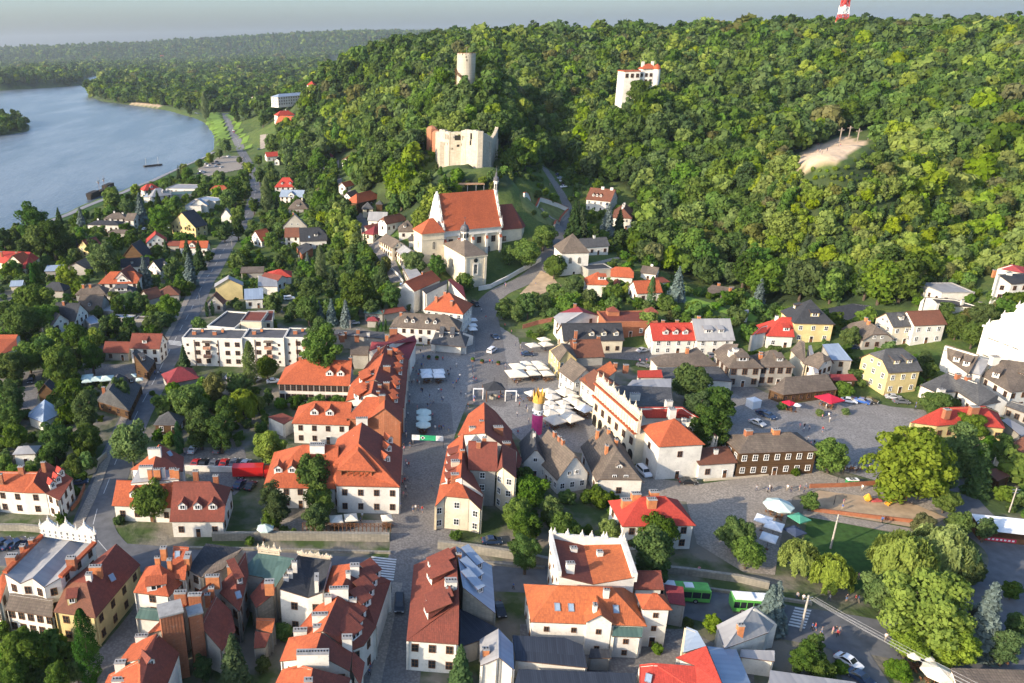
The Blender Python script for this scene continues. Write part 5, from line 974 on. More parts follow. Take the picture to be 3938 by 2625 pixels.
H('g',10,(2022,415),(2125,418),(2100,340),4,'gy','w','small white steep-gabled house',pitch=1.2,nowin=True)
H('h',10,(1320,185),(1480,165),(1400,115),5,'rr','w','red hip roof near the river promenade',pitch=.8,dm=[('f',0,.3,'g',2)])
H('h',10,(1390,245),(1585,220),(1480,155),5,'gy','w','grey-mauve hipped roof building near promenade',pitch=.8,dm=[('f',.3,.35,'g',2),('f',.7,.35,'g',2)],fl=2)
H('h',10,(1310,240),(1420,245),(1360,185),4.6,'bl','w','shaded blue roof left of mauve roof building',pitch=.6,nowin=True)
H('f',10,(1520,165),(1790,170),(1650,125),3.6,'gy','w','long low pale flat-roofed restaurant by car park',fl=1)
H('f',10,(1560,225),(1800,215),(1680,190),3,'gn','s','long greenish flat hall below the pale restaurant',nowin=True)
H('h',10,(945,445),(1165,440),(1080,385),5,'sh','w','brown low hip roof of riverside double villa',pitch=.5,c=[(-.2,0,'w'),(.5,0,'w')])
H('h',10,(1140,455),(1228,458),(1180,388),5.4,'sh','w','tan gabled end of the riverside double villa',pitch=.7,k=(1,1))
H('h',10,(795,497),(1090,500),(930,455),4.4,'dk','w','long white villa with dark low roof near embankment',pitch=.35,c=[(-.5,.1,'w'),(.3,0,'w')],fl=1)
H('h',10,(985,570),(1195,575),(1090,540),3,'sh','s','weathered plank barn roof under the villa',pitch=.5,nowin=True)
H('g',10,(1340,665),(1535,650),(1500,575),5,'rr','w','red chalet roof with white balconies',pitch=.8,D=9)
H('p',10,(1530,690),(1648,692),(1590,645),3,'rd','s','low dark red annexe beside red chalet',pitch=.6,nowin=True)
H('p',10,(1645,708),(1905,710),(1780,643),4,'ro','w','long orange-red bungalow roof with central white gable',pitch=.9,dm=[('f',-.1,.1,'g',3.4)])
H('x',10,(660,690),(895,665),(770,620),5,'dk','w','blackish roof house with small yellow dormers',pitch=1,dm=[('f',-.4,.3,'g',1.6),('f',.2,.3,'g',1.6)])
H('g',10,(690,730),(850,755),(800,660),4.6,'rd','y','red roof house with yellow gable under blackish one',pitch=.9,D=9)
poly_house(10,dict(a=(-40,835,4.4),b=(230,900,4.4),c=(360,800,4.6),d=(280,745,8),e=(-40,735,8)),['abcde'],'rr','c','wide orange-red roof villa at left edge by river trees',c=[(10,745,9,'b'),(150,750,9,'b')],fl=1)
H('g',10,(30,865),(230,880),(120,790),4.2,'ro','c','cream gable wing of orange-red villa',pitch=.8,D=8)
H('g',10,(1118,795),(1330,802),(1260,690),3.6,'dk','t','black A-frame roof with brown gable',pitch=1.1,D=10,nowin=True)
H('p',10,(1108,890),(1375,872),(1250,800),3.4,'dk','w','plain charcoal long roof below the A-frame',pitch=.9,dm=[('f',-.2,.4,'s',1)])
H('p',10,(1475,920),(1570,890),(1560,770),4,'dk','w','charcoal roof slope with dormer among spruces',pitch=.9,D=9,dm=[('f',.5,.3,'g',1.6)])
H('x',10,(895,1040),(1275,1035),(1090,925),5,'ro','w','big red hipped villa with dark gable window',pitch=.9,k=(0,.4),dm=[('f',.2,.15,'g',4.5)])
H('g',10,(1015,1028),(1225,1035),(1140,905),5,'rd','w','shaded red cross gable of the big villa',pitch=1.0,D=10)  # villa's orange roof again, coloured darker for shade
H('h',10,(685,1140),(970,1130),(830,1045),3.4,'sh','s','long brown shingle roof with two red chimneys',pitch=.8,c=[(-.5,-.3,'o'),(-.05,-.3,'o')],nowin=True)
H('h',10,(970,1150),(1245,1140),(1110,1045),3.4,'sg','w','grey shingle inn roof with row of slit windows',pitch=.8,dm=[('f',0,.4,'s',5)])
H('p',10,(700,1290),(925,1290),(810,1135),3,'sh','s','faded brown patchwork roof with narrow dormer',pitch=.9,nowin=True,dm=[('f',0,.3,'g',1.2)])
H('g',10,(480,1430),(650,1380),(560,1240),5,'dk','w','charcoal roof house with white gable and tall chimneys',pitch=1.0,D=10,c=[(.2,.1,'b'),(.5,.2,'b'),(.1,-.3,'b')],fl=2)
H('g',10,(690,1385),(820,1300),(700,1200),5,'dk','w','second charcoal gable beside tall brick chimneys',pitch=1.0,D=10,fl=2,c=[(.3,.1,'b')])
H('p',10,(1370,1185),(1500,1150),(1450,1060),3,'br','s','brown cottage roof among garden trees',pitch=.8,D=8,nowin=True)
H('h',10,(1440,1150),(1650,1140),(1560,1055),3,'br','s','terracotta hut roof beside blue spruce',pitch=.7,nowin=True)
H('h',10,(370,1100),(585,1110),(450,1020),3,'dk','s','small black hipped roof hut with white skylight',pitch=.8,nowin=True)
H('p',10,(85,1065),(205,1060),(150,1008),3,'bl','o','orange-walled house with solar-blue roof panels',pitch=.6)
H('p',10,(405,925),(560,920),(480,868),3,'bl','s','low blue-grey roof garage among left trees',pitch=.3,nowin=True)
H('g',10,(605,890),(790,900),(700,838),3.6,'sh','s','brown-grey broad shed roof with dark side',pitch=.5,D=9,nowin=True)
H('f',10,(830,1420),(930,1400),(870,1330),3,'bl','s','flat blue-grey yard canopy roof',nowin=True)
H('f',10,(980,1350),(1210,1360),(1100,1325),2.8,'bl','s','long low blue garage roofs in garden shade',nowin=True)
H('f',10,(1230,1370),(1340,1375),(1290,1340),2.8,'sh','s','brown garage roof beside the long blue garages',nowin=True)
H('f',10,(930,1290),(1055,1300),(1000,1230),2.8,'gy','s','pale carport roof beside patchwork roof',nowin=True)
H('p',10,(1240,1567),(1480,1560),(1360,1480),5.6,'rd','w','rear slope of white house by crossing',pitch=.8,nowin=True) if 0 else None
H('p',10,(-30,1560),(140,1560),(50,1535),4,'ro','w','orange roof sliver on left edge beneath tall tree',pitch=.5,D=5,nowin=True)
H('h',10,(1925,180),(2100,175),(2000,135),4,'ro','w','orange roof peeking out of street trees',pitch=.8)
H('g',10,(2290,620),(2400,650),(2353,560),3.5,'ro','w','small orange gable by right of road',pitch=.9,D=8)
# ======== far buildings (tile 00 / 01) ========
H('p',1,(175,1138),(318,1142),(250,1062),5,'ro','w','orange-roofed manor below wooded hill',pitch=1,k=(1,1))
H('h',1,(195,1062),(358,1052),(280,1012),7,'rr','w','crimson hip roof behind orange-roofed manor',pitch=.8,c=[(.2,0,'w')])
H('h',1,(200,890),(490,868),(330,852),9,'bl','w','long white hotel with pale blue roof',pitch=.4,fl=3)
H('g',1,(118,890),(200,890),(170,848),7,'ro','y','cream palace-like villa beside long white hotel',pitch=.9)
H('y',1,(462,780),(532,780),(500,742),8,'rr','w','lone white villa with red pyramid roof in the wood',pitch=1.1)
H('p',1,(95,1440),(218,1432),(160,1392),4,'rr','w','red roof shop by the riverside road',pitch=.8)
H('g',1,(160,1475),(215,1475),(190,1440),4,'dk','w','little gabled kiosk in front of red roof shop',pitch=.8)
H('g',0,(2290,950),(2352,955),(2330,912),6,'rr','w','red gable house poking from riverside forest',pitch=1.2)
H('h',1,(650,1440),(700,1440),(675,1415),4,'mr','w','upper house on village street under hill',pitch=.8,D=7)
H('p',1,(640,1567),(700,1560),(670,1530),4,'sh','w','shingle house at upper street bend',pitch=.8,D=7)
H('p',1,(850,1470),(922,1425),(890,1425),3,'rl','w','salmon roof cottage near hill garden',pitch=.5,D=6,nowin=True)
H('p',1,(830,1550),(895,1555),(860,1520),3,'ro','w','orange hut near hill garden',pitch=.6,D=6,nowin=True)
H('h',3,(235,360),(318,358),(275,322),4,'br','w','brown house alone on wooded hilltop',pitch=.9)
for i,(x,y) in enumerate(((1400,530),(1480,515),(1510,520),(1568,528),(1860,525),(2040,520),(2060,520),(2140,540),(2215,532),(2325,530),(175,590),(205,580),(235,590),(515,575),(20,595))):
    H('p',0,(x-13,y),(x+13,y),(x,y-13),5,'rr' if i%3 else 'bl','w','distant house %s'%(['by far village row, first from left','by far village row, second from left','by far village row, third','at right of far village row','alone under the far ridge','in far meadow village, leftmost','in far meadow village, next one','beside far sandbank','right of far sandbank','at far right of meadow village','on far left bank, first','on far left bank, second','on far left bank, third','alone above left bank wood','at left edge on far bank'][i]),pitch=.9,nowin=True,D=12)
# ---------------- special buildings ----------------
M_trim=plain('stone_trim',(.5,.47,.4))
def root_at(name,P,label,cat,rz=0):
    r=empty(name,P,rz); tag(r,label,cat); HOUSES.append((label,P[0],P[1],20,P[2]+10)); return r
def local(r,P): return (P[0]-r.location.x,P[1]-r.location.y,P[2]-r.location.z)
def pinnacle_mesh(h,rr,mat):
    mb=MB(); mb.box(-rr,-rr,0,rr,rr,h*.35); 
    mb.lathe([(rr*1.25,h*.35),(rr*1.25,h*.4),(rr*.8,h*.42),(rr*.12,h*.92),(rr*.3,h*.95),(0,h)],n=6); return mb.mesh('pinnacle',[mat])
def wins_on(r,P,Q,zs,n,kind,out=.05,u0=0,u1=1,sc=1):
    """windows on a vertical wall from P to Q (local xy), outward normal to the right of P->Q"""
    d=Vector((Q[0]-P[0],Q[1]-P[1],0)); L=d.length; d.normalize(); n_=Vector((d.y,-d.x,0))
    for z in zs:
        for i in range(n):
            u=L*(u0+(u1-u0)*(i+.5)/n); link('window',WN[kind],r,(P[0]+d.x*u+n_.x*out,P[1]+d.y*u+n_.y*out,z),math.atan2(d.y,d.x),sc)
# ======== parish church ========
def church():
    zg=5.0
    # front eave from cornice corners
    A=at_z(*T(11,1722,548),zg+17); B=at_z(*T(11,2255,500),zg+17)
    u=Vector((B[0]-A[0],B[1]-A[1],0)); L=u.length; u.normalize(); rz=math.atan2(u.y,u.x); n_=Vector((-u.y,u.x,0)); Wd=17.0
    O=Vector((A[0],A[1],zg)); r=root_at('church',O,'large cream parish church with steep orange roof and scrolled gables','church',rz); r.location=O
    wy=wm('c'); ww=wm('w'); h=17; rh=14.6
    mb=MB(); mb.box(0,0.35,-4,L,Wd-.35,h-.6,0); mb.obj('wall',[wy],r)
    mb=MB(); mb.box(-.2,-.25,h-3,L+.2,.35,h-2.6,0);mb.box(-.3,-.35,h-.9,L+.3,.35,h-.3,0);mb.box(-.05,.1,h-2.6,L+.05,.35,h-.9,0); mb.obj('cornice',[ww],r)
    for i in range(12):
        mb=MB(); 
    mb=MB(); W2=Wd/2; f=1.6
    pts=lambda y,z:[(-.1,y,z),(L+.1,y,z)]
    a=pts(-.6,h-.4);b=pts(1.6,h+2.6);c=pts(W2,h+rh);d=pts(Wd-1.6,h+2.6);e=pts(Wd+.6,h-.4)
    for p,q in ((a,b),(b,c)): mb.face([p[0],p[1],q[1],q[0]])
    for p,q in ((c,d),(d,e)): mb.face([p[0],p[1],q[1],q[0]])
    mb.obj('roof',[RM['ro']()],r)
    # buttresses with little red roofs
    for x in (L*.26,L*.5,L*.74,L-.6,.6):
        mb=MB(); mb.box(x-.55,-1.0,-4,x+.55,.35,h-5.2,0); mb.box(x-.45,-.35,h-5.2,x+.45,.35,h-3,0)
        mb.face([(x-.65,-1.2,h-5.2),(x+.65,-1.2,h-5.2),(x+.65,-.3,h-3.9),(x-.65,-.3,h-3.9)],1); mb.obj('buttress',[ww,RM['ro']()],r)
    for x in (L*.13,L*.38,L*.62,L*.87): link('window',WN['b'],r,(x,.3,h-7),0,(1.4,1,1.5))
    for x in (L*.13,L*.8): link('window',WN['a'],r,(x,.3,2.5),0,(1.1,1,1.7))
    # gables (scrolled, stepped) at both ends
    def gable(x,s):
        prof=[(-.6,0),(-.9,2),(.2,2.4),(.9,4.2),(2.2,5),(2.4,8),(3.4,8.6),(4.0,11.4),(5.0,12.2),(5.6,14.6),(6.4,15.4),(6.7,17.8),(7.6,18.4),(W2,20)]
        pts=[(p,z*.84) for p,z in prof]+[(Wd-p,z*.84) for p,z in prof[::-1][1:]]
        mb=MB(); P=[(x-.4,y,h-1+z) for y,z in pts]; Q=[(x+.4,y,h-1+z) for y,z in pts]
        mb.face(P); mb.face(Q[::-1])
        for i in range(len(P)-1): mb.face([P[i],Q[i],Q[i+1],P[i+1]][::-1])
        for z,y0 in ((4.2,2.4),(7.2,3.4),(10.2,5)): mb.box(x-.6,y0-.3,h-1+z,x+.6,Wd-y0+.3,h-1+z+.35)
        for y in (3.2,5.4,W2,Wd-5.4,Wd-3.2): mb.box(x+s*.4-.15,y-.2,h-1+2.4,x+s*.4+.15,y+.2,h+4)
        mb.obj('scrolled_gable',[ww],r)
        pm=pinnacle_mesh(4.2,.42,ww)
        for y,z in ((0,1.2),(Wd,1.2),(2.6,5),(Wd-2.6,5),(5,10),(Wd-5,10)): link('pinnacle',pm,r,(x,y,h-1+z))
    gable(0,-1); gable(L,1)
    # apse / chancel on the right with dark red roof
    mb=MB(); x0,x1=L+.4,L+15; h2=14.5
    mb.prism([(x0,3),(x1-3,3),(x1,6.5),(x1,Wd-6.5),(x1-3,Wd-3),(x0,Wd-3)],-4,h2-.3); mb.obj('chancel_wall',[wy],r)
    mb=MB(); y0,y1,ym=2.4,Wd-2.4,W2; hz=h2+10
    mb.face([(x0,y0,h2-.4),(x1-2.8,y0,h2-.4),(x1-6,ym,hz),(x0,ym,hz)]); mb.face([(x1-2.8,y0,h2-.4),(x1+.6,6.2,h2-.4),(x1-6,ym,hz)]); mb.face([(x1+.6,6.2,h2-.4),(x1+.6,Wd-6.2,h2-.4),(x1-6,ym,hz)])
    mb.face([(x1+.6,Wd-6.2,h2-.4),(x1-2.8,y1,h2-.4),(x1-6,ym,hz)]); mb.face([(x1-2.8,y1,h2-.4),(x0,y1,h2-.4),(x0,ym,hz),(x1-6,ym,hz)]); mb.obj('chancel_roof',[RM['rd']()],r)
    for x in (L+3.2,): link('window',WN['a'],r,(x,2.95,2.5),0,(1.1,1,1.6)); link('window',WN['b'],r,(x,2.95,9),0,1.2)
    # square tower at the left
    mb=MB(); tx0,tx1,ty0,ty1=-10.6,-.2,-1.2,8.6; ht=16.6
    mb.box(tx0,ty0,-4,tx1,ty1,ht); mb.box(tx0-.3,ty0-.3,ht-.7,tx1+.3,ty1+.3,ht); mb.box(tx0-.2,ty0-.2,ht-3,tx1+.2,ty1+.2,ht-2.7); mb.obj('tower_wall',[wy],r)
    mb=MB(); c0=(-5.2,3.6,ht+5.5); q=[(tx0-.7,ty0-.7,ht),(tx1+.3,ty0-.7,ht),(tx1+.3,ty1+.7,ht),(tx0-.7,ty1+.7,ht)]
    c1=(-3.4,3.6,ht+5.5)
    mb.face([q[0],q[1],c1,c0]); mb.face([q[1],q[2],c1]); mb.face([q[2],q[3],c0,c1]); mb.face([q[3],q[0],c0]); mb.obj('tower_roof',[RM['ro']()],r)
    link('window',WN['a'],r,(-5,ty0-.05,ht-7.2),0,(1,1,1)); link('window',WN['s'],r,(-5,ty0-.05,ht-10),0); link('window',WN['a'],r,(tx0-.05,3,ht-7),-math.pi/2,(.8,1,.9))
    # ridge turret
    mb=MB(); x=L+.6; mb.lathe([(1.0,h+11),(1.0,h+18),(1.3,h+18.1),(1.3,h+18.5)],(x,W2,0),8,0); mb.lathe([(1.35,h+18.5),(1.2,h+19.8),(.5,h+20.6),(.45,h+21.6),(.15,h+22.4),(.06,h+25),(0,h+25.1)],(x,W2,0),10,1)
    for k in range(8):
        a=k*math.pi/4; mb.box(x+math.cos(a)*1.0-.16,W2+math.sin(a)*1.0-.16,h+14.5,x+math.cos(a)*1.0+.16,W2+math.sin(a)*1.0+.16,h+17.2,2)
    mb.obj('bell_turret',[ww,plain('lead_dome',(.10,.10,.11),.5),M_dark],r)
    # chapel in front
    def lp(t,x,y,z): P=Vector(at_z(*T(t,x,y),zg+z)); d=P-O; return (d.dot(u),d.dot(n_))
    ch=11.2; a=lp(11,1912,786,ch); b=lp(11,2136,768,ch); cx=(a[0]+b[0])/2; wd=(b[0]-a[0])/2; yf=(a[1]+b[1])/2; dp=max(6,-yf)
    mb=MB(); mb.box(cx-wd+.5,yf+.5,-5,cx+wd-.5,.3,ch-.2); mb.box(cx-wd+.1,yf+.1,ch-.8,cx+wd-.1,.3,ch-.2)
    for sx in (-1,1): mb.box(cx+sx*(wd-.9)-.5,yf+.25,-5,cx+sx*(wd-.9)+.5,yf+.6,ch-.8)
    mb.obj('chapel_wall',[wy],r)
    mb=MB(); ay=yf+dp/2+.5; az_=ch+4.6; q=[(cx-wd,yf,ch-.2),(cx+wd,yf,ch-.2),(cx+wd,.3,ch-.2),(cx-wd,.3,ch-.2)]; ap=(cx,ay,az_)
    for i in range(4): mb.face([q[i],q[(i+1)%4],ap])
    mb.obj('chapel_roof',[RM['sh']()],r)
    mb=MB(); mb.lathe([(1.5,az_-1.4),(1.5,az_+2.6),(1.9,az_+2.7),(1.9,az_+3)],(cx,ay,0),8,0); mb.lathe([(1.95,az_+3),(1.9,az_+4.2),(1.3,az_+5.4),(.4,az_+6),(.3,az_+6.8),(.06,az_+7.2),(.05,az_+9.4),(0,az_+9.5)],(cx,ay,0),12,1)
    mb.box(cx-.6,ay-.05,az_+8.6,cx+.6,ay+.05,az_+8.75,1)
    for k in range(8):
        an=(k+.5)*math.pi/4; mb.box(cx+math.cos(an)*1.42-.25,ay+math.sin(an)*1.42-.25,az_+.2,cx+math.cos(an)*1.42+.25,ay+math.sin(an)*1.42+.25,az_+2.1,2)
    mb.obj('lantern',[ww,plain('lead_dome',(.10,.10,.11),.5),M_dark],r)
    link('window',WN['a'],r,(cx,yf+.45,3.4),0,(1.2,1,1.2)); mb=MB(); mb.tube((cx,yf+.52,ch-2.3),(cx,yf+.35,ch-2.3),.9,n=16); mb.obj('round_window',[glassm()],r)
    mb=MB()
    for x0,x1,z0,z1 in ((-1.2,-.8,2.9,7.2),(.8,1.2,2.9,7.2),(-1.3,1.3,7.2,7.7),(-1.2,1.2,2.5,2.9)): mb.box(cx+x0,yf+.2,z0,cx+x1,yf+.5,z1)
    mb.obj('window_surround',[ww],r); link('window',WN['a'],r,(cx-wd+.45,yf+dp*.55,3.5),-math.pi/2,(.9,1,1))
church()
# ======== castle ruin ========
def ruin():
    zg=tz(*at_r(1800,630,402)[:2]); zg-=1.0
    def P(x,y,z): return at_z(*T(1,x,y),zg+z)
    c=P(1950,1480,0); r=root_at('castle_ruin',(c[0],c[1],zg),'roofless pale limestone castle ruin on wooded hill','castle')
    M=roofmat('pale_limestone',(.55,.50,.40),(.33,.28,.21),rib=1.1,course=.6,ribamt=.25,couramt=.3,patch=.5,rough=.95,moss=(.38,.33,.25)); mo=roofmat('ruin_brick',(.42,.19,.10),(.28,.12,.07),rib=.5,course=.3,ribamt=.15,couramt=.3)
    rnd=random.Random(4)
    pts=[(1690,1445,15.5),(1740,1455,15),(1785,1475,15.2),(1890,1475,16),(1935,1500,17.5),(2045,1520,17.5),(2095,1500,15),(2150,1480,12),(2190,1440,14.5),(2205,1400,15),(2210,1330,13)]
    W=[local(r,P(x,y,0)) for x,y,_ in pts]
    def wall(a,b,h0,h1,m_=0,thk=1.6,wh=()):
        L=math.hypot(b[0]-a[0],b[1]-a[1]); n=max(2,int(L/1.1)); mb=MB()
        for i in range(n):
            f0,f1=i/n,(i+1)/n; p=(a[0]+(b[0]-a[0])*f0,a[1]+(b[1]-a[1])*f0);q=(a[0]+(b[0]-a[0])*f1,a[1]+(b[1]-a[1])*f1)
            hh=h0+(h1-h0)*f0+rnd.choice((0,0,0,-.5,-.3,.3)); gaps=[w for w in wh if w[0]<=i<w[1]]
            if gaps:
                _,_,z0,z1=gaps[0]; mb.obox(p,q,thk,-8,z0,m_); mb.obox(p,q,thk,z1,hh,m_)
            else: mb.obox(p,q,thk,-8,hh,m_)
        mb.obj('curtain_wall',[M if m_==0 else mo],r) if m_==0 else mb.obj('brick_turret_wall',[mo,mo],r)
    for i in range(len(W)-1):
        wh={3:((2,4,11.2,13.6),),4:((3,4,11,14.6),(3,4,7.5,9)),2:((1,2,12,14),(3,4,11.5,14),(0,1,6,7))}.get(i,())
        wall(W[i],W[i+1],pts[i][2],pts[i+1][2],0,1.8,wh)
    # back walls closing the ring
    ctr=Vector((sum(p[0] for p in W)/len(W),sum(p[1] for p in W)/len(W)))
    bk=[W[-1],(W[-1][0]-5,W[-1][1]+10),(W[5][0]-4,W[5][1]+26),(W[0][0]+4,W[0][1]+24),(W[0][0]-1,W[0][1]+9),W[0]]
    hs=[11,12,11,12,13,14]
    for i in range(5): wall(bk[i],bk[i+1],hs[i],hs[i+1])
    # buttresses
    for (x,y,h_) in ((2050,1520,17.4),(2130,1490,11),(2195,1445,10),(1705,1455,9)):
        a=local(r,P(x,y,0)); mb=MB(); q=[(a[0]-1.3,a[1]-1.8),(a[0]+1.3,a[1]-1.8),(a[0]+1.3,a[1]+1.5),(a[0]-1.3,a[1]+1.5)]
        mb.face([(q[0][0],q[0][1],-8),(q[1][0],q[1][1],-8),(q[1][0],q[1][1]+1.4,h_),(q[0][0],q[0][1]+1.4,h_)]); mb.face([(q[1][0],q[1][1],-8),(q[2][0],q[2][1],-8),(q[2][0],q[2][1],h_),(q[1][0],q[1][1]+1.4,h_)]); mb.face([(q[3][0],q[3][1],-8),(q[0][0],q[0][1],-8),(q[0][0],q[0][1]+1.4,h_),(q[3][0],q[3][1],h_)]); mb.face([(q[0][0],q[0][1]+1.4,h_),(q[1][0],q[1][1]+1.4,h_),(q[2][0],q[2][1],h_),(q[3][0],q[3][1],h_)])
        mb.obj('buttress',[M],r)
    # brick turrets at left
    for x,y,rr,h_ in ((1612,1395,3.4,14.5),(1660,1405,3.2,12.5)):
        a=local(r,P(x,y,0)); mb=MB(); mb.lathe([(rr,-8),(rr,h_-1.2),(rr*.7,h_),(0,h_+.8)],(a[0],a[1],0),7); mb.obj('brick_turret',[mo],r)
    for x,y,z,w_,h_ in ((1978,1235,0,0,0),):
        pass
    def slot(x,y,wd,hh,dist=0):
        # dark opening on the front wall segment
        best=None
        for i in range(len(W)-1):
            xs=(pts[i][0],pts[i+1][0])
            if xs[0]<=x<=xs[1]: best=i
        i=best; f=(x-pts[i][0])/(pts[i+1][0]-pts[i][0]); a=W[i];b=W[i+1]; px_=a[0]+(b[0]-a[0])*f; py_=a[1]+(b[1]-a[1])*f
        X,Y,_=P(x,pts[i][1]+(pts[i+1][1]-pts[i][1])*f,0); w_=math.hypot(X,Y); ry=ray(*T(1,x,y)); z=CAMH+ry[2]*w_/math.hypot(ry[0],ry[1])-zg
        d=Vector((b[0]-a[0],b[1]-a[1],0)).normalized(); n_=Vector((d.y,-d.x,0))
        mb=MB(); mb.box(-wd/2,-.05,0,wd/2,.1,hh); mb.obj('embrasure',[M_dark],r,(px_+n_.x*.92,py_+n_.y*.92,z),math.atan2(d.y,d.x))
    for a in ((1752,1275,.8,2.6),(1765,1275,.8,2.6),(1776,1280,.7,2.4),(1835,1285,1.8,2.6),(1860,1285,1.5,2.4),(1980,1275,1.6,3),(1976,1330,1.4,2),(1852,1345,1.4,1.2),(1900,1338,1.2,1.4),(1918,1268,.8,1.2),(1745,1332,.7,1.6),(1768,1332,.7,1.4)): slot(*a)
ruin()
def round_tower():
    X,Y,Z=at_r(1791,305,556); Z=tz(X,Y)-1
    r=root_at('round_tower',(X,Y,Z),'tall round limestone keep tower with wooden stairs on hill crest','tower'); R=6.1; top=at_r(1791,203,556)[2]-Z
    M=roofmat('pale_limestone',(.55,.50,.40),(.33,.28,.21)); mb=MB(); mb.lathe([(R,-4),(R,top-1.2),(R-1.2,top-1.2)],n=36); 
    for i in range(18):
        a0=2*math.pi*i/18
        if i%2==0 or True:
            a1=a0+2*math.pi/36*1.35; q=[(R*math.cos(a0),R*math.sin(a0)),(R*math.cos(a1),R*math.sin(a1)),((R-1)*math.cos(a1),(R-1)*math.sin(a1)),((R-1)*math.cos(a0),(R-1)*math.sin(a0))]; mb.prism(q,top-1.25,top)
    mb.lathe([(R-1,top-1.2),(0,top-1)],n=24); mb.obj('wall',[M],r)
    mb=MB(); mb.lathe([(R+.05,top-.02),(R+.05,top+.12),(R-1,top+.12)],n=36); mb.obj('brick_coping',[mats_b:=wm('b')],r)
    mb=MB(); a0=math.radians(-140)
    for k in range(16):
        a=math.radians(-185+k*7); z=8.2-k*.52; x,y=(R+.7)*math.cos(a),(R+.7)*math.sin(a); mb.box(x-.7,y-.5,z,x+.7,y+.5,z+.2)
        if k%4==0: mb.tube((x,y,-3),(x,y,z+1.2),.12,n=6)
        mb.box(x-.75,y-.45,z+1.1,x+.75,y+.45,z+1.25)
    mb.obj('wooden_stairs',[M_wood],r); mb=MB(); mb.tube((0,0,top-1),(0,0,top+3.6),.07,n=6); mb.obj('flagpole',[M_metal],r)
    for a,z in ((-95,top-5),(-100,top-3)): 
        mb=MB(); mb.box(-.3,-.1,0,.3,.2,1.2); mb.obj('slit_window',[M_dark],r,(R*math.cos(math.radians(a)),R*math.sin(math.radians(a)),z),math.radians(a+90))
round_tower()
def manor():
    X,Y,Z=at_r(2425,372,560); Z=tz(X,Y)-1
    r=root_at('white_manor',(X,Y,Z),'white tower-like manor with red roof halfway up wooded hill','manor'); s=560/3000/2.3888*1.02
    def lx(x): return (x-1085)*s
    base=at_r(2425,372,560)[2]
    def lz(y): return at_r(*T(2,1085,y),560)[2]-Z
    W=wm('w'); mb=MB(); mb.box(lx(1012),-1,-6,lx(1140),12,lz(655)); mb.box(lx(1012)-.4,-1.4,lz(655),lx(1142),12,lz(645),1); mb.obj('west_wing',[W,RM['ro']()],r)
    mb=MB(); mb.box(lx(1140),1,-6,lx(1255),10,lz(668)); mb.obj('middle_wing',[W],r)
    mb=MB(); mb.box(lx(1170),2,lz(668),lx(1290),9,lz(635)); mb.obj('attic_storey',[W],r)
    mb=MB(); q=[(lx(1160),1,lz(635)),(lx(1265),1,lz(635)),(lx(1265),10,lz(635)),(lx(1160),10,lz(635))]; c0=(lx(1200),5.5,lz(588)); c1=(lx(1250),5.5,lz(588)); mb.face([q[0],q[1],c1,c0]);mb.face([q[1],q[2],c1]);mb.face([q[2],q[3],c0,c1]);mb.face([q[3],q[0],c0]); mb.obj('roof',[RM['ro']()],r)
    rr=(lx(1312)-lx(1255))/2; cx=lx(1284); mb=MB(); mb.lathe([(rr,-6),(rr,lz(638)),(rr+.4,lz(638))],(cx,2,0),16,0); mb.lathe([(rr+.4,lz(638)),(rr*.7,lz(605)),(0,lz(588))],(cx,2,0),16,1); mb.obj('round_tower_wing',[W,RM['ro']()],r)
    wins_on(r,(lx(1012),-1),(lx(1140),-1),[lz(708)],3,'d',sc=1.6); wins_on(r,(lx(1142),1),(lx(1255),1),[lz(705),lz(760)],3,'d',sc=1.4)
    for x in (1180,1258): chimney(r,lx(x),5,lz(592),'w',1.6,1.2,1.6)
manor()
# ======== attic walls (ornate parapets) ========
def attic(r,P,Q,z0,h0,mat,peaks,label='parapet',thk=.5,pin=2.6,base=0):
    """ornate parapet wall P->Q (local coords of r), scalloped top"""
    d=Vector((Q[0]-P[0],Q[1]-P[1],0)); L=d.length; d.normalize(); n_=Vector((-d.y,d.x,0)); mb=MB(); st=[]
    n=int(L/.28)
    for i in range(n+1):
        s=i/n; ph=(s*peaks)%1; k=abs(math.sin(math.pi*ph)); z=h0*(.62+.38*k)+ (.25 if int(ph*9)%2 else 0); st.append((s*L,z0+z))
    a=[Vector((P[0],P[1],0))+d*x for x,_ in st]
    for i in range(n):
        f=[(a[i].x,a[i].y,z0+base),(a[i+1].x,a[i+1].y,z0+base),(a[i+1].x,a[i+1].y,st[i+1][1]),(a[i].x,a[i].y,st[i][1])]; b=[(x+n_.x*thk,y+n_.y*thk,z) for x,y,z in f]
        mb.face(f); mb.face(b[::-1]); mb.face([f[3],f[2],b[2],b[3]])
    for z in (.3,h0*.3,h0*.55): mb.obox((P[0]-n_.x*.08,P[1]-n_.y*.08),(Q[0]-n_.x*.08,Q[1]-n_.y*.08),thk*.9,z0+z,z0+z+.16)
    for i in range(int(L/1.3)):
        x=Vector((P[0],P[1],0))+d*(1.3*i+.6); mb.tube((x.x-n_.x*.12,x.y-n_.y*.12,z0+.4),(x.x-n_.x*.12,x.y-n_.y*.12,z0+h0*.5),.12,n=5)
    mb.obj(label,[mat],r); pm=pinnacle_mesh(pin,.26,mat)
    for i in range(peaks*2+1):
        x=Vector((P[0],P[1],0))+d*(L*i/(peaks*2)); link('pinnacle',pm,r,(x.x+n_.x*.2,x.y+n_.y*.2,z0+h0*(.6 if i%2==0 else 1.0)))
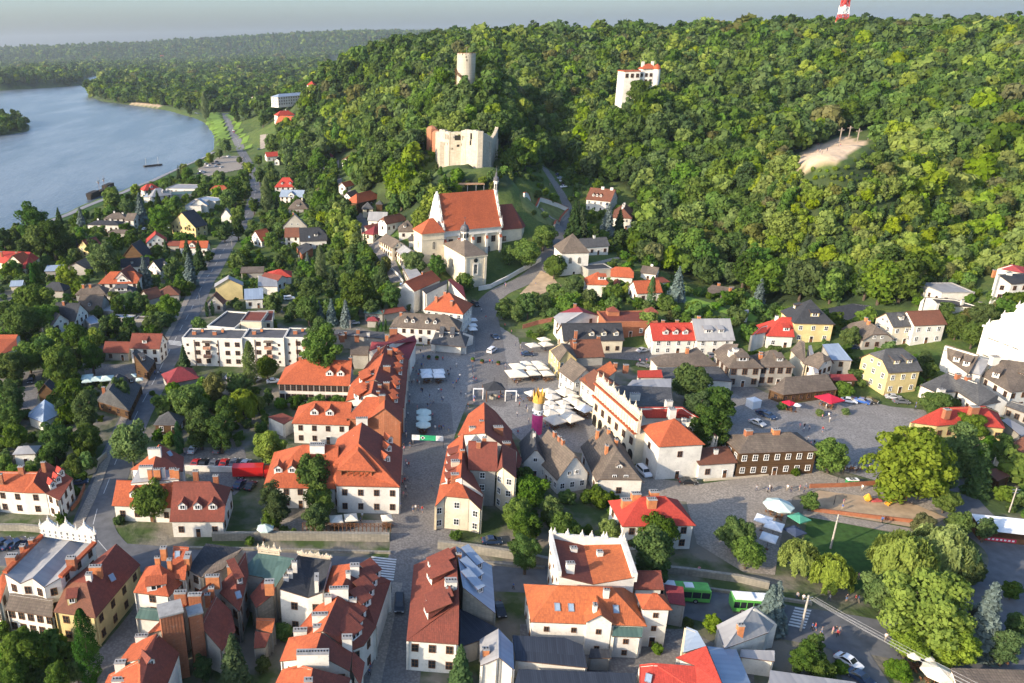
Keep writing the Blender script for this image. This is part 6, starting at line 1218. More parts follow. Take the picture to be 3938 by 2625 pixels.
def townhouse2():
    zg=0
    A=at_z(*T(22,752,490),8.6); B=at_z(*T(22,1140,845),8.6)   # main cornice
    r=root_at('ornate_townhouse',(A[0],A[1],0),'cream renaissance townhouse with carved attic wall beside beer garden','townhouse')
    a=(0,0); b=(B[0]-A[0],B[1]-A[1]); d=Vector((b[0],b[1],0)); L=d.length; d.normalize(); n_=Vector((-d.y,d.x,0))
    if n_.x<0: n_=-n_
    mb=MB(); q=[a,b,(b[0]+n_.x*8,b[1]+n_.y*8),(a[0]+n_.x*8,a[1]+n_.y*8)]; mb.prism(q,-1,8.4); mb.obj('wall',[wm('c')],r)
    mb=MB(); out=-n_
    for z,o_ in ((8.4,.55),(12.0,.35)):
        mb.obox((a[0]+out.x*.2,a[1]+out.y*.2),(b[0]+out.x*.2,b[1]+out.y*.2),o_*2,z,z+.3)
    mb.obj('tiled_ledge',[RM['ro']()],r)
    mb=MB(); mb.obox((a[0]+n_.x*.5,a[1]+n_.y*.5),(b[0]+n_.x*.5,b[1]+n_.y*.5),.9,8.4,12.2)
    for i in range(16):
        x=d*(L*(i+.5)/16); mb.tube((x.x-n_.x*.02,x.y-n_.y*.02,8.7),(x.x-n_.x*.02,x.y-n_.y*.02,11.9),.22,n=6)
    mb.obj('attic_storey',[wm('c')],r)
    attic(r,(a[0]+n_.x*.4,a[1]+n_.y*.4),(b[0]+n_.x*.4,b[1]+n_.y*.4),12.2,2.2,wm('c'),4,'attic_crest',.5,2.0)
    P,Q=(a,b) if True else (b,a); nn=Vector((d.y,-d.x,0)); 
    if nn.dot(out)<0: P,Q=b,a
    wins_on(r,P,Q,[4.9],6,'b',.06); 
    dd=Vector((Q[0]-P[0],Q[1]-P[1],0)).normalized(); no=Vector((dd.y,-dd.x,0))
    for i in range(7):
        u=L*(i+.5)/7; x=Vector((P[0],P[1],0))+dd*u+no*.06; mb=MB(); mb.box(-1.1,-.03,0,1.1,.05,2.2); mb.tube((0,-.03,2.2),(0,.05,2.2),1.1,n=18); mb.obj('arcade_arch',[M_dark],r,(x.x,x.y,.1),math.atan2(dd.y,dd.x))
townhouse2()
r=town1
def _w(t,x,y,z): return local(r,at_z(*T(t,x,y),z+r.location.z))
p=_w(30,383,215,10.5); q=_w(30,880,285,10.5); attic(r,p,q,10.3,3.6,wm('w'),3,'ornate_parapet',.6,1.8)
for a,b in (((45,560),(390,215)),((556,600),(872,285))):
    P=_w(30,*a,10.5); Q=_w(30,*b,10.5); mb=MB(); mb.obox(P[:2],Q[:2],.9,10.4,10.9); mb.obj('tiled_coping',[RM['ro']()],r)
vb=[o for o in COL.objects if o.get('label','').startswith('tall white box house')][0]
pm=pinnacle_mesh(1.5,.3,wm('w'))
def _v(x,y,z): return local(vb,at_z(*T(32,x,y),z+vb.location.z))
P=_v(352,228,10);Q=_v(1020,285,10); mb=MB(); mb.obox(P[:2],Q[:2],.5,8,10.9); 
R1=_v(435,590,10); R2=_v(1125,598,10); mb.obox(P[:2],R1[:2],.6,9,11.0); mb.obox(Q[:2],R2[:2],.9,9,10.8); mb.obj('parapet',[wm('w')],vb)
for f in (0,.05,.23,.43,.56,.72,.76,.96,1.0): link('pinnacle',pm,vb,(P[0]+(Q[0]-P[0])*f,P[1]+(Q[1]-P[1])*f,10.8))
gp=[o for o in COL.objects if o.get('label','').startswith('wide green patina')][0]
P=local(gp,at_z(*T(31,20,372),10.5+gp.location.z)); Q=local(gp,at_z(*T(31,220,395),10.5+gp.location.z)); attic(gp,P,Q,10.3,1.6,wm('o'),2,'stepped_parapet',.4,1.2)
P=local(gp,at_z(*T(31,385,385),10.6+gp.location.z)); Q=local(gp,at_z(*T(31,685,425),10.6+gp.location.z)); attic(gp,P,Q,10.3,.8,wm('o'),4,'low_parapet',.3,.5)
# ======== apartment block ========
def apartments():
    zg=0; h=9.6
    A=at_z(*T(10,1672,1542),h); B=at_z(*T(11,498,1565),h); C=at_z(*T(10,1780,1455),h)
    r=root_at('apartment_block',(A[0],A[1],0),'white three-storey flat-roofed apartment block with balconies','apartment block')
    d=Vector((B[0]-A[0],B[1]-A[1],0)); L=d.length; d.normalize(); rz=math.atan2(d.y,d.x); r.rotation_euler=(0,0,rz); n_=Vector((-d.y,d.x,0)); D=max(9,min(14,(Vector((C[0]-A[0],C[1]-A[1],0))).dot(n_)))
    segs=[(0,.47,0),(.47,.79,1.2),(.79,1.0,2.2)]
    for u0,u1,off in segs:
        x0,x1=u0*L,u1*L; mb=MB(); mb.box(x0,off,-1,x1,off+D,h-.1); mb.obj('wall',[wm('w')],r)
        mb=MB(); mb.box(x0+.3,off+.3,h-.1,x1-.3,off+D-.3,h+.02,0)
        for a in ((x0-.05,off-.05,x1+.05,off+.3),(x0-.05,off+D-.3,x1+.05,off+D+.05),(x0-.05,off+.3,x0+.3,off+D-.3),(x1-.3,off+.3,x1+.05,off+D-.3)): mb.box(a[0],a[1],h-.12,a[2],a[3],h+.38,1)
        mb.obj('roof',[plain('bitumen_roof',(.10,.10,.105),.9,.25,.6),wm('w')],r)
        n=max(2,int((x1-x0)/3.0))
        for f in range(3):
            for i in range(n):
                x=x0+(x1-x0)*(i+.5)/n
                link('window',WN['d'],r,(x,off-.03,f*3.0+1.2),0,(1.3,1,1) if i%3 else (.6,1,.5))
                if i%4==2 and f>0:
                    mb=MB(); mb.box(-1.3,-1.2,0,1.3,0,.12); mb.box(-1.3,-1.2,.12,1.3,-1.12,1.0)
                    for s_ in (-1.3,1.22): mb.box(s_,-1.12,.12,s_+.08,0,1.0)
                    if f==2: mb.face([(-1.5,-1.3,2.45),(1.5,-1.3,2.45),(1.5,0,2.8),(-1.5,0,2.8)],1); mb.face([(-1.5,-1.3,2.4),(-1.5,0,2.75),(1.5,0,2.75),(1.5,-1.3,2.4)],1)
                    mb.obj('balcony',[plain('balcony_panel',(.42,.22,.14)) if i%8==2 else plain('balcony_grey',(.3,.3,.3)),RM['sh']()],r,(x,off,f*3.0+.3))
        for k in range(max(1,int((x1-x0)/8))):
            x=x0+4+8*k; mb=MB(); mb.tube((x,off-.15,0),(x,off-.15,h-.3),.1,n=6); mb.obj('downpipe',[M_wood],r)
            chimney(r,x0+3+7*k,off+D*.45,h,'b',1.3,.8,1.2); chimney(r,x0+5+7*k,off+D*.75,h,'o',.8,.8,1.0)
apartments()
# ======== white baroque church at the right edge ========
def church2():
    A=at_z(*T(23,1900,60),13+2); 
    P0=hit(*T(23,1960,300)); z=tz(P0[0],P0[1])
    A=at_z(*T(13,1990,1415),z+13); B=at_z(*T(13,2600,1640),z+13)
    r=root_at('white_monastery_church',(A[0],A[1],z),'big white baroque church facade cut by the right edge','church'); d=Vector((B[0]-A[0],B[1]-A[1],0)); L=d.length; d.normalize(); n_=Vector((-d.y,d.x,0)); rz=math.atan2(d.y,d.x); r.rotation_euler=(0,0,rz)
    mb=MB(); mb.box(0,0,-6,L,26,13); mb.box(-.3,-.4,12.4,L,.2,13); mb.obj('wall',[wm('w')],r)
    mb=MB(); pr=[(1,0),(2,2),(4,3),(5,5.5),(7.5,6.5),(8.5,9),(L/2,11)]; pts=pr+[(L-x,y) for x,y in pr[::-1][1:]]
    mb.face([(x,0,13+y) for x,y in pts]); mb.face([(x,.8,13+y) for x,y in pts[::-1]])
    for i in range(len(pts)-1): a,b=pts[i],pts[i+1]; mb.face([(a[0],0,13+a[1]),(a[0],.8,13+a[1]),(b[0],.8,13+b[1]),(b[0],0,13+b[1])][::-1])
    mb.obj('baroque_gable',[wm('w')],r)
    mb=MB(); mb.face([(-.4,.8,13),(L+.4,.8,13),(L+.4,.8,13)]) if 0 else None
    mb.face([(0,.9,13),(L/2,.9,21),(L/2,26,21),(0,26,13)]); mb.face([(L,26,13),(L/2,26,21),(L/2,.9,21),(L,.9,13)]); mb.face([(0,26,13),(L/2,26,21),(L,26,13)]); mb.obj('roof',[RM['dk']()],r)
    pm=pinnacle_mesh(2.2,.4,wm('w'))
    for x,z_ in ((.8,13),(4.5,17),(8,21)): link('pinnacle',pm,r,(x,.4,z_))
    for x in (3,5,8,11): 
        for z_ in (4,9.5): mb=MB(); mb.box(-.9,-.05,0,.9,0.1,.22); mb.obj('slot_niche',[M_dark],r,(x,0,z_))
church2()
# belfry details
bt=[o for o in COL.objects if o.name.startswith('bell_tower')][0]
def belfry():
    cl=bt.matrix_basis.inverted()@Vector((0,0,CAMH)); w_=[c for c in bt.children if c.name.startswith('wall')][0]; ys=min(v.co.y for v in w_.data.vertices)
    for x in (-1.9,1.9):
        link('window',WN['a'],bt,(x,ys-.04,6.0),0,(1.0,1,.8))
    xs=max(v.co.x for v in w_.data.vertices); link('window',WN['a'],bt,(xs+.04,0,6.0),math.pi/2,(1,1,.8)); link('window',WN['a'],bt,(-xs-.04,0,6.0),-math.pi/2,(1,1,.8))
    link('door',DOOR,bt,(0,ys-.04,.3)); dormer(bt,0,ys*.55,10.6+3.0,0,'k',RM['sh'](),wm('w'),1.5,1.05)
belfry()
# viewing shelter, mast, crosses
def shelter():
    P=hit(*T(11,1975,208)); r=empty('viewing_shelter',(P[0],P[1],P[2])); tag(r,'open flat-roofed shelter with thin posts behind the church ridge','shelter'); mb=MB(); w_=6.0
    mb.box(-w_,-2,4.4,w_,2,4.7); mb.obj('roof',[plain('larch',(.40,.24,.13))],r)
    for x in (-w_+.3,-2,2,w_-.3):
        mb=MB(); mb.tube((x,-1.6,-2),(x,-1.6,4.4),.16,n=6); mb.obj('post',[M_metal],r)
shelter()
def mast():
    X,Y,Z=at_r(3232,112,1000); Z=tz(X,Y); r=empty('lattice_mast',(X,Y,Z)); tag(r,'red and white lattice telecom mast on the wooded skyline','mast'); top=at_r(3252,-60,1000)[2]-Z; mr=plain('mast_red',(.5,.05,.04)); n=14
    for sgn in range(n):
        z0=top*sgn/n; z1=top*(sgn+1)/n; w0=5.2*(1-sgn/n*.75); w1=5.2*(1-(sgn+1)/n*.75); mb=MB()
        c0=[(-w0,-w0),(w0,-w0),(w0,w0),(-w0,w0)]; c1=[(-w1,-w1),(w1,-w1),(w1,w1),(-w1,w1)]
        for i in range(4):
            mb.tube((*c0[i],z0),(*c1[i],z1),.42,n=4); mb.tube((*c0[i],z0),(*c1[(i+1)%4],z1),.26,n=4); mb.tube((*c0[(i+1)%4],z0),(*c1[i],z1),.26,n=4); mb.tube((*c1[i],z1),(*c1[(i+1)%4],z1),.3,n=4)
        if sgn in (7,9,10): 
            for a in (0,2.1,4.2): mb.box(w1*math.cos(a)*1.5-.8,w1*math.sin(a)*1.5-.8,z0,w1*math.cos(a)*1.5+.8,w1*math.sin(a)*1.5+.8,z0+5)
        mb.obj('lattice_section',[M_white if (sgn//2)%2 else mr],r)
mast()
def crosses():
    for i,(x,y,yt,lb) in enumerate(((575,370,135,'left one of three tall wooden crosses on sandy hilltop'),(735,295,105,'middle and farthest of three tall wooden crosses'),(875,390,150,'right one of three tall wooden crosses'))):
        px,py=3100+x/4.48,460+y/4.48; P=hit(px,py); z=tz(P[0],P[1]); R=math.hypot(P[0],P[1]); h=at_r(px+8,460+yt/4.48,R)[2]-z; mb=MB()
        r=empty('hill_cross',(P[0],P[1],z)); tag(r,lb,'cross','wooden crosses on the hilltop')
        mb.box(-.22,-.22,-1,.22,.22,h); mb.obj('post',[plain('weathered_wood',(.36,.30,.24))],r); mb=MB(); mb.box(-1.6,-.18,h*.8,1.6,.26,h*.8+.36); mb.obj('crossbar',[plain('weathered_wood',(.36,.30,.24))],r)
crosses()
# ======== walls & fences ========
def wallrun(name,tile,pts,h,th,mat,label,cat='wall',cop=None):
    P=[hit(*(T(tile,*q) if tile is not None else q)) for q in pts]; mb=MB(); o0=P[0]
    for a,b in zip(P[:-1],P[1:]):
        k=max(1,int(math.hypot(b[0]-a[0],b[1]-a[1])/4))
        for i in range(k):
            p=[a[j]+(b[j]-a[j])*i/k for j in (0,1)]; q=[a[j]+(b[j]-a[j])*(i+1)/k for j in (0,1)]; za,zb=tz(*p),tz(*q)
            mb.obox((p[0]-o0[0],p[1]-o0[1]),(q[0]-o0[0],q[1]-o0[1]),th,za-o0[2]-.6,za-o0[2]+h,0,zb-o0[2]-.6,zb-o0[2]+h)
            if cop: mb.obox((p[0]-o0[0],p[1]-o0[1]),(q[0]-o0[0],q[1]-o0[1]),th+.3,za-o0[2]+h+.003,za-o0[2]+h+.18,1,zb-o0[2]+h+.003,zb-o0[2]+h+.18)
    o=mb.obj(name,[mat]+([cop] if cop else []),None,o0); tag(o,label,cat); return o
wallrun('stone_wall',31,[(-400,255),(200,250),(700,255),(1225,262)],1.9,.8,wm('r'),'long dark stone embankment wall left of the street')
wallrun('stone_wall',31,[(-700,335),(0,345),(700,365),(1235,378)],.5,.5,wm('r'),'low kerb wall along the road, left of zebra crossing')
wallrun('stone_wall',31,[(1668,330),(2000,370),(2400,430),(3000,560),(3400,640)],1.9,.8,wm('r'),'dark stone embankment wall right of the street')
wallrun('stone_wall',32,[(-700,430),(0,500),(300,520)],.6,.5,wm('r'),'low kerb wall behind big red villa roof')
wallrun('stone_wall',32,[(1400,665),(1900,730),(2353,790),(2750,850)],.6,.5,wm('r'),'low kerb wall running behind the green buses')
wallrun('stone_wall',32,[(1100,520),(1600,570),(2100,640),(2353,700)],1.5,.7,wm('r'),'embankment wall below the big leafy trees')
wallrun('stone_wall',30,[(-20,165),(200,165),(420,185)],1.6,.7,wm('r'),'stone embankment wall by parked cars at left')
wallrun('garden_wall',20,[(660,1240),(800,1225),(870,1200),(900,1130),(980,1060)],1.5,.5,wm('o'),'curved pale stone garden wall at west street corner')
wallrun('garden_wall',20,[(1700,1185),(1960,1195),(2240,1200)],1.6,.4,wm('w'),'long white wall under the parked cars')
wallrun('church_wall',12,[(105,245),(250,280),(420,335),(510,375)],2.2,.7,wm('w'),'cream wall with red coping crossing the meadow',cop=RM['ro']())
wallrun('church_wall',12,[(512,378),(440,460),(385,520)],1.6,.6,wm('o'),'red-coped wall bending down beside ravine road',cop=RM['ro']())
wallrun('church_wall',12,[(-310,1100),(-200,1080),(-60,1010),(60,940),(170,880),(260,830)],1.8,.6,wm('w'),'long white curved retaining wall below the church')
wallrun('plank_fence',12,[(95,1450),(240,1410),(380,1380)],1.6,.15,plain('red_planks',(.30,.12,.08)),'reddish plank fence in front of gabled guesthouse','fence')
wallrun('garden_wall',11,[(785,300),(825,360)],1.2,.4,wm('o'),'short red-coped wall at village street bend',cop=RM['ro']())
wallrun('garden_wall',11,[(1240,905),(1300,960),(1350,1030)],1.0,.3,wm('w'),'red and white construction barrier on village street')
wallrun('garden_wall',23,[(380,1345),(700,1335),(1190,1300)],1.1,.25,wm('b'),'low pinkish brick wall round the playground')
wallrun('garden_wall',33,[(400,-10),(900,50),(1350,100)],.9,.3,wm('b'),'low brick wall between playground and lawn')
wallrun('hedge_wall',22,[(1760,1280),(2050,1260),(2350,1230)],.4,.4,wm('o'),'low kerb edging grass verge below granary')
wallrun('garden_wall',20,[(655,1560),(720,1480),(780,1340)],1.0,.3,wm('b'),'brick garden wall stepping along west street')
def raft():
    a=hit(*T(31,430,215)); b=hit(*T(31,1235,225)); r=empty('wooden_fence',(a[0],a[1],0)); tag(r,'dark cross-braced wooden fence atop the embankment','fence'); d=Vector((b[0]-a[0],b[1]-a[1],0)); L=d.length; n=22; d.normalize(); r.rotation_euler=(0,0,math.atan2(d.y,d.x)); mp=MB(); mb=MB()
    for i in range(n+1):
        x=L*i/n; mp.box(x-.07,.33,1.0,x+.07,.47,3.05)
        if i<n:
            x1=L*(i+1)/n; mb.tube((x,.4,2.0),(x1,.4,2.9),.05,n=4); mb.tube((x,.4,2.9),(x1,.4,2.0),.05,n=4)
    mp.obj('posts',[M_wood],r); mb.box(0,.36,2.95,L,.44,3.03); mb.obj('rails',[M_wood],r)
raft()
# ---------------- trees ----------------
def tint_mesh(name,V,F,tint,mats,mi=None,smoothf=None):
    me=bpy.data.meshes.new(name); me.from_pydata(V.tolist(),[],F.tolist() if hasattr(F,'tolist') else F)
    at=me.attributes.new('tint','FLOAT','FACE'); at.data.foreach_set('value',np.asarray(tint,np.float32))
    for m in mats: me.materials.append(m)
    if mi is not None: me.polygons.foreach_set('material_index',mi)
    me.update(); return me
def quads(C,Nm,S,rng,asp=1.0,vert=False):
    """leaf clump quads at centres C with normals Nm, size S"""
    n=len(C); r=rng.normal(size=(n,3)); r=r*.25+np.array([0,0,1.]) if vert else r; U=np.cross(Nm,r); U/=np.linalg.norm(U,axis=1,keepdims=True)+1e-9; Vv=np.cross(Nm,U)
    U=U*(S[:,None])*.5; Vv=Vv*(S[:,None])*.5*asp
    j=1+rng.uniform(-.35,.35,(n,4,1))
    V=np.stack([C+(-U-Vv)*j[:,0],C+(U-Vv)*j[:,1],C+(U+Vv)*j[:,2],C+(-U+Vv)*j[:,3]],1).reshape(-1,3)
    F=np.arange(4*n).reshape(n,4); return V,F
def crown_mesh(kind,seed,nq,mat):
    """unit crown: overall tree height 1 (base at z=0)"""
    rng=np.random.default_rng(seed); Cs=[];Ns=[];Ss=[];Ts=[]
    if kind in('d','t','u','l'):
        rx,zc,rz_={'d':(.43,.53,.45),'t':(.29,.53,.46),'u':(.55,.45,.48),'l':(.43,.50,.47)}[kind]
        nl={True:44,False:16}[nq>1500]
        L=[]
        for i in range(nl):
            while True:
                p=rng.uniform(-1,1,3)
                if np.linalg.norm(p)<1: break
            p=p/np.linalg.norm(p)*rng.uniform(.5,.86)
            if p[2]<-.75: p[2]*=.6
            L.append((p*np.array([rx,rx,rz_])+np.array([0,0,zc]), rng.uniform(.17,.34)*rx if nl>20 else rng.uniform(.24,.42)*rx))
        L+=[(np.array([0,0,zc]),rx*.62),(np.array([0,0,zc-.14]),rx*.6),(np.array([0,0,zc+.12]),rx*.55)]
        for c,r_ in L:
            k=max(8,int(nq*r_**2/sum(b**2 for _,b in L))); d=rng.normal(size=(k,3)); d[:,2]+=.35; d/=np.linalg.norm(d,axis=1,keepdims=True)
            rad=r_*rng.uniform(.78,1.1,(k,1)); C=c+d*rad*np.array([1,1,.85]); nm=d+rng.normal(size=(k,3))*.38; nm/=np.linalg.norm(nm,axis=1,keepdims=True)
            Cs.append(C);Ns.append(nm);Ss.append(np.full(k,1.9*r_/math.sqrt(k)*(1.75 if nl>20 else 2.1))*rng.uniform(.7,1.3,k)); Ts.append(np.clip(rng.uniform(0,1)*.6+rng.uniform(0,.5,k),0,1))
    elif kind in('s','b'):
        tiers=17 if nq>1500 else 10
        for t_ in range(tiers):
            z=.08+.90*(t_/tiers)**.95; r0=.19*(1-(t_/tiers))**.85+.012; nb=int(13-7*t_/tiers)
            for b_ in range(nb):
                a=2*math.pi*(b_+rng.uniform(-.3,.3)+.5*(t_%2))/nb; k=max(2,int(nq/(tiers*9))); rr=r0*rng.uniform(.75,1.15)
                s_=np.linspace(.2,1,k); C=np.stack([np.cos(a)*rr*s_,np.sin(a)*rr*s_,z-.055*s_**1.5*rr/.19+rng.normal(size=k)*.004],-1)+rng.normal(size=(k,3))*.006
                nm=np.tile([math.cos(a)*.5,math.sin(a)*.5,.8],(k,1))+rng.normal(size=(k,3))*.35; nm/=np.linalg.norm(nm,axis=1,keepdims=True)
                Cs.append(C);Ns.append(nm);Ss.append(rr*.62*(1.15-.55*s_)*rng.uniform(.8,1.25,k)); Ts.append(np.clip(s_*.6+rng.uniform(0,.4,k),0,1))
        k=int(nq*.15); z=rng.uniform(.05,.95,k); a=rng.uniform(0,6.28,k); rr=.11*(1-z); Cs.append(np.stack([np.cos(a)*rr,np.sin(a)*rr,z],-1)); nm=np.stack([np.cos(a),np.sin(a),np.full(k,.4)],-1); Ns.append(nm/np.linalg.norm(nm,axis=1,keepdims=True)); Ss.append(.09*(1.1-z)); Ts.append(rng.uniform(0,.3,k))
    elif kind=='w':
        rng2=rng; 
        for i in range(85 if nq>1500 else 40):
            a=rng.uniform(0,6.28); rr=.40*math.sqrt(rng.uniform(.02,1)); zt=.95-.5*rr**1.6/.4+rng.uniform(-.12,.06); ln=rng.uniform(.18,.42)*(.55+rr*1.4)
            k=max(5,int(nq/90)); s_=np.linspace(0,1,k); x=np.cos(a)*(rr+.035*np.sin(s_*2)); y=np.sin(a)*(rr+.035*np.sin(s_*2)); wdt=.035+.02*rng.uniform()
            for _ in range(2):
                C=np.stack([x,y,zt-ln*s_],-1)+rng.normal(size=(k,3))*np.array([wdt,wdt,.012])*.55; nm=np.stack([np.full(k,math.cos(a)),np.full(k,math.sin(a)),np.full(k,.15)],-1)+rng.normal(size=(k,3))*.45; nm/=np.linalg.norm(nm,axis=1,keepdims=True)
                Cs.append(C);Ns.append(nm);Ss.append(rng.uniform(.035,.06,k)); Ts.append(np.clip(rng.uniform(.2,1)+rng.uniform(-.2,.2,k),0,1))
    elif kind in('p','j'):
        w_={'p':.15,'j':.13}[kind]; k=nq; z=rng.uniform(.1 if kind=='p' else 0.02,1,k); a=rng.uniform(0,6.28,k); prof=np.sin(np.clip(z,0,1)**.75*math.pi*.97+.05)**.6*w_*(1+.25*np.sin(z*23+a*2)*np.cos(a*3+z*9)); rr=prof*rng.uniform(.7,1.05,k)
        Cs.append(np.stack([np.cos(a)*rr,np.sin(a)*rr,z],-1)); nm=np.stack([np.cos(a),np.sin(a),rng.uniform(0,.7,k)],-1)+rng.normal(size=(k,3))*.35; Ns.append(nm/np.linalg.norm(nm,axis=1,keepdims=True)); Ss.append(np.full(k,2.4*w_/math.sqrt(k)*2.9)*rng.uniform(.7,1.3,k)); Ts.append(np.clip(.5+.5*np.sin(z*19+a*3)+rng.uniform(-.3,.3,k),0,1))
    C=np.concatenate(Cs);Nn=np.concatenate(Ns);S=np.concatenate(Ss);Tt=np.concatenate(Ts)
    # dead-end: nothing below ground
    C[:,2]=np.maximum(C[:,2],.01); V,F=quads(C,Nn,S*(.55 if kind=='w' else 1),rng,3.4 if kind=='w' else 1.0,kind=='w')
    return tint_mesh('crown',V,F,Tt,[mat])
def trunk_mesh(kind,seed):
    rng=random.Random(seed); mb=MB(); 
    if kind in('s','b','p','j'): mb.tube((0,0,-.05),(0,0,.9),.014,.003,n=6)
    elif kind=='u': mb.tube((0,0,-.1),(0,0,.4),.03,.01,n=5)
    else:
        mb.tube((0,0,-.08),(.01,0,.34),.034,.024,n=7)
        for i in range(6):
            a=i*1.05+rng.uniform(-.3,.3); z=.26+.05*i; mb.tube((0,0,z),(math.cos(a)*.2,math.sin(a)*.2,z+.26),.016,.004,n=5)
        mb.tube((.01,0,.34),(0,0,.8),.024,.004,n=6)
    return mb.mesh('trunk',[plain('bark',(.10,.075,.055),.9,.3,3)])
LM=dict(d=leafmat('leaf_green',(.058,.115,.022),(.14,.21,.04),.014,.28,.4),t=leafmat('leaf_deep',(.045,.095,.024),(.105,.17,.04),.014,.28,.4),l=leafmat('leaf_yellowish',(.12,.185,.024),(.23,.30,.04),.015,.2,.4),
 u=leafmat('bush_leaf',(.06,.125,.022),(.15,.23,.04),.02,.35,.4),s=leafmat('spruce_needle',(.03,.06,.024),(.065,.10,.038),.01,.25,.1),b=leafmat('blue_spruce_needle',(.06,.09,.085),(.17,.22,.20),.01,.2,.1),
 w=leafmat('willow_leaf',(.15,.20,.035),(.30,.37,.07),.01,.12,.4),p=leafmat('birch_leaf',(.10,.14,.04),(.20,.25,.08),.015,.2,.4),j=leafmat('thuja_leaf',(.03,.08,.02),(.07,.15,.035)),o=leafmat('leaf_olive',(.10,.115,.035),(.19,.19,.06),.015,.2,.4))
CR={}
def crownm(kind,lod,var):
    key=(kind,lod,var)
    if key not in CR:
        base={'o':'d'}.get(kind,kind); nq={0:9000,1:3200,2:700,3:230}[lod]
        CR[key]=crown_mesh(base,hash((ord(kind),lod,var))%9999,nq,LM[kind])
    return CR[key]
TRK={}
WID=dict(d=.86,t=.62,u=1.1,l=.86,s=.38,b=.40,w=.86,p=.32,j=.27,o=.86)   # width / height
KN=dict(d=('leafy_tree','leafy tree','round leafy green tree'),t=('leafy_tree','leafy tree','tall dark green leafy tree'),l=('leafy_tree','leafy tree','yellow-green leafy tree'),u=('bush','bush','low green bush'),s=('spruce_tree','spruce','dark conical spruce'),b=('blue_spruce','spruce','silvery blue spruce'),w=('willow_tree','willow','weeping willow'),p=('birch_tree','birch','slender pale birch'),j=('thuja','thuja','narrow dark thuja'),o=('leafy_tree','leafy tree','olive brown leafy tree'))
TREES=[]
trng=random.Random(11)
def put_tree(x,y,z,H_,kind,lod,label=None):
    k=kind; var=trng.randrange(4 if lod<2 else 3)
    r=empty(KN[k][0],(x,y,z),trng.uniform(0,6.28)); r.scale=(H_,H_,H_)
    c=link('foliage',crownm(k,lod,var),r); c.name='crown'
    tk=({'o':'d'}.get(k,k),var)
    if tk not in TRK: TRK[tk]=trunk_mesh(*tk)
    link('trunk',TRK[tk],r); r['category']=KN[k][1]; TREES.append((r,k,x,y,z,H_)); return r
def tree(tile,x,y,w_,kind):
    """crown centre and width in tile px"""
    X,Y=T(tile,x,y); wp=w_/(1.3645 if tile==3 else 2.3888); up=5.0
    for _ in range(5):
        P=hit(X,Y,up); d=proj(*P)[2]; wm_=wp*d/FPX; H_=wm_/WID[kind]; up=H_*{'u':.45,'s':.42,'b':.42,'p':.55,'j':.5,'w':.55}.get(kind,.6)
    z=tz(P[0],P[1]); lod=0 if wp>85 else 1
    put_tree(P[0],P[1],z-.1,H_,kind,lod)
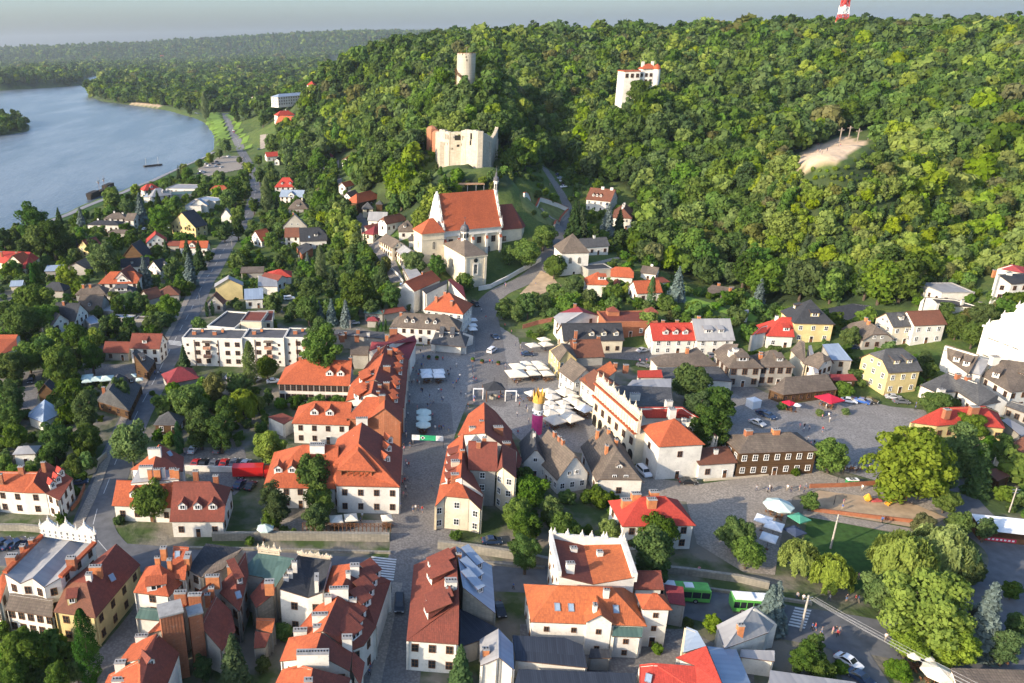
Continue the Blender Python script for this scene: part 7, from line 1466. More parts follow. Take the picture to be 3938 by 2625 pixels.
TT={
20:'90 650 260 d;80 200 300 d;100 480 260 t;120 850 250 d;250 100 300 d;560 150 380 d;420 60 250 t;830 80 250 t;640 430 270 d;780 590 300 t;790 860 300 d;1200 900 420 d;490 860 300 t;440 1030 180 d;1100 420 200 t;1690 170 110 s;1730 500 360 d;1960 390 250 o;1830 720 320 t;2020 770 300 t;2230 560 260 w;2290 190 150 p;1390 1430 380 d;40 1110 160 u;690 1130 220 u;830 1120 150 u;1640 880 90 j;1760 900 110 u;1550 890 150 u;2080 620 220 t;640 1400 110 u;560 600 150 t;700 130 180 d;1400 470 60 u',
21:'100 210 220 d;600 70 440 t;120 930 330 l;530 1180 430 d;180 1450 320 t;560 1430 320 d;20 560 130 w;110 480 120 t;380 560 180 u;560 560 180 u;740 550 160 u;230 560 130 u',
22:'170 1350 340 d;60 1540 300 d;360 1530 250 d;1620 330 360 d;1860 520 360 d;1820 760 380 t;800 1440 200 u;690 1420 150 u;130 1230 200 d;1700 560 260 t;900 1440 160 u;500 1420 160 u',
23:'1560 560 280 u;590 1010 320 d;1340 1050 720 l;1800 950 400 t;1880 730 260 d;1960 1220 190 s;1640 1440 230 d;390 1450 170 d;2180 960 220 t;130 590 90 u;700 440 180 u;1490 250 140 d;480 650 80 u;860 380 90 u;1730 570 110 u;2310 1230 120 l;1450 130 110 t;1640 1200 250 t;720 640 80 u;250 1190 90 u',
30:'220 1250 440 d;790 1230 230 j;520 1210 200 u;2150 1400 260 s;1860 1400 220 t;100 1480 300 d;520 1480 260 t;1090 70 110 u;2290 260 100 u;700 1440 180 t;560 50 120 u',
31:'240 1090 200 u;1880 1430 200 s;2150 1430 160 u;250 160 100 u;340 180 80 u;1840 210 120 u;60 1400 160 u;560 20 260 d;130 60 200 d',
32:'120 110 320 d;480 140 320 d;890 150 230 l;1330 130 360 d;1290 330 460 t;2050 160 330 d;2170 350 300 d;1850 1000 190 l;1620 1010 110 u;2360 900 220 b;1400 1530 120 u;130 330 300 t;60 300 200 t;1330 1250 120 u',
33:'290 400 320 w;610 540 330 w;1250 420 500 w;1600 330 480 w;1480 820 760 l;1300 1150 340 l;1990 1000 330 b;2250 700 180 d;330 1300 260 t;480 1430 300 u;1200 1450 240 u;1430 90 220 o;1780 90 250 d;2010 130 180 t;2300 1010 220 t;660 1420 150 u;60 880 230 b;2200 1200 280 t;1100 700 420 d;1850 480 300 d;1730 1180 420 l;450 1180 160 t',
10:'290 450 320 t;480 580 260 t;350 620 300 d;150 560 180 d;30 600 150 t;540 430 70 s;740 430 80 b;900 390 80 d;1020 230 190 d;1160 310 140 d;1240 160 110 l;1290 370 130 b;1460 420 240 d;1600 300 170 d;1450 290 80 s;1380 230 60 s;1060 640 180 d;950 780 280 d;670 750 110 d;500 730 90 d;410 800 100 d;560 860 110 l;610 950 220 l;330 940 60 j;350 930 60 j;300 950 60 j;230 980 90 u;60 900 140 d;130 880 150 d;290 1180 400 d;190 1340 330 d;430 1310 280 d;60 1420 150 t;480 1520 190 l;680 1480 240 d;860 1510 200 l;1400 1400 180 d;1550 1230 220 d;1190 1190 200 u;1280 1100 70 s;1330 950 130 b;1740 930 140 b;1720 750 100 s;1830 790 110 s;1550 910 130 d;1650 1000 120 d;1920 770 100 d;2060 560 150 d;2180 500 150 t;2180 380 150 l;2190 820 170 d;2150 150 200 t;2010 60 140 d;1860 170 140 d;2090 240 180 d;2240 170 170 d;1990 190 120 l;2310 480 90 d;2300 850 110 d;1440 730 130 d;1720 20 120 d;1640 30 60 s;2320 610 80 d;1830 1400 150 u;1520 700 60 s;1040 1380 160 t;1180 1390 140 t;1300 1190 150 t;2250 960 60 d;850 700 150 t;760 650 120 t;1900 1270 40 j;1950 1260 40 j;1880 530 70 l;1830 540 70 l;1940 520 70 l;1480 600 60 u;640 650 150 t;1260 740 110 u;200 700 160 t;1760 500 100 t;1990 480 100 d;1400 1010 90 u;1750 1060 110 u;1180 250 90 t;2330 300 110 t;2230 60 160 t;1560 90 50 s;1350 820 120 u;880 620 120 u;1080 1230 150 t;960 1400 150 t;1470 1270 110 u;700 560 110 u;1200 590 110 t',
11:'90 210 110 p;190 310 60 s;490 150 100 s;600 250 220 d;680 120 150 d;440 50 120 d;130 620 150 d;200 690 110 d;215 820 140 d;365 890 55 s;470 850 80 b;590 830 110 p;770 640 190 u;840 470 120 d;900 720 140 d;980 860 170 d;880 900 110 s;1160 930 100 s;1450 810 230 d;1660 850 170 t;1920 1010 180 d;500 1060 230 d;480 1250 260 d;930 1070 360 d;700 1010 100 s;690 1310 110 b;580 1310 100 b;820 1320 110 b;1240 1120 220 t;1060 1240 180 d;1410 1240 80 l;590 1500 330 t;2290 1240 190 d;2330 750 170 d;720 330 120 d;150 1200 180 d;140 1400 120 d;380 1030 100 d;300 1080 100 d;1110 1430 30 j;1190 1410 30 j;1150 1440 30 j;20 790 60 d;60 540 110 t;300 1340 110 u;1700 900 90 l;800 560 110 u;860 640 120 u;760 780 140 d;930 600 110 d;1060 800 120 u;690 760 110 d;1100 1010 120 t;820 200 60 d;30 20 120 t;150 30 120 d;280 20 90 s;380 20 90 t;560 20 120 d;330 1250 110 t;1000 720 100 u;700 560 120 d',
12:'290 580 230 d;120 720 260 d;390 850 220 d;570 470 150 s;640 480 110 s;880 470 130 b;985 480 100 s;990 600 140 t;730 400 110 t;600 430 110 s;1520 1050 140 b;1280 1110 80 j;1060 1070 120 l;890 1090 130 d;580 1030 220 d;500 1200 190 d;720 1160 180 d;930 1210 170 d;1150 1200 110 d;2270 1140 120 b;1480 1230 90 l;40 1290 150 d;150 1200 180 t;290 1200 150 t;380 240 100 d;240 210 80 d;310 180 70 l;160 1490 80 u;260 1480 80 u;210 1520 80 u;1250 1350 180 l;930 1370 100 d;1870 1240 90 u;2130 1270 110 d;620 1230 120 d;820 1230 110 d;1620 1230 80 u;1700 1270 80 u;1800 1310 80 u;1450 1320 90 o;1150 380 120 t;760 560 120 t;1040 1160 80 u;1400 1060 110 u;300 400 70 u;200 380 60 u;80 1180 100 t;380 1300 120 u;1330 1230 70 u;520 620 100 t',
13:'690 1010 150 l;640 1280 70 s;770 1300 90 t;770 1500 180 d;1640 1260 150 d;1750 1400 230 d;2000 1300 230 d;1900 1480 240 d;2060 1150 110 d;1860 1320 160 o;1640 1330 110 d;2150 1230 160 o;1380 1180 100 d;60 1260 110 t;2200 1190 110 d;1500 1480 10 u',
2:'1165 800 210 d;1285 835 130 o;980 905 80 u',
1:'40 980 130 t;60 1060 110 t;150 1300 160 d;330 1250 180 d;480 1300 200 t;560 1500 160 d;420 1450 150 d;300 1420 150 t;120 1530 110 d;20 1460 90 d;700 1500 110 d;960 1440 110 l;640 870 90 d',
0:'1700 960 60 d;1640 950 80 d;1740 1000 60 t;1960 970 110 d;1880 960 80 p;2060 1320 110 d;1920 1440 90 l;1830 1490 80 d;1690 1540 90 l;2010 1400 80 d;2200 1460 60 d;2280 1520 100 l;2150 1010 100 t;2250 1010 120 d;2180 1080 60 d;1050 830 30 l;2100 1350 60 d',
}
for tile,s_ in TT.items():
    for e in s_.split(';'):
        x,y,w_,k=e.split(); tree(tile,float(x),float(y),float(w_),k)
# ---- forest ----
frng=np.random.default_rng(5)
def scatter(r0,r1,sp,azr):
    out=[]; n=int((r1**2-r0**2)/2*(azr[1]-azr[0])/sp**2*1.15)
    R=np.sqrt(frng.uniform(r0*r0,r1*r1,n)); a=frng.uniform(azr[0],azr[1],n); X=R*np.sin(a);Y=R*np.cos(a)
    return X,Y
def gz(X,Y):
    a=np.arctan2(X,Y); l=np.log(np.hypot(X,Y)); i=np.clip(np.searchsorted(AZ,a)-1,0,len(AZ)-2); j=np.clip(np.searchsorted(LR,l)-1,0,len(LR)-2)
    u=(a-AZ[i])/(AZ[i+1]-AZ[i]); v=(l-LR[j])/(LR[j+1]-LR[j])
    return (GZ[i,j]*(1-u)+GZ[i+1,j]*u)*(1-v)+(GZ[i,j+1]*(1-u)+GZ[i+1,j+1]*u)*v
def thin(X,Y,d):
    g={}; keep=[]
    for i in range(len(X)):
        k=(int(X[i]//d),int(Y[i]//d)); ok=True
        for dx in(-1,0,1):
            for dy in(-1,0,1):
                for q in g.get((k[0]+dx,k[1]+dy),()):
                    if (X[q]-X[i])**2+(Y[q]-Y[i])**2<d*d: ok=False;break
                if not ok:break
            if not ok:break
        if ok: g.setdefault(k,[]).append(i); keep.append(i)
    return np.array(keep)
FX=[];FY=[];FS=[]
for r0,r1,sp,azr in ((260,620,4.6,(-.25,.86)),(620,1100,5.6,(-.55,.86)),(1100,1700,8.0,(-.6,.86)),(1700,2800,13.0,(-.6,.1)),(2800,5200,21.0,(-.6,-.02)),(5200,7300,25.0,(-.6,.32))):
    X,Y=scatter(r0,r1,sp*.55,azr); k=thin(X,Y,sp); X,Y=X[k],Y[k]; Z=gz(X,Y); m=forest_mask(X,Y,Z)
    # visible part only (drop what is far outside the frame)
    px,py,wz=proj(X,Y,Z); m&=(px>-500)&(px<4600)
    FX.append(X[m]);FY.append(Y[m]);FS.append(np.full(m.sum(),sp))
X=frng.uniform(120,330,30000);Y=frng.uniform(270,420,30000); k=thin(X,Y,2.3); X,Y=X[k],Y[k]; Z=gz(X,Y); px,py,wz=proj(X,Y,Z); m=forest_mask(X,Y,Z)&(px>2850)&(py>610)&(py<1120)&(py>700-.35*(px-2850))
FX.append(X[m]);FY.append(Y[m]);FS.append(np.full(m.sum(),2.3))
FX=np.concatenate(FX);FY=np.concatenate(FY);FS=np.concatenate(FS); FZ=gz(FX,FY)
# keep clear of buildings and hand-placed trees
BX=np.array([(h[1],h[2],h[3]*.62+2.5) for h in HOUSES]); TX=np.array([(t[2],t[3],t[5]*.22) for t in TREES]); ok=np.ones(len(FX),bool)
for arr in (BX,TX):
    for x,y,r_ in arr: ok&=((FX-x)**2+(FY-y)**2)>r_*r_
FX,FY,FZ,FS=FX[ok],FY[ok],FZ[ok],FS[ok]
FR=np.hypot(FX,FY); print('forest trees',len(FX))
# size & kind: lower young growth on the nearest slopes of the right hill
n1=np.sin(FX*.021+1.3)*np.cos(FY*.017)+.5*np.sin(FX*.06+FY*.05)
fpx,fpy,_w=proj(FX,FY,FZ)
FH=np.clip(13.5*np.exp(frng.normal(0,.26,len(FX))),7,25)+n1*2.4
young=(fpx>2900)&(fpy>640)&(fpy<1100); FH=np.where(young,FH*.62,FH); FH=np.where(FR>1500,FH*1.25,FH); FH=np.where(FR>1700,FH*1.1,FH); FH=np.where(FR>2800,FH*1.25,FH); FH=np.where(FS==2.3,frng.uniform(3.2,6.5,len(FX)),FH); lowp=inpix(fpx,fpy,FOR_E); FH=np.where(lowp,FH*.6,FH); lowp=inpix(fpx,fpy,[(1600,600),(1970,600),(1990,770),(1590,770)]); FH=np.where(lowp,FH*.42,FH); lowp=inpix(fpx,fpy,[(3000,600),(3400,560),(3450,640),(3300,740),(3080,720)]); FH=np.where(lowp,FH*.4,FH); lowp=inpix(fpx,fpy,[(1745,300),(1850,300),(1860,375),(1735,375)]); FH=np.where(lowp,FH*.5,FH)
kr=frng.uniform(0,1,len(FX)); kind=np.where(kr<.46,0,np.where(kr<.83,1,np.where(kr<.91,2,np.where(kr<.945,3,4))))   # d,t,l,o,s
kind=np.where(young&(kr<.5),2,kind); kind=np.where((~young)&(n1>.75)&(kr<.35),2,kind)
KK='dtlos'
order=np.argsort(FR/np.maximum(FH,1)); vis=(fpx>0)&(fpx<3938)&(fpy>0)
ind=[i for i in order if vis[i]][:110]; inds=set(ind)
for i in ind: put_tree(FX[i],FY[i],FZ[i]-.2,min(FH[i],19),KK[kind[i]],1)
rest=np.array([i for i in range(len(FX)) if i not in inds])
me=bpy.data.meshes.new('forest'); me.from_pydata(np.stack([FX[rest],FY[rest],FZ[rest]-.3],-1).tolist(),[],[])
lodf=FR[rest]>900
vi=kind[rest]*2+frng.integers(0,2,len(rest)); vi=np.where(lodf,vi+10,vi)
for nm,arr,ty in (('sc',FH[rest]*1.0,'FLOAT'),('rt',frng.uniform(0,6.28,len(rest)),'FLOAT'),('vi',vi,'INT')):
    at=me.attributes.new(nm,ty,'POINT'); at.data.foreach_set('value',arr.astype(np.float32 if ty=='FLOAT' else np.int32))
fo=link('forest',me); tag(fo,'dense mixed wood covering hills and river flats','forest',kind='stuff')
g=bpy.data.node_groups.new('forest_instances','GeometryNodeTree'); g.interface.new_socket('Geometry',in_out='INPUT',socket_type='NodeSocketGeometry'); g.interface.new_socket('Geometry',in_out='OUTPUT',socket_type='NodeSocketGeometry')
gi=g.nodes.new('NodeGroupInput'); go=g.nodes.new('NodeGroupOutput'); jn=g.nodes.new('GeometryNodeJoinGeometry')
def natt(nm,ty):
    a=g.nodes.new('GeometryNodeInputNamedAttribute'); a.data_type=ty; a.inputs['Name'].default_value=nm; return a.outputs[0]
rt=natt('rt','FLOAT'); cx=g.nodes.new('ShaderNodeCombineXYZ'); g.links.new(rt,cx.inputs[2]); sc_=natt('sc','FLOAT'); via=natt('vi','INT')
# prototypes for the forest: crowns of real trees standing in the scene
for v in range(23):
    k=KK[(v%10)//2] if v<20 else 'u'; lod=2 if v<10 else 3 if v<20 else 2
    if v>=20: [c_ for c_ in sorted([t_ for t_ in TREES if t_[1]=='u'],key=lambda q:-q[3])[v-20][0].children if c_.name.startswith('crown')][0].data=crownm('u',2,v%2)
    src=None
    for t_ in TREES:
        if t_[1]==k:
            for ch in t_[0].children:
                if ch.name.startswith('crown') and ch.data==crownm(k,lod,v%2): src=ch
        if src: break
    if src is None:
        # re-dress one of the far placed trees of this kind with the light crown
        cand=[t_ for t_ in TREES if t_[1]==k and not t_[0].get('used')]
        t_=sorted(cand,key=lambda q:-math.hypot(q[2],q[3]))[0]; t_[0]['used']=1
        src=[c_ for c_ in t_[0].children if c_.name.startswith('crown')][0]; src.data=crownm(k,lod,v%2)
    oi=g.nodes.new('GeometryNodeObjectInfo'); oi.inputs[0].default_value=src; oi.inputs[1].default_value=True; oi.transform_space='ORIGINAL'
    ip=g.nodes.new('GeometryNodeInstanceOnPoints'); cmpn=g.nodes.new('FunctionNodeCompare'); cmpn.data_type='INT'; cmpn.operation='EQUAL'; g.links.new(via,cmpn.inputs[2]); cmpn.inputs[3].default_value=v
    g.links.new(gi.outputs[0],ip.inputs['Points']); g.links.new(cmpn.outputs[0],ip.inputs['Selection']); g.links.new(oi.outputs['Geometry'],ip.inputs['Instance']); g.links.new(cx.outputs[0],ip.inputs['Rotation']); g.links.new(sc_,ip.inputs['Scale']); g.links.new(ip.outputs[0],jn.inputs[0])
for t_ in TREES:
    if 'used' in t_[0]: del t_[0]['used']
g.links.new(jn.outputs[0],go.inputs[0]); um=1; md=fo.modifiers.new('forest','NODES'); md.node_group=g
# ---- garden greenery between the houses ----
GP=[wpoly([(-200,1010),(40,900),(250,850),(500,760),(700,650),(900,560),(960,600),(960,760),(900,880),(800,1010),(700,1180),(620,1330),(500,1560),(380,1850),(280,2020),(-300,2040)],0),
 wpoly([(1010,640),(1110,650),(1180,760),(1290,740),(1380,860),(1440,960),(1520,1080),(1560,1180),(1480,1240),(1200,1240),(1000,1180),(860,1200),(880,1020),(960,900),(1010,800)],0),
 wpoly([(2380,1010),(2600,1060),(3100,1150),(3480,1200),(3700,1110),(3900,1080),(3938,1250),(3700,1260),(3400,1280),(3100,1260),(2850,1230),(2500,1220),(2100,1230),(2040,1130),(2250,1100)],5),
 wpoly([(3150,1260),(3938,1260),(3938,1420),(3800,1560),(3560,1480),(3380,1440),(3100,1420)],4),wpoly([(2560,1230),(3150,1260),(3100,1420),(2900,1400),(2600,1300)],3),
 wpoly([(3560,1700),(3938,1650),(4000,2100),(3700,2050),(3640,1900)],0),wpoly([(3300,2250),(3760,2100),(3800,2300),(3500,2500),(3330,2420)],0),wpoly([(640,1400),(1030,1480),(1060,1700),(900,1720),(600,1720)],0),wpoly([(1960,1880),(2400,1880),(2400,2100),(1960,2080)],0),wpoly([(0,2390),(200,2440),(420,2640),(-50,2700)],0),
 wpoly([(2020,690),(2200,690),(2300,760),(2430,820),(2440,930),(2350,960),(2240,900),(2200,820),(2100,740)],10),wpoly([(1430,690),(1720,690),(1960,660),(2080,690),(2080,780),(1900,790),(1720,800),(1560,860)],16)]
roads=[]
for o in COL.objects:
    if o.get('kind')=='structure' and o.name.split('.')[0] in('road','street','footpath','market_square','car_park','small_square','courtyard','playground_yard','yard','lawn','river_bank','levee'):
        roads+=[(o.location.x+v.co.x,o.location.y+v.co.y) for v in o.data.vertices]
rg=set((int(x//3),int(y//3)) for x,y in roads)
ux,uy=[],[]
X=frng.uniform(-330,420,60000);Y=frng.uniform(90,640,60000); P_=np.stack([X,Y],-1); m=np.zeros(len(X),bool)
for pg in GP: m|=sdist(P_,pg)<0
for x,y,r_ in BX: m&=((X-x)**2+(Y-y)**2)>((r_-2.5)*.85+1.2)**2
for pg in (FLAT,): pass
for sh_ in [o for o in COL.objects if o.get('kind')=='structure' and o.name.split('.')[0] in('market_square','car_park','small_square','courtyard','playground_yard','yard','lawn')]:
    vs=[(v.co.x,v.co.y) for v in sh_.data.vertices]
    if len(vs)<40: m&=sdist(P_,vs)>1
X,Y=X[m],Y[m]; m=np.array([(int(x//3),int(y//3)) not in rg for x,y in zip(X,Y)]); X,Y=X[m],Y[m]; k=thin(X,Y,2.6); X,Y=X[k],Y[k]; nz=np.sin(X*.09+2)*np.cos(Y*.11)+.4*np.sin(X*.31+Y*.27)
m=frng.uniform(-1,1,len(X))<nz+.55; X,Y,nz=X[m],Y[m],nz[m]; Z=gz(X,Y); print('undergrowth',len(X))
me=bpy.data.meshes.new('undergrowth'); me.from_pydata(np.stack([X,Y,Z-.2],-1).tolist(),[],[]); sz=frng.uniform(1.6,4.2,len(X))+np.where(frng.uniform(0,1,len(X))<.10,3.5,0)
for nm,arr,ty in (('sc',sz,'FLOAT'),('rt',frng.uniform(0,6.28,len(X)),'FLOAT'),('vi',frng.integers(20,23,len(X)),'INT')):
    at=me.attributes.new(nm,ty,'POINT'); at.data.foreach_set('value',arr.astype(np.float32 if ty=='FLOAT' else np.int32))
uo=link('undergrowth',me); md=uo.modifiers.new('undergrowth','NODES'); md.node_group=g; tag(uo,'shrubs, hedges and garden growth between the houses','shrubbery',kind='stuff')
# ---- labels for trees, from what they stand beside ----
def ordinal(n): return ['','second ','third ','fourth ','fifth ','sixth ','seventh ','eighth ','ninth ','tenth ','eleventh ','twelfth ','thirteenth ','fourteenth ','fifteenth ','sixteenth '][n] if n<16 else '%dth '%(n+1)
def describe(x,y,z,used,noun,skip=()):
    px,py,_=proj(x,y,z); best=sorted(((h[1]-x)**2+(h[2]-y)**2,i) for i,h in enumerate(HOUSES))[0][1]; h=HOUSES[best]; qx,qy,_=proj(h[1],h[2],h[4]*.5)
    dx,dy=px-qx,py-qy
    rel=('right of ' if dx>0 else 'left of ') if abs(dx)>abs(dy)*1.0 else ('in front of ' if dy>0 else 'behind ')
    return rel,h[0]
def lab_all(items):
    grp={}
    for o,noun,x,y,z in items:
        rel,hl=describe(x,y,z,None,noun); h=[q for q in HOUSES if q[0]==hl][0]; grp.setdefault((noun,rel,hl),[]).append((math.hypot(x-h[1],y-h[2]),o))
    for (noun,rel,hl),L in grp.items():
        L.sort(key=lambda q:q[0]); words=hl.split(); 
        for i,(d,o) in enumerate(L):
            pre='' if len(L)==1 else ordinal(i)+'nearest '
            if i==0 and len(L)>1: pre='nearest '
            s_=(pre+noun+' '+rel+'the '+hl).split(); o['label']=' '.join(s_) if len(s_)<=16 else ' '.join(s_[:16])
lab_all([(t_[0],KN[t_[1]][2],t_[2],t_[3],t_[4]) for t_ in TREES])
# ---------------- cars ----------------
def car_meshes(kind):
    L,Wc={'c':(4.2,1.75),'v':(4.7,1.85)}[kind]; l=L/2
    if kind=='c': prof=[(-l,.35),(-l,.78),(-l+.25,.95),(-l+.7,1.0),(-l+1.25,1.42),(-l+1.7,1.5),(l-1.75,1.48),(l-1.05,.98),(l-.25,.82),(l,.65),(l,.35)]
    else: prof=[(-l,.35),(-l,1.0),(-l+.15,1.7),(-l+.4,1.82),(l-1.6,1.8),(l-1.0,1.1),(l-.2,.95),(l,.7),(l,.35)]
    mb=MB(); hw=Wc/2
    def wd(z): return hw if z<1.0 else hw*(1-.17*(z-1.0)/.5)
    P=[(x,-wd(z),z) for x,z in prof]; Q=[(x,wd(z),z) for x,z in prof]
    mb.face(P); mb.face(Q[::-1])
    for i in range(len(P)): j=(i+1)%len(P); mb.face([P[i],Q[i],Q[j],P[j]])
    body=mb
    g=MB(); 
    if kind=='c': gp=[(-l+.85,1.02),(-l+1.3,1.38),(-l+1.75,1.44),(l-1.8,1.42),(l-1.2,1.02)]; fr=((l-1.12,1.03,l-1.72,1.45),(-l+.75,1.04,-l+1.22,1.4))
    else: gp=[(-l+.35,1.12),(-l+.45,1.62),(l-1.68,1.62),(l-1.15,1.12)]; fr=((l-1.02,1.16,l-1.55,1.74),(-l-.02,1.15,-l+.1,1.6))
    for s_ in (-1,1):
        q=[(x,s_*(wd(z)+.012),z) for x,z in gp]; g.face(q if s_<0 else q[::-1])
    for x0,z0,x1,z1 in fr:
        o_=.02 if x0>0 else -.02; q=[(x0+o_,-hw*.85,z0),(x0+o_,hw*.85,z0),(x1+o_,hw*.76,z1),(x1+o_,-hw*.76,z1)]; g.face(q); g.face([(a,b,c-.002) for a,b,c in q[::-1]])
    wh=MB(); wh.tube((0,-.1,0),(0,.1,0),.31,n=12,m=0); wh.tube((0,-.115,0),(0,.115,0),.18,n=10,m=1)
    lt=MB(); 
    for s_ in (-1,1): lt.box(l-.06,s_*hw*.72-.18,.62,l+.02,s_*hw*.72+.18,.76,0); lt.box(-l-.02,s_*hw*.78-.12,.72,-l+.05,s_*hw*.78+.12,.92,1)
    return body,g,wh,lt,L,Wc
CM={k:car_meshes(k) for k in 'cv'}; CARM={}
def carpaint(nm,col):
    if 'paint_'+nm in MATS: return MATS['paint_'+nm]
    m,t,b=newmat('paint_'+nm); b.inputs['Base Color'].default_value=(*col,1); b.inputs['Roughness'].default_value=.28; b.inputs['Specular IOR Level'].default_value=.5; b.inputs['Coat Weight'].default_value=.3; MATS['paint_'+nm]=m; return m
CC=dict(black=(.015,.016,.02),white=(.75,.76,.78),silver=(.42,.44,.46),blue=(.03,.10,.35),red=(.45,.03,.03),grey=(.12,.13,.15),navy=(.02,.04,.09))
WHM=CM['c'][2].mesh('wheel',[plain('tyre',(.02,.02,.02)),M_metal]); GLM={k:CM[k][1].mesh('glass',[glassm()]) for k in 'cv'}; LTM={k:CM[k][3].mesh('lights',[M_white,plain('tail_red',(.5,.02,.02))]) for k in 'cv'}
CARS=[]
def car(t,x,y,col,hd,kind='c',big=True):
    """hd: heading in degrees on the ground, 0 = away from camera, 90 = to the right"""
    P=hit(*T(t,x,y)); z=tz(P[0],P[1])+.1; az=math.atan2(P[0],P[1]); r=empty('parked_car',(P[0],P[1],z),math.pi/2-math.radians(hd)); r['category']='car'
    key=(kind,col)
    if key not in CARM: CARM[key]=CM[kind][0].mesh('body',[carpaint(col,CC[col])])
    link('body',CARM[key],r); link('glass',GLM[kind],r); 
    if big:
        link('lights',LTM[kind],r); L,Wc=CM[kind][4:]
        for sx in (-1,1):
            for sy in (-1,1): link('wheel',WHM,r,(sx*L*.31,sy*(Wc/2-.1),.31))
    r['group']='cars parked or driving in the town'; CARS.append((r,col+' '+('car' if kind=='c' else 'van'),P[0],P[1],z)); return r
for a in ((31,1315,870,'black',185,'v'),(31,2165,285,'navy',90),(31,2235,920,'black',175),(22,1205,1215,'white',170,'v'),(22,1610,1305,'black',95),(22,135,130,'navy',92),(22,1195,95,'silver',70),(22,1520,80,'black',80),(22,1200,232,'grey',120),(22,1820,140,'grey',10),
 (22,2310,680,'navy',150),(22,2250,765,'silver',150),(23,0,700,'navy',150),(23,740,560,'white',120),(23,860,565,'blue',135),(23,930,560,'black',135),(23,1150,528,'silver',110),(23,1220,568,'grey',100),(23,770,70,'navy',80),
 (21,2165,95,'white',35,'v'),(11,2015,1240,'black',160,'v'),(11,2195,1540,'navy',165),(20,1775,1010,'silver',10),(20,2010,1010,'grey',15),(20,1800,1135,'red',10),(20,1870,1135,'black',10),(20,1965,1140,'grey',10),(20,2060,1135,'red',10),(20,2155,1130,'grey',15),(20,2255,1140,'silver',20),(20,2200,1330,'navy',20),(20,2305,1345,'black',20),
 (20,290,370,'black',170,'v'),(20,735,1310,'navy',80),(21,155,380,'white',80),(20,2120,335,'silver',40),(20,2345,370,'silver',40),(30,30,300,'navy',40),(30,100,320,'navy',40),(30,0,330,'black',40),(30,170,305,'navy',40),(11,305,1185,'white',75,'v'),(11,900,1410,'silver',80),(11,270,635,'navy',90),(11,245,680,'grey',90),
 (12,420,45,'navy',60),(12,440,75,'silver',60),(12,460,100,'white',60),(12,480,130,'black',60),(12,470,155,'white',60),(33,735,1400,'white',150),(33,840,1545,'navy',150),(10,1560,545,'silver',60),(10,1190,1290,'white',70),(10,1400,1305,'white',80),(10,1330,545,'white',20),(10,1320,580,'grey',20),
 (0,1895,1510,'silver',30),(0,1920,1525,'white',30),(0,1950,1510,'grey',30),(0,1980,1530,'white',30),(0,2010,1515,'black',30),(0,2035,1540,'silver',30),(0,1990,1490,'navy',30),(0,2100,1440,'white',30),(0,2145,1200,'white',160),(0,2150,1215,'red',160),(0,1800,1040,'white',60),(0,1820,1045,'silver',60),(10,1850,10,'white',30),(10,1880,20,'silver',30),(10,1830,30,'navy',30),(10,1770,85,'white',30),(1,30,1375,'navy',80),(1,110,1345,'silver',80)):
    car(*a)
# red market truck body, buses
def vehicle_bus(t,x,y,hd,label,top,L=11.5):
    P=hit(*T(t,x,y)); r=empty('city_bus',(P[0],P[1],.1),math.pi/2-math.radians(hd)); tag(r,label,'bus'); gr=carpaint('bus_green',(.10,.36,.07)); mb=MB()
    mb.box(-L/2,-1.25,.35,L/2,1.25,1.15,0); mb.box(-L/2,-1.22,1.151,L/2,1.22,2.5,1); mb.box(-L/2,-1.25,2.501,L/2,1.25,2.95,0); mb.box(-L/2+.2,-1.15,2.951,L/2-.2,1.15,3.05,2)
    for i in range(8): x_=-L/2+L*i/7; mb.box(x_-.07,-1.24,1.16,x_+.07,1.24,2.49,0)
    mb.obj('body',[gr,glassm(),plain('bus_roof',(.12,.40,.08),.5) if top else M_white],r); mb=MB(); mb.box(-3,-.8,3.051,-.5,.8,3.35); mb.obj('roof_unit',[M_white],r); mb=MB(); mb.box(1.2,-.7,3.051,2.8,.7,3.25); mb.obj('roof_unit',[M_white],r)
    for sx in (-L*.29,L*.28):
        for sy in (-1.2,1.2): link('wheel',WHM,r,(sx,sy,.45),0,(1.5,1.2,1.5))
    CARS.append((None,'',P[0],P[1],0))
vehicle_bus(32,1500,790,98,'green city bus emerging from behind the maroon garage roof',True)
vehicle_bus(32,2210,900,98,'green minibus with white roof beside the pale pyramid-roofed house',False,8)
P=hit(*T(20,2330,1245)); r=empty('red_truck',(P[0],P[1],.05),math.pi/2-math.radians(90)); tag(r,'long red truck parked beside the lower red inn wing','truck'); mb=MB(); mb.box(-5,-1.2,.9,2.6,1.2,3.3); mb.obj('cargo_box',[carpaint('truck_red',(.5,.02,.02))],r)
mb=MB(); mb.face([(2.8,-1.15,.5),(4.8,-1.15,.5),(4.8,-1.15,1.4),(4.3,-1.1,2.5),(2.8,-1.1,2.6)]); mb.face([(2.8,1.15,.5),(4.8,1.15,.5),(4.8,1.15,1.4),(4.3,1.1,2.5),(2.8,1.1,2.6)][::-1]); mb.face([(4.8,-1.15,.5),(4.8,1.15,.5),(4.8,1.15,1.4),(4.8,-1.15,1.4)]); mb.face([(4.8,-1.15,1.4),(4.8,1.15,1.4),(4.3,1.1,2.5),(4.3,-1.1,2.5)],1); mb.face([(4.3,-1.1,2.5),(4.3,1.1,2.5),(2.8,1.1,2.6),(2.8,-1.1,2.6)]); mb.obj('cab',[carpaint('truck_red',(.5,.02,.02)),glassm()],r)
for sx in (-3.6,-2.6,3.7):
    for sy in (-1,1): link('wheel',WHM,r,(sx,sy,.5),0,(1.5,1.4,1.5))
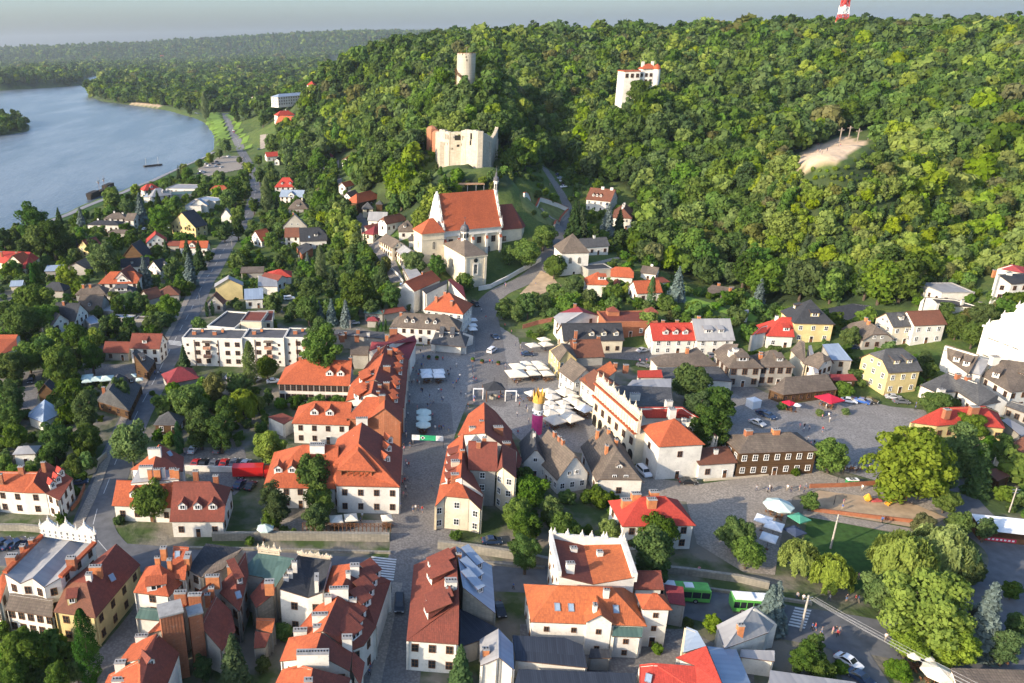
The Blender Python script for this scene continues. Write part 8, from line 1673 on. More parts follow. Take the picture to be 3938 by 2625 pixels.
# ---------------- umbrellas and tents ----------------
M_canv=plain('cream_canvas',(.72,.66,.54),.85,.12); M_canw=plain('white_canvas',(.75,.76,.76),.85,.1); M_cg=plain('pale_green_canvas',(.55,.66,.60),.85,.1)
def chair_set(r,rad,n,rnd):
    mb=MB(); 
    for i in range(n):
        a=2*math.pi*i/n+rnd.uniform(-.3,.3); x,y=math.cos(a)*rad*.5,math.sin(a)*rad*.5
        mb.tube((x,y,0),(x,y,.72),.05,n=5); mb.lathe([(.45,.70),(.45,.75),(0,.75)],(x,y,0),8)
        for b in range(3):
            c=a+b*2.1; cx,cy=x+math.cos(c)*.75,y+math.sin(c)*.75; mb.box(cx-.2,cy-.2,.38,cx+.2,cy+.2,.44); mb.box(cx-.2+.36*(c%2>1),cy-.2,.44,cx-.16+.36*(c%2>1),cy+.2,.85)
            for ex in(-.17,.17): mb.tube((cx+ex,cy-.17,0),(cx+ex,cy-.17,.4),.02,n=3)
    mb.obj('tables_and_chairs',[M_wood],r)
urng=random.Random(3)
def parasol(t,x,y,w_px,kind='q',mat=None,label='',hh=2.9,rz=None,seats=True,group=None,cat='parasol',up=2.6):
    P=hit(*T(t,x,y),up); d=proj(*P)[2]; w_=w_px/2.3888*d/FPX; z=tz(P[0],P[1]); r=empty('parasol',(P[0],P[1],z),rz if rz is not None else .35); tag(r,label,cat,group)
    mb=MB(); n=4 if kind=='q' else 8; R=w_/2*(1.30 if kind=='q' else 1.05); a0=math.pi/4 if n==4 else 0; e=[(R*math.cos(a0+2*math.pi*i/n),R*math.sin(a0+2*math.pi*i/n)) for i in range(n)]
    for i in range(n):
        j=(i+1)%n; m_=((e[i][0]+e[j][0])/2*.97,(e[i][1]+e[j][1])/2*.97,up-.0)
        for p,q in ((e[i],m_),(m_,e[j])):
            mb.face([(p[0],p[1],up),(q[0],q[1],up),(0,0,up+w_*.2)]); mb.face([(p[0],p[1],up-.02),(0,0,up+w_*.2-.03),(q[0],q[1],up-.02)])
        mb.face([(e[i][0],e[i][1],up-.22),(e[j][0],e[j][1],up-.22),(e[j][0],e[j][1],up),(e[i][0],e[i][1],up)])
    mb.obj('canopy',[mat or M_canv],r); mb=MB(); mb.tube((0,0,0),(0,0,up+w_*.19),.05,n=6); mb.box(-.35,-.35,0,.35,.35,.1); mb.obj('pole',[M_wood],r)
    if seats: chair_set(r,w_*.45,3,urng)
    return r
GU='cream parasols of the market beer garden'
def LB(i,base): return base%i
for i,(x,y,w_) in enumerate(((130,195,100),(235,195,110),(55,225,150),(170,240,100),(275,235,115),(40,290,190),(195,285,115),(320,288,120))):
    parasol(22,x,y,w_,'q',M_canv,'cream square parasol %s in the north tented terrace'%['rear middle','rear right','far left','centre','middle right','front left','front middle','front right'][i],group=GU,rz=.12)
for i,(x,y,w_) in enumerate(((180,470,110),(330,455,130),(365,505,130),(490,460,160),(560,495,100),(345,560,110),(465,558,110),(545,530,120),(595,560,120),(300,600,90),(380,600,110),(490,600,110),(345,650,150),(480,640,150),(395,715,180),(545,695,180))):
    parasol(22,x,y,w_,'q',M_canv,'cream square parasol, %s of the beer garden behind the crowned pillar'%['first row, left','first row, second','second row, middle','first row, broad third','first row, small fourth','third row, left','third row, middle','green-edged row, left','green-edged row, right','fourth row, left','fourth row, middle','fourth row, right','fifth row, left','fifth row, right','front row, left','front row, right'][i],group=GU,rz=.45)
parasol(22,668,610,150,'q',M_canw,'flat white awning canopy next to ornate townhouse arches',rz=.5,cat='awning')
for i,(x,y) in enumerate(((1540,645),(1540,700),(1535,760))): parasol(21,x,y,140,'o',M_cg,'pale round parasol, %s of three in a line on the square'%['far one','middle one','near one'][i],group='three round parasols in a line',up=2.7)
for i,(x,y) in enumerate(((1565,270),(1678,270),(1565,308),(1678,308))): parasol(21,x,y,112,'q',M_canw,'white square parasol in shade, %s one of four at hotel row front'%['rear left','rear right','front left','front right'][i],group='four white parasols before the house row',rz=.05,up=2.6)
for i,y in enumerate((1365,1415,1450)): parasol(11,1990,y,80,'q',M_canw,'%s white awning parasol beside the corner hotel'%['upper','middle','lower'][i],group='white awnings beside corner hotel',seats=False,rz=.1)
parasol(31,85,140,155,'o',M_cg,'big round pale parasol beside dark green sheet roof',up=2.6)
parasol(23,570,520,190,'q',plain('red_canvas',(.55,.02,.05),.8,.1),'pointed red parasol before low tavern',up=2.8)
parasol(23,200,560,100,'q',plain('red_canvas',(.55,.02,.05),.8,.1),'small dark red parasol at tavern left side',up=2.4)
parasol(23,268,578,70,'o',M_canw,'small white round parasol at tavern left side',up=2.3,seats=False)
parasol(23,100,1500,250,'o',M_cg,'very large pale octagonal parasol near playground',up=3.0)
parasol(33,290,50,150,'q',plain('green_canvas',(.08,.30,.20),.8,.2),'green tent by the lawn corner',up=2.8,seats=False,cat='tent')
parasol(33,250,170,150,'q',plain('navy_canvas',(.05,.07,.12),.8,.2),'dark blue tent beside the left willow',up=2.5,seats=False,cat='tent')
for i,(x,y,w_) in enumerate(((1340,1310,120),(1590,1270,120),(1480,1340,90),(1560,1465,260),(2040,1210,160),(2180,1230,160))): parasol(33,x,y,w_,'o',M_canv,'beige parasol %s big trees at lower right'%['peeking left under','peeking middle under','small one under','large nearest one before','right of','far right of'][i],up=2.8,group='beige parasols at lower right')
for i,(x,y) in enumerate(((735,60),(870,45),(1200,50))): parasol(31,x,y,130 if i<2 else 110,'q',M_canv,'white garden tent, %s under the largest inn'%['left','middle','right one alone'][i],up=2.5,group='white garden tents under the inn',rz=.1,cat='tent')
for i,(x,y,w_) in enumerate(((60,120,160),(10,230,150),(-40,60,150))): parasol(33,x,y,w_,'q',M_canw,'white sail canopy %s by footpath and blue roofs'%['right','lower','upper'][i],up=3,group='white sail canopies',rz=.9,seats=False,cat='awning')
for i,(x,y,w_) in enumerate(((800,320,110),(880,340,120),(980,335,130),(800,355,100),(1215,310,80),(1280,345,70))): parasol(20,x,y,w_,'q',M_cg,'pale green awning %s between timber cottages'%['rear left','rear middle','rear right','front left','right pair, upper','right pair, lower'][i],up=2.6,group='pale awnings between cottages',rz=.2,seats=False,cat='awning')
for i,(x,y) in enumerate(((190,30),(310,20))): parasol(22,x,y,110,'q',M_canv,'small %s pavilion parasol north of terrace'%['brown thatched','cream'][i],up=2.6,seats=False)
parasol(12,290,1545,100,'q',M_canv,'low cream canopy by garden hedge near charcoal roof',up=2.4,seats=False)
# ---------------- crowned pillar, well, banner, goals ----------------
P=hit(*T(22,222,838)); R=math.hypot(P[0],P[1])
def zt(y): return at_r(*T(22,235,y),R)[2]
r=empty('crowned_pillar',(P[0],P[1],0)); tag(r,'tall pink pillar figure with dotted white collar and golden crown','figure'); k=FPX and R/FPX/2.3888*1.02; rb=50*k*1.0
mb=MB(); mb.lathe([(rb,0),(rb*1.02,zt(650))],n=24); mb.obj('pink_robe',[plain('pink_fabric',(.62,.06,.22),.7,.15)],r)
mb=MB(); mb.lathe([(rb*1.06,zt(660)),(rb*1.06,zt(620)),(rb*.9,zt(618))],n=24,m=0)
for i in range(12):
    a=i*math.pi/6; z_=(zt(640)); mb.tube((rb*1.06*math.cos(a),rb*1.06*math.sin(a),z_+(.25 if i%2 else -.2)),(rb*1.11*math.cos(a),rb*1.11*math.sin(a),z_+(.25 if i%2 else -.2)),.22,n=8,m=1)
mb.obj('dotted_collar',[M_white,M_black],r)
mb=MB(); mb.lathe([(rb*.93,zt(622)),(rb*.93,zt(545))],n=24); mb.obj('grey_upper',[plain('grey_fabric',(.33,.32,.30))],r)
mb=MB(); z0,z1,z2=zt(550),zt(500),zt(440); n=16; Rr=rb*1.05
for i in range(n):
    a0,a1=2*math.pi*i/n,2*math.pi*(i+1)/n; h0=z2 if i%2==0 else z1; h1=z1 if i%2==0 else z2
    q=[(Rr*math.cos(a0),Rr*math.sin(a0),z0),(Rr*math.cos(a1),Rr*math.sin(a1),z0),(Rr*1.1*math.cos(a1),Rr*1.1*math.sin(a1),h1),(Rr*1.1*math.cos(a0),Rr*1.1*math.sin(a0),h0)]; mb.face(q); mb.face([(x*.94,y*.94,z) for x,y,z in q[::-1]])
mb.lathe([(Rr+.12,z0),(Rr+.12,z0+.5),(Rr-.1,z0+.5)],n=24); mb.obj('golden_crown',[plain('gold_paint',(.60,.34,.07),.45,.2)],r)
P=hit(*T(21,2180,520)); r=empty('well_pavilion',(P[0],P[1],0),.1); tag(r,'dark roofed stage canopy over the town well','well'); mb=MB(); q=[(-3,-2.4,3.6),(3,-2.4,3.6),(3,2.4,3.6),(-3,2.4,3.6)]
for i in range(4): mb.face([q[i],q[(i+1)%4],(0,0,5.6)]); mb.face([q[i],(0,0,5.4),q[(i+1)%4]])
mb.obj('roof',[RM['dk']()],r); mb=MB()
for x,y,_ in q: mb.tube((x*.93,y*.93,0),(x*.93,y*.93,3.7),.13,n=6)
mb.obj('posts',[M_wood],r); mb=MB(); mb.lathe([(1.3,0),(1.3,.9),(.9,.9),(.9,.2)],n=10); mb.obj('well_ring',[wm('r')],r); mb=MB(); mb.tube((0,0,5.5),(0,0,6.8),.05,n=5); mb.obj('finial',[M_black],r)
for x0,x1,y,lb in ((1990,2085,435,'left'),(2283,2390,455,'right')):
    a=hit(*T(21,x0,y+95)); b=hit(*T(21,x1,y+95)); r=empty('stage_truss_frame',(a[0],a[1],0),math.atan2(b[1]-a[1],b[0]-a[0])); tag(r,'white goal-like stage frame %s of the well canopy'%lb,'frame'); L=math.hypot(b[0]-a[0],b[1]-a[1]); mb=MB(); mb.box(0,-.15,3.3,L,.15,3.6)
    for x in (0,L-.25): mb.box(x,-.12,0,x+.25,.12,3.3)
    mb.obj('truss',[M_white],r)
def banner():
    a=at_z(*T(21,1430,855),3.6); b=at_z(*T(21,1722,868),3.6); r=empty('street_banner',(a[0],a[1],0),math.atan2(b[1]-a[1],b[0]-a[0])); tag(r,'green and white banner stretched across the street entrance','banner'); L=math.hypot(b[0]-a[0],b[1]-a[1]); mb=MB(); h=1.5; z=2.1
    mb.box(0,-.03,z,L*.25,.03,z+h,0); mb.box(L*.25,-.03,z,L*.76,.03,z+h,1); mb.box(L*.76,-.03,z,L,.03,z+h,0)
    c=(L*.345,-.05,z+h/2); mb.face([(c[0]-L*.07,c[1],c[2]),(c[0],c[1],c[2]-h*.36),(c[0]+L*.08,c[1],c[2]),(c[0],c[1],c[2]+h*.36)],0); mb.tube((c[0],-.075,c[2]),(c[0],-.055,c[2]),h*.2,n=14,m=2)
    mb.obj('cloth',[M_white,plain('banner_green',(.03,.35,.16)),M_black],r); mb=MB()
    for i,(w_,zz) in enumerate(((.6,.95),(.8,.72),(.5,.5))): mb.box(L*.79,-.05,z+h*zz-.14,L*.79+L*.18*w_,-.035,z+h*zz-.02); mb.box(L*.04,-.05,z+h*zz-.14,L*.04+L*.17*w_,-.035,z+h*zz-.04)
    mb.obj('lettering_lines',[plain('grey_print',(.35,.30,.32))],r); mb=MB()
    for x in (-.1,L+.02): mb.box(x,-.06,0,x+.09,.06,4.2)
    mb.obj('posts',[M_black],r)
banner()
# playground
P=hit(*T(23,1290,1450)); r=empty('playground_castle',(P[0],P[1],0),.2); tag(r,'colourful climbing frame with yellow slide and roofs','playground'); pr_=plain('play_red',(.50,.10,.10)); py_=plain('play_yellow',(.70,.36,.04)); pg_=plain('play_green',(.15,.45,.10))
for x,y in ((-2.4,0),(2.8,1)):
    mb=MB()
    for a in(-.8,.8):
        for b in (-.8,.8): mb.tube((x+a,y+b,0),(x+a,y+b,2.9),.08,n=5)
    mb.box(x-.9,y-.9,1.2,x+.9,y+.9,1.35); mb.box(x-.9,y-.9,1.35,x+.9,y-.82,2.0); mb.obj('play_tower',[pr_],r); mb=MB()
    mb.face([(x-1.1,y-1,2.9),(x+1.1,y-1,2.9),(x+1.1,y,3.7),(x-1.1,y,3.7)]); mb.face([(x+1.1,y+1,2.9),(x-1.1,y+1,2.9),(x-1.1,y,3.7),(x+1.1,y,3.7)]); mb.obj('play_roof',[py_],r)
mb=MB(); mb.face([(-3.2,-.5,1.3),(-3.2,.5,1.3),(-6.8,-.4,.15),(-6.8,-1.4,.15)]); 
for y in(-.5,.5): mb.obox((-3.2,y),(-6.8,y-.9),.08,1.3,1.6,0,.15,.45)
mb.obj('slide',[py_],r); mb=MB(); mb.tube((-1.5,0,1.6),(1.9,.8,1.6),.5,n=10); mb.obj('tunnel',[pr_],r); mb=MB(); mb.lathe([(1.1,1.0),(.9,1.6),(0,1.9)],(4.6,.3,0),10); mb.obj('climbing_dome',[pg_],r)
P=hit(*T(23,910,1470)); r=empty('spring_toy_group',(P[0],P[1],0)); tag(r,'small yellow and red climbing toy in playground sand','playground'); mb=MB(); mb.lathe([(.5,.3),(.9,1.0),(.4,1.8),(0,2.2)],n=8); mb.obj('toy_body',[py_],r); mb=MB(); mb.box(.8,-.6,.2,3,.4,.6); mb.obj('bench',[pr_],r)
# boat (old galleon-style ferry) on the river
def galleon():
    a=at_z(*T(10,845,255),WZ); b=at_z(*T(10,1010,180),WZ); r=empty('river_galleon',((a[0]+b[0])/2,(a[1]+b[1])/2,WZ),math.atan2(b[1]-a[1],b[0]-a[0])); tag(r,'dark wooden galleon-style tour ship moored at the embankment','ship'); L=math.hypot(b[0]-a[0],b[1]-a[1])*1.3; l=L/2; dk_=plain('tarred_wood',(.035,.028,.022),.8,.3)
    mb=MB(); S=[]
    for i in range(9):
        f=i/8; x=-l+L*f; w_=2.9*math.sin(math.pi*min(.96,max(.12,f)))**.5; zt_=2.0+1.8*(abs(f-.5)*2)**2; S.append((x,w_,zt_))
    for (x0,w0,z0),(x1,w1,z1) in zip(S[:-1],S[1:]):
        for s_ in(-1,1):
            q=[(x0,s_*w0*.7,-.6),(x1,s_*w1*.7,-.6),(x1,s_*w1,z1),(x0,s_*w0,z0)]; mb.face(q if s_<0 else q[::-1])
        mb.face([(x0,-w0,z0-.6),(x1,-w1,z1-.6),(x1,w1,z1-.6),(x0,w0,z0-.6)])
    for i,sx in ((0,1),(8,-1)): x,w_,z_=S[i]; mb.face([(x,-w_*.7,-.6),(x,w_*.7,-.6),(x,w_,z_),(x,-w_,z_)])
    mb.obj('hull',[dk_],r); mb=MB(); mb.box(-l+.5,-2.2,2,-l*.35,2.2,4.6); mb.box(l*.35,-2.2,2,l-.8,2.2,5.4); mb.box(-l*.35,-2,1.6,l*.35,2,3.2); mb.obj('cabins',[dk_],r)
    mb=MB()
    for i in range(5):
        x=l*.4+i*.9; mb.box(x,-2.25,3.6,x+.5,-2.21,4.4)
    mb.obj('cabin_windows',[M_white],r)
    for x in (-l*.1,l*.35):
        mb=MB(); mb.tube((x,0,1),(x,0,13),.16,.08,n=6); mb.tube((x-2.4,0,10.2),(x+2.4,0,10.6),.12,n=5); mb.box(x-.5,-.5,8.8,x+.5,.5,9.3); mb.obj('mast',[M_wood],r)
        mb=MB(); mb.tube((x-2.2,0,9.9),(x+2.2,0,10.3),.28,n=6); mb.obj('furled_sail',[M_canv],r)
galleon()
for x,y,lb in ((1470,1560,'tiny moored barge with two masts at river bend'),):
    P=hit(*T(0,x,y)); r=empty('river_barge',(P[0]-8,P[1]+5,WZ),.6); tag(r,lb,'boat'); mb=MB(); mb.prism([(-8,-2),(8,-2),(10,0),(8,2),(-8,2)],-.3,1.2); mb.obj('hull',[plain('tarred_wood',(.035,.028,.022))],r)
    for x_ in(-6,6): mb=MB(); mb.tube((x_,0,1),(x_,0,8),.2,n=5); mb.obj('mast',[M_metal],r)
# ---------------- poles, wires, lamps ----------------
def pole(t,x,y,xt,yt,label,arm=True,rad=.16,mat=None,cat='utility pole',name='utility_pole'):
    P=hit(*T(t,x,y)); R=math.hypot(P[0],P[1]); z=tz(P[0],P[1]); top=at_r(T(t,x,y)[0],T(t,xt,yt)[1],R)[2]-z; r=empty(name,(P[0],P[1],z)); tag(r,label,cat); mb=MB(); mb.tube((0,0,-.5),(0,0,top),rad,rad*.7,n=8); mb.obj('pole',[mat or plain('concrete_pole',(.42,.38,.33))],r)
    if arm: mb=MB(); mb.box(-.8,-.06,top-.5,.8,.06,top-.38); mb.box(-.6,-.06,top-1.2,.6,.06,top-1.08); mb.obj('crossarm',[M_metal],r)
    return (P[0],P[1],z+top)
p1=pole(33,575,335,680,0,'pale wooden utility pole standing on the lawn',rad=.2)
p2=pole(33,300,1090,420,740,'ivy-clad double utility pole by the street crossing',rad=.22)
p3=pole(23,2215,1567,2285,1325,'utility pole among gardens at right edge')
p4=pole(10,1845,1310,1840,1120,'street lamp pole beside west street',False,.09,M_metal,'street lamp','street_lamp')
p5=pole(10,2135,740,2132,640,'pale pole at the right of west street, upper part',False,.12)
pole(11,970,660,968,530,'pale pole on village street bend',True,.13); pole(11,397,880,390,770,'pole with pink poster below crimson roof',True,.14); pole(11,865,1450,860,1370,'pole between the walnut trees',True,.14); pole(10,1088,700,1085,600,'wooden pole among riverside gardens',True,.14)
pole(21,1650+2353*0,1567,1652,1500,'short lamp beside cream corner house',False,.07,M_black,'street lamp','street_lamp')
pole(23,605,1500,620,1400,'dark playground lamp post',False,.08,M_black,'street lamp','street_lamp'); pole(23,628,1330,640,1215,'tall thin pole by playground wall',False,.08,M_black,'street lamp','street_lamp')
pole(22,1150,1065,1172,860,'black lantern post before the ornate townhouse',False,.1,M_black,'street lamp','street_lamp')
for i in range(5):
    mb=MB(); a=p2; b=(p2[0]+30+i*.5,70.0,7.5); n=14; o=None
    for k in range(n):
        f0,f1=k/n,(k+1)/n; s0,s1=[-1.2*4*f*(1-f) for f in (f0,f1)]
        A_=(a[0]+(b[0]-a[0])*f0+i*.3,a[1]+(b[1]-a[1])*f0,a[2]-.4-(i%2)*.4+(b[2]-a[2])*f0+s0); B_=(a[0]+(b[0]-a[0])*f1+i*.3,a[1]+(b[1]-a[1])*f1,a[2]-.4-(i%2)*.4+(b[2]-a[2])*f1+s1); mb.tube(A_,B_,.022,n=4)
    tag(mb.obj('power_line',[plain('cable_grey',(.4,.4,.4))]),'overhead power cable crossing the lower right street','cable','overhead cables at lower right')
# dead white tree, kiosk, portable toilet, small things
P=at_r(*T(2,1585,840),600); z=tz(P[0],P[1]); r=empty('dead_tree',(P[0],P[1],z)); tag(r,'bare bleached dead tree on the wooded hill','tree'); mb=MB(); rr=random.Random(2); mb.tube((0,0,0),(0,0,12),.5,.35,n=6)
for i in range(9):
    a=i*.7; mb.tube((0,0,7+i*.9),(math.cos(a)*5,math.sin(a)*5,16+i*1.1),.28,.06,n=5); mb.tube((math.cos(a)*2.5,math.sin(a)*2.5,11.5+i),(math.cos(a+.5)*5.5,math.sin(a+.5)*5.5,14+i),.14,.04,n=4)
mb.obj('trunk',[plain('bleached_wood',(.55,.48,.40))],r)
P=hit(*T(33,2200,240)); r=empty('food_kiosk',(P[0],P[1],0),-.25); tag(r,'white-roofed market kiosk with red sign board at right edge','kiosk'); mb=MB(); mb.box(-6,-2,0,6,2,1.2); mb.box(-6,1.8,1.2,6,2,3); mb.obj('counter',[M_wood],r); mb=MB(); mb.face([(-6.4,-2.6,2.9),(6.4,-2.6,2.9),(6.4,2.3,3.7),(-6.4,2.3,3.7)]); mb.face([(-6.4,-2.6,2.8),(-6.4,2.3,3.6),(6.4,2.3,3.6),(6.4,-2.6,2.8)]); mb.obj('roof',[M_canw],r); mb=MB(); mb.box(-5,-2.12,.3,.5,-2.02,1.1); mb.obj('sign_board',[plain('sign_red',(.55,.03,.08))],r); mb=MB()
for i in range(7): mb.box(-4.6+i*.72,-2.15,.55,-4.2+i*.72,-2.125,.9)
mb.obj('sign_lettering',[M_white],r)
P=hit(*T(11,1335,1080)); r=empty('portable_toilet',(P[0],P[1],P[2])); tag(r,'blue portable toilet at the foot of village street','toilet cabin'); mb=MB(); mb.box(-.6,-.6,0,.6,.6,2.1,0); mb.box(-.45,-.63,.1,.45,-.602,1.9,1); mb.prism([(-.65,-.65),(.65,-.65),(.65,.65),(-.65,.65)],2.1,2.3,1); mb.obj('cabin',[plain('toilet_blue',(.03,.15,.45)),plain('toilet_pale',(.35,.45,.6))],r)
for x,y,lb in ((2210,560,'white boxy tent by parked cars'),):
    P=hit(*T(22,x,y+40)); r=empty('market_tent',(P[0],P[1],0),.3); tag(r,lb,'tent'); mb=MB(); mb.box(-1.5,-1.3,0,1.5,1.3,2.4)
    for i,(a,b) in enumerate((((-1.6,-1.4),(1.6,-1.4)),((1.6,-1.4),(1.6,1.4)),((1.6,1.4),(-1.6,1.4)),((-1.6,1.4),(-1.6,-1.4)))): mb.face([(*a,2.4),(*b,2.4),(0,0,3.1)])
    mb.obj('canvas',[M_canw],r)
# waste skips, boxes, planters
for i,(x,y) in enumerate(((740,1310),(768,1310),(795,1310))):
    P=hit(*T(23,x,y)); r=empty('waste_container',(P[0],P[1],.06)); tag(r,'green and white bin, %s of three at playground wall'%['left','middle','right'][i],'bin','three recycling bins'); mb=MB(); mb.box(-.55,-.5,0,.55,.5,1.2,0); mb.prism([(-.6,-.55),(.6,-.55),(.6,.55),(-.6,.55)],1.2,1.4,1); mb.obj('bin_body',[plain('bin_green',(.04,.25,.08)),M_white],r)
for i,(x,y) in enumerate(((1585,160),(1660,165),(1990,180),(2075,197),(2225,212))):
    P=hit(*T(21,x,y)); r=empty('planter',(P[0],P[1],.03)); tag(r,'round flower planter, number %s in row across the square'%['one from left','two from left','three from left','four from left','five from left'][i],'planter','planters across the square'); mb=MB(); mb.lathe([(.5,0),(.7,.6),(.6,.6),(0,.55)],n=10); mb.obj('pot',[plain('terracotta',(.25,.11,.07))],r); mb=MB(); mb.lathe([(.6,.6),(.75,.9),(.4,1.3),(0,1.4)],n=8); mb.obj('flowers',[LM['u']],r)
for i,(x,y) in enumerate(((440,1100),(470,1120),(520,1175),(560,1185),(600,1190),(690,1195),(750,1185),(800,1190),(850,1185),(940,1185))):
    P=hit(*T(23,x,y)); r=empty('souvenir_stall',(P[0],P[1],.06),.1*i); tag(r,'souvenir stall rack, %sfrom left beside stalls under chestnut tree'%ordinal(i),'stall','souvenir stalls under the tree'); mb=MB(); mb.box(-.9,-.5,.7,.9,.5,.8)
    for a in(-.85,.85):
        for b in (-.45,.45): mb.tube((a,b,0),(a,b,2),.04,n=4)
    mb.obj('rack',[M_wood],r); rr=random.Random(i); mb=MB()
    for k_ in range(9): a=rr.uniform(-.8,.6);b=rr.uniform(-.45,.2);h_=rr.uniform(.2,.7); mb.box(a,b,.8,a+.25,b+.25,.8+h_,k_%3)
    mb.obj('goods',[M_canv,plain('basket_orange',(.5,.2,.06)),M_white],r)
# ---------------- people ----------------
def person_mesh(pose,top,bot,skin=(.45,.26,.18),hair=(.06,.04,.025)):
    st={'walk':.16,'stand':.05,'stride':.24}[pose]; V=[];E=[];Rr=[]
    def add(p,r,par=None): V.append(p);Rr.append(r); i=len(V)-1; (E.append((par,i)) if par is not None else None); return i
    pel=add((0,0,.93),.14); ch=add((0,0,1.18),.15,pel); sh=add((0,0,1.40),.15,ch); nk=add((0,.005,1.51),.055,sh); hd=add((0,.015,1.60),.085,nk); hd2=add((0,.01,1.70),.085,hd)
    for s_ in (-1,1):
        hp=add((s_*.10,0,.88),.105,pel); kn=add((s_*.11,s_*st*.5+.03,.48),.065,hp); an=add((s_*.11,s_*st,.09),.042,kn); add((s_*.115,s_*st+.16,.04),.038,an)
        so_=add((s_*.19,0,1.40),.062,sh); el=add((s_*.25,-s_*st*.4-.02,1.12),.045,so_); add((s_*.24,-s_*st*.6+.12,.90),.034,el)
    me=bpy.data.meshes.new('person'); me.from_pydata(V,E,[]); o=bpy.data.objects.new('tmp',me); COL.objects.link(o); md=o.modifiers.new('skin','SKIN'); 
    for i,v in enumerate(me.skin_vertices[0].data): v.radius=(Rr[i],Rr[i]*.8); v.use_root=(i==0)
    md2=o.modifiers.new('s','SUBSURF'); md2.levels=1; md2.render_levels=1
    dg=bpy.context.evaluated_depsgraph_get(); ev=bpy.data.meshes.new_from_object(o.evaluated_get(dg)); bpy.data.objects.remove(o); ev.name='person'
    ev.materials.clear()
    for m in (plain('skin',skin,.7,.05),plain('cloth_%s'%top[0],top[1],.85,.1),plain('cloth_%s'%bot[0],bot[1],.85,.1),plain('hair',hair)): ev.materials.append(m)
    for p in ev.polygons:
        c=p.center; p.material_index=3 if (c.z>1.66 or (c.z>1.57 and c.y<-.02)) else 0 if c.z>1.47 or (abs(c.x)>.2 and c.z<1.2) or (c.z<.45 and bot[0]=='shorts_blue') else 1 if c.z>.95 else 2
    return ev
TOPS=[('white',(.72,.72,.70)),('dark',(.03,.03,.035)),('red',(.45,.05,.05)),('blue',(.06,.12,.32)),('pink',(.60,.25,.28)),('grey',(.25,.25,.26))]
BOTS=[('navy',(.03,.04,.09)),('shorts_blue',(.10,.16,.30)),('black',(.02,.02,.02)),('beige',(.40,.33,.24))]
PM=[]; prng=random.Random(21)
for i in range(12):
    tp=TOPS[i%6]; bt_=BOTS[(i*5+i//6)%4]; PM.append((person_mesh(('walk','stand','stride')[i%3],tp,bt_),tp[0],bt_[0].replace('shorts_blue','blue shorts').replace('navy','navy trousers').replace('black','black trousers').replace('beige','beige trousers')))
PEOPLE=[]
def person(t,x,y,k=None,up=0):
    P=hit(*T(t,x,y)); i=prng.randrange(12) if k is None else k; o=link('person',PM[i][0],None,(P[0],P[1],tz(P[0],P[1])+.05),prng.uniform(0,6.28)); o['category']='person'; o['group']='people out in the town'; PEOPLE.append((o,'person in %s top and %s'%(PM[i][1],PM[i][2]),P[0],P[1],0))
for s_ in ('21:1715 178;1840 235;1990 262;1990 308;1998 362;2020 372;1870 340;1855 375;1838 395;1808 412;1818 445;1880 492;1926 515;1675 470;1700 475;1593 525;1605 585;1628 575;1705 550;1718 548;1945 612;1643 815;1680 812;1700 815;1718 812;1770 828;1535 240;1518 238;1515 465;1527 470;1500 400;1480 390;1450 380;1430 400;1560 380;1605 385;1675 380;1750 375;1770 330;1760 300;1785 265;1500 290;1490 330;1470 300;1440 270;1480 220;1535 160;1537 60;1510 110;1700 55;1730 60;1745 90;1830 85;1860 80;2145 205;2170 205;2290 245;1380 880;1375 860;1413 975;1440 945;1355 985;1360 1010;1375 1130;1385 1155;1402 1155;1360 1265;1365 1300;1390 1290;1375 1370;1352 1430;1380 1440;1325 1530;1612 1350;1440 1560;1463 1555;1490 1560;1525 1567;1345 1320;1410 520;1405 580;1395 690;1375 780;2005 540;2000 570;2080 500;2255 520;2230 540;2345 530;1575 610;1480 630;1620 700;1590 830;1550 840',
 '22:65 600;140 650;150 750;45 690;50 860;55 530;48 520;70 560;128 620;45 405;30 40;95 90;75 60;2240 1375;1170 200;1232 195;2345 1390;20 380;100 560;300 790;360 800;430 790;340 830;290 820;600 770;680 680;690 710',
 '23:290 800;330 800;325 830;375 820;500 830;300 935;365 925;565 740;495 715;10 1370;25 1380;175 1370;210 1385;290 1370;330 1390;345 1350;680 1550;690 1500;1350 630;1355 600;390 965;420 955;860 1370;555 700;500 570;545 600;590 580;530 620;480 590',
 '33:1040 90;1045 100;560 820;720 820;800 825;825 830;490 1120;590 1120;620 1115;650 1120;635 1150;430 1085;400 1085;265 800;320 820;1075 1180;830 620;1200 1330',
 '32:10 710;118 730;187 715;1710 560;900 1300;2280 880;2200 800',
 '31:1240 740;1215 775;1210 900;1180 925;1100 1220;1130 1130;960 100;975 60;760 80;1105 1290;1050 1440;1040 1500',
 '20:1425 310;1455 312;1480 315;1700 1050;1690 1020','11:2070 1300;2110 1365;2285 1060;2292 1070;2255 1370;2285 1440;2345 1500;1270 1700;850 350;1960 1240',
 '12:345 140;560 240;575 250;590 245;510 380;525 370;215 1050;2343 100;80 50;95 50'):
    t_,q=s_.split(':')
    for e in q.split(';'): x,y=e.split(); person(int(t_),float(x),float(y))
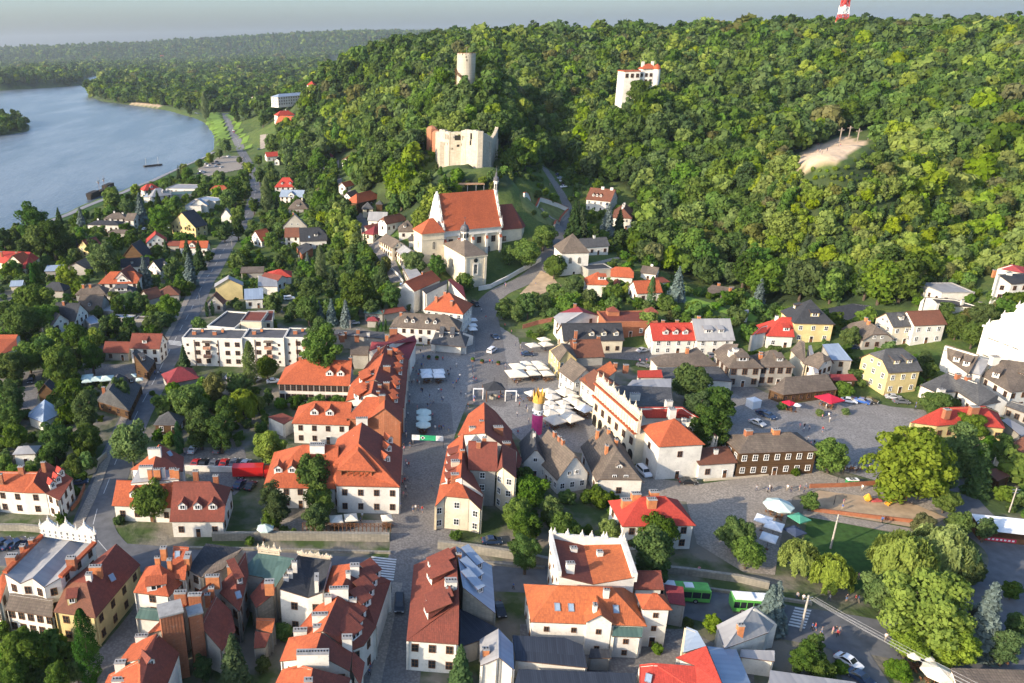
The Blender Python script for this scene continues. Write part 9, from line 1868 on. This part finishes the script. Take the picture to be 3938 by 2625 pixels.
for x,y in ((200,455),(245,470),(268,450),(560,455),(585,470),(190,570),(235,570),(270,600),(360,545),(30,530),(1060,350),(1100,360)):
    px,py=3100+x/4.48,460+y/4.48; P=hit(px,py); i=prng.randrange(12); o=link('person',PM[i][0],None,(P[0],P[1],tz(P[0],P[1])+.03),prng.uniform(0,6.28)); o['category']='person'; o['group']='people out in the town'; PEOPLE.append((o,'person in %s top and %s'%(PM[i][1],PM[i][2]),P[0],P[1],tz(P[0],P[1])))
for r_,lb in ((None,0),):
    pass
HOUSES+= [('three tall wooden crosses',*hit(3100+735/4.48,460+295/4.48)[:2],6,45),('round parasols in the square',*hit(*T(21,1540,750))[:2],4,3),('town well canopy',*hit(*T(21,2180,520))[:2],5,4),('green street banner',*hit(*T(21,1570,900))[:2],6,3),('crowned pink pillar',*hit(*T(22,222,838))[:2],3,8),('three white stage parasols',*hit(*T(21,1620,330))[:2],5,3),('lone white van on the square',*hit(*T(21,2165,110))[:2],3,1),('colourful playground frame',*hit(*T(23,1290,1450))[:2],6,2),('lower right street crossing',*hit(*T(33,560,1100))[:2],6,1),('zebra crossing',*hit(*T(31,1180,500))[:2],6,1)]
lab_all([(o,n_,x,y,z) for o,n_,x,y,z in PEOPLE]); lab_all([(c[0],c[1],c[2],c[3],c[4]) for c in CARS if c[0]])
# ---------------- haze ----------------
mb=MB(); mb.box(-9000,-800,-70,9500,15500,330); hz=mb.mesh('haze',[]); m=bpy.data.materials.new('haze_air'); m.use_nodes=True; t=m.node_tree; t.nodes.clear(); pv=t.nodes.new('ShaderNodeVolumePrincipled'); ou=t.nodes.new('ShaderNodeOutputMaterial'); t.links.new(pv.outputs[0],ou.inputs['Volume'])
pv.inputs['Color'].default_value=(.80,.90,1.0,1); pv.inputs['Density'].default_value=HAZE; pv.inputs['Anisotropy'].default_value=.3; hz.materials.append(m); ho=link('haze',hz); tag(ho,'thin blue evening haze over the valley','haze',kind='stuff')
SC.cycles.volume_bounces=0
# one label per thing: settle any ties
seen={}
for o in COL.objects:
    if o.parent is None and 'label' in o.keys():
        seen.setdefault(o['label'],[]).append(o)
for lb,L in seen.items():
    if len(L)>1 and not lb.startswith('overhead'):
        L.sort(key=lambda o:proj(*o.location)[0])
        for i,o in enumerate(L): o['label']=(ordinal(i)+'from left, ' if i else 'leftmost, ')+lb
for o in COL.objects:
    if 'label' in o.keys() and len(o['label'].split())>16: o['label']=' '.join(o['label'].split()[:16])
print('objects',len(COL.objects))
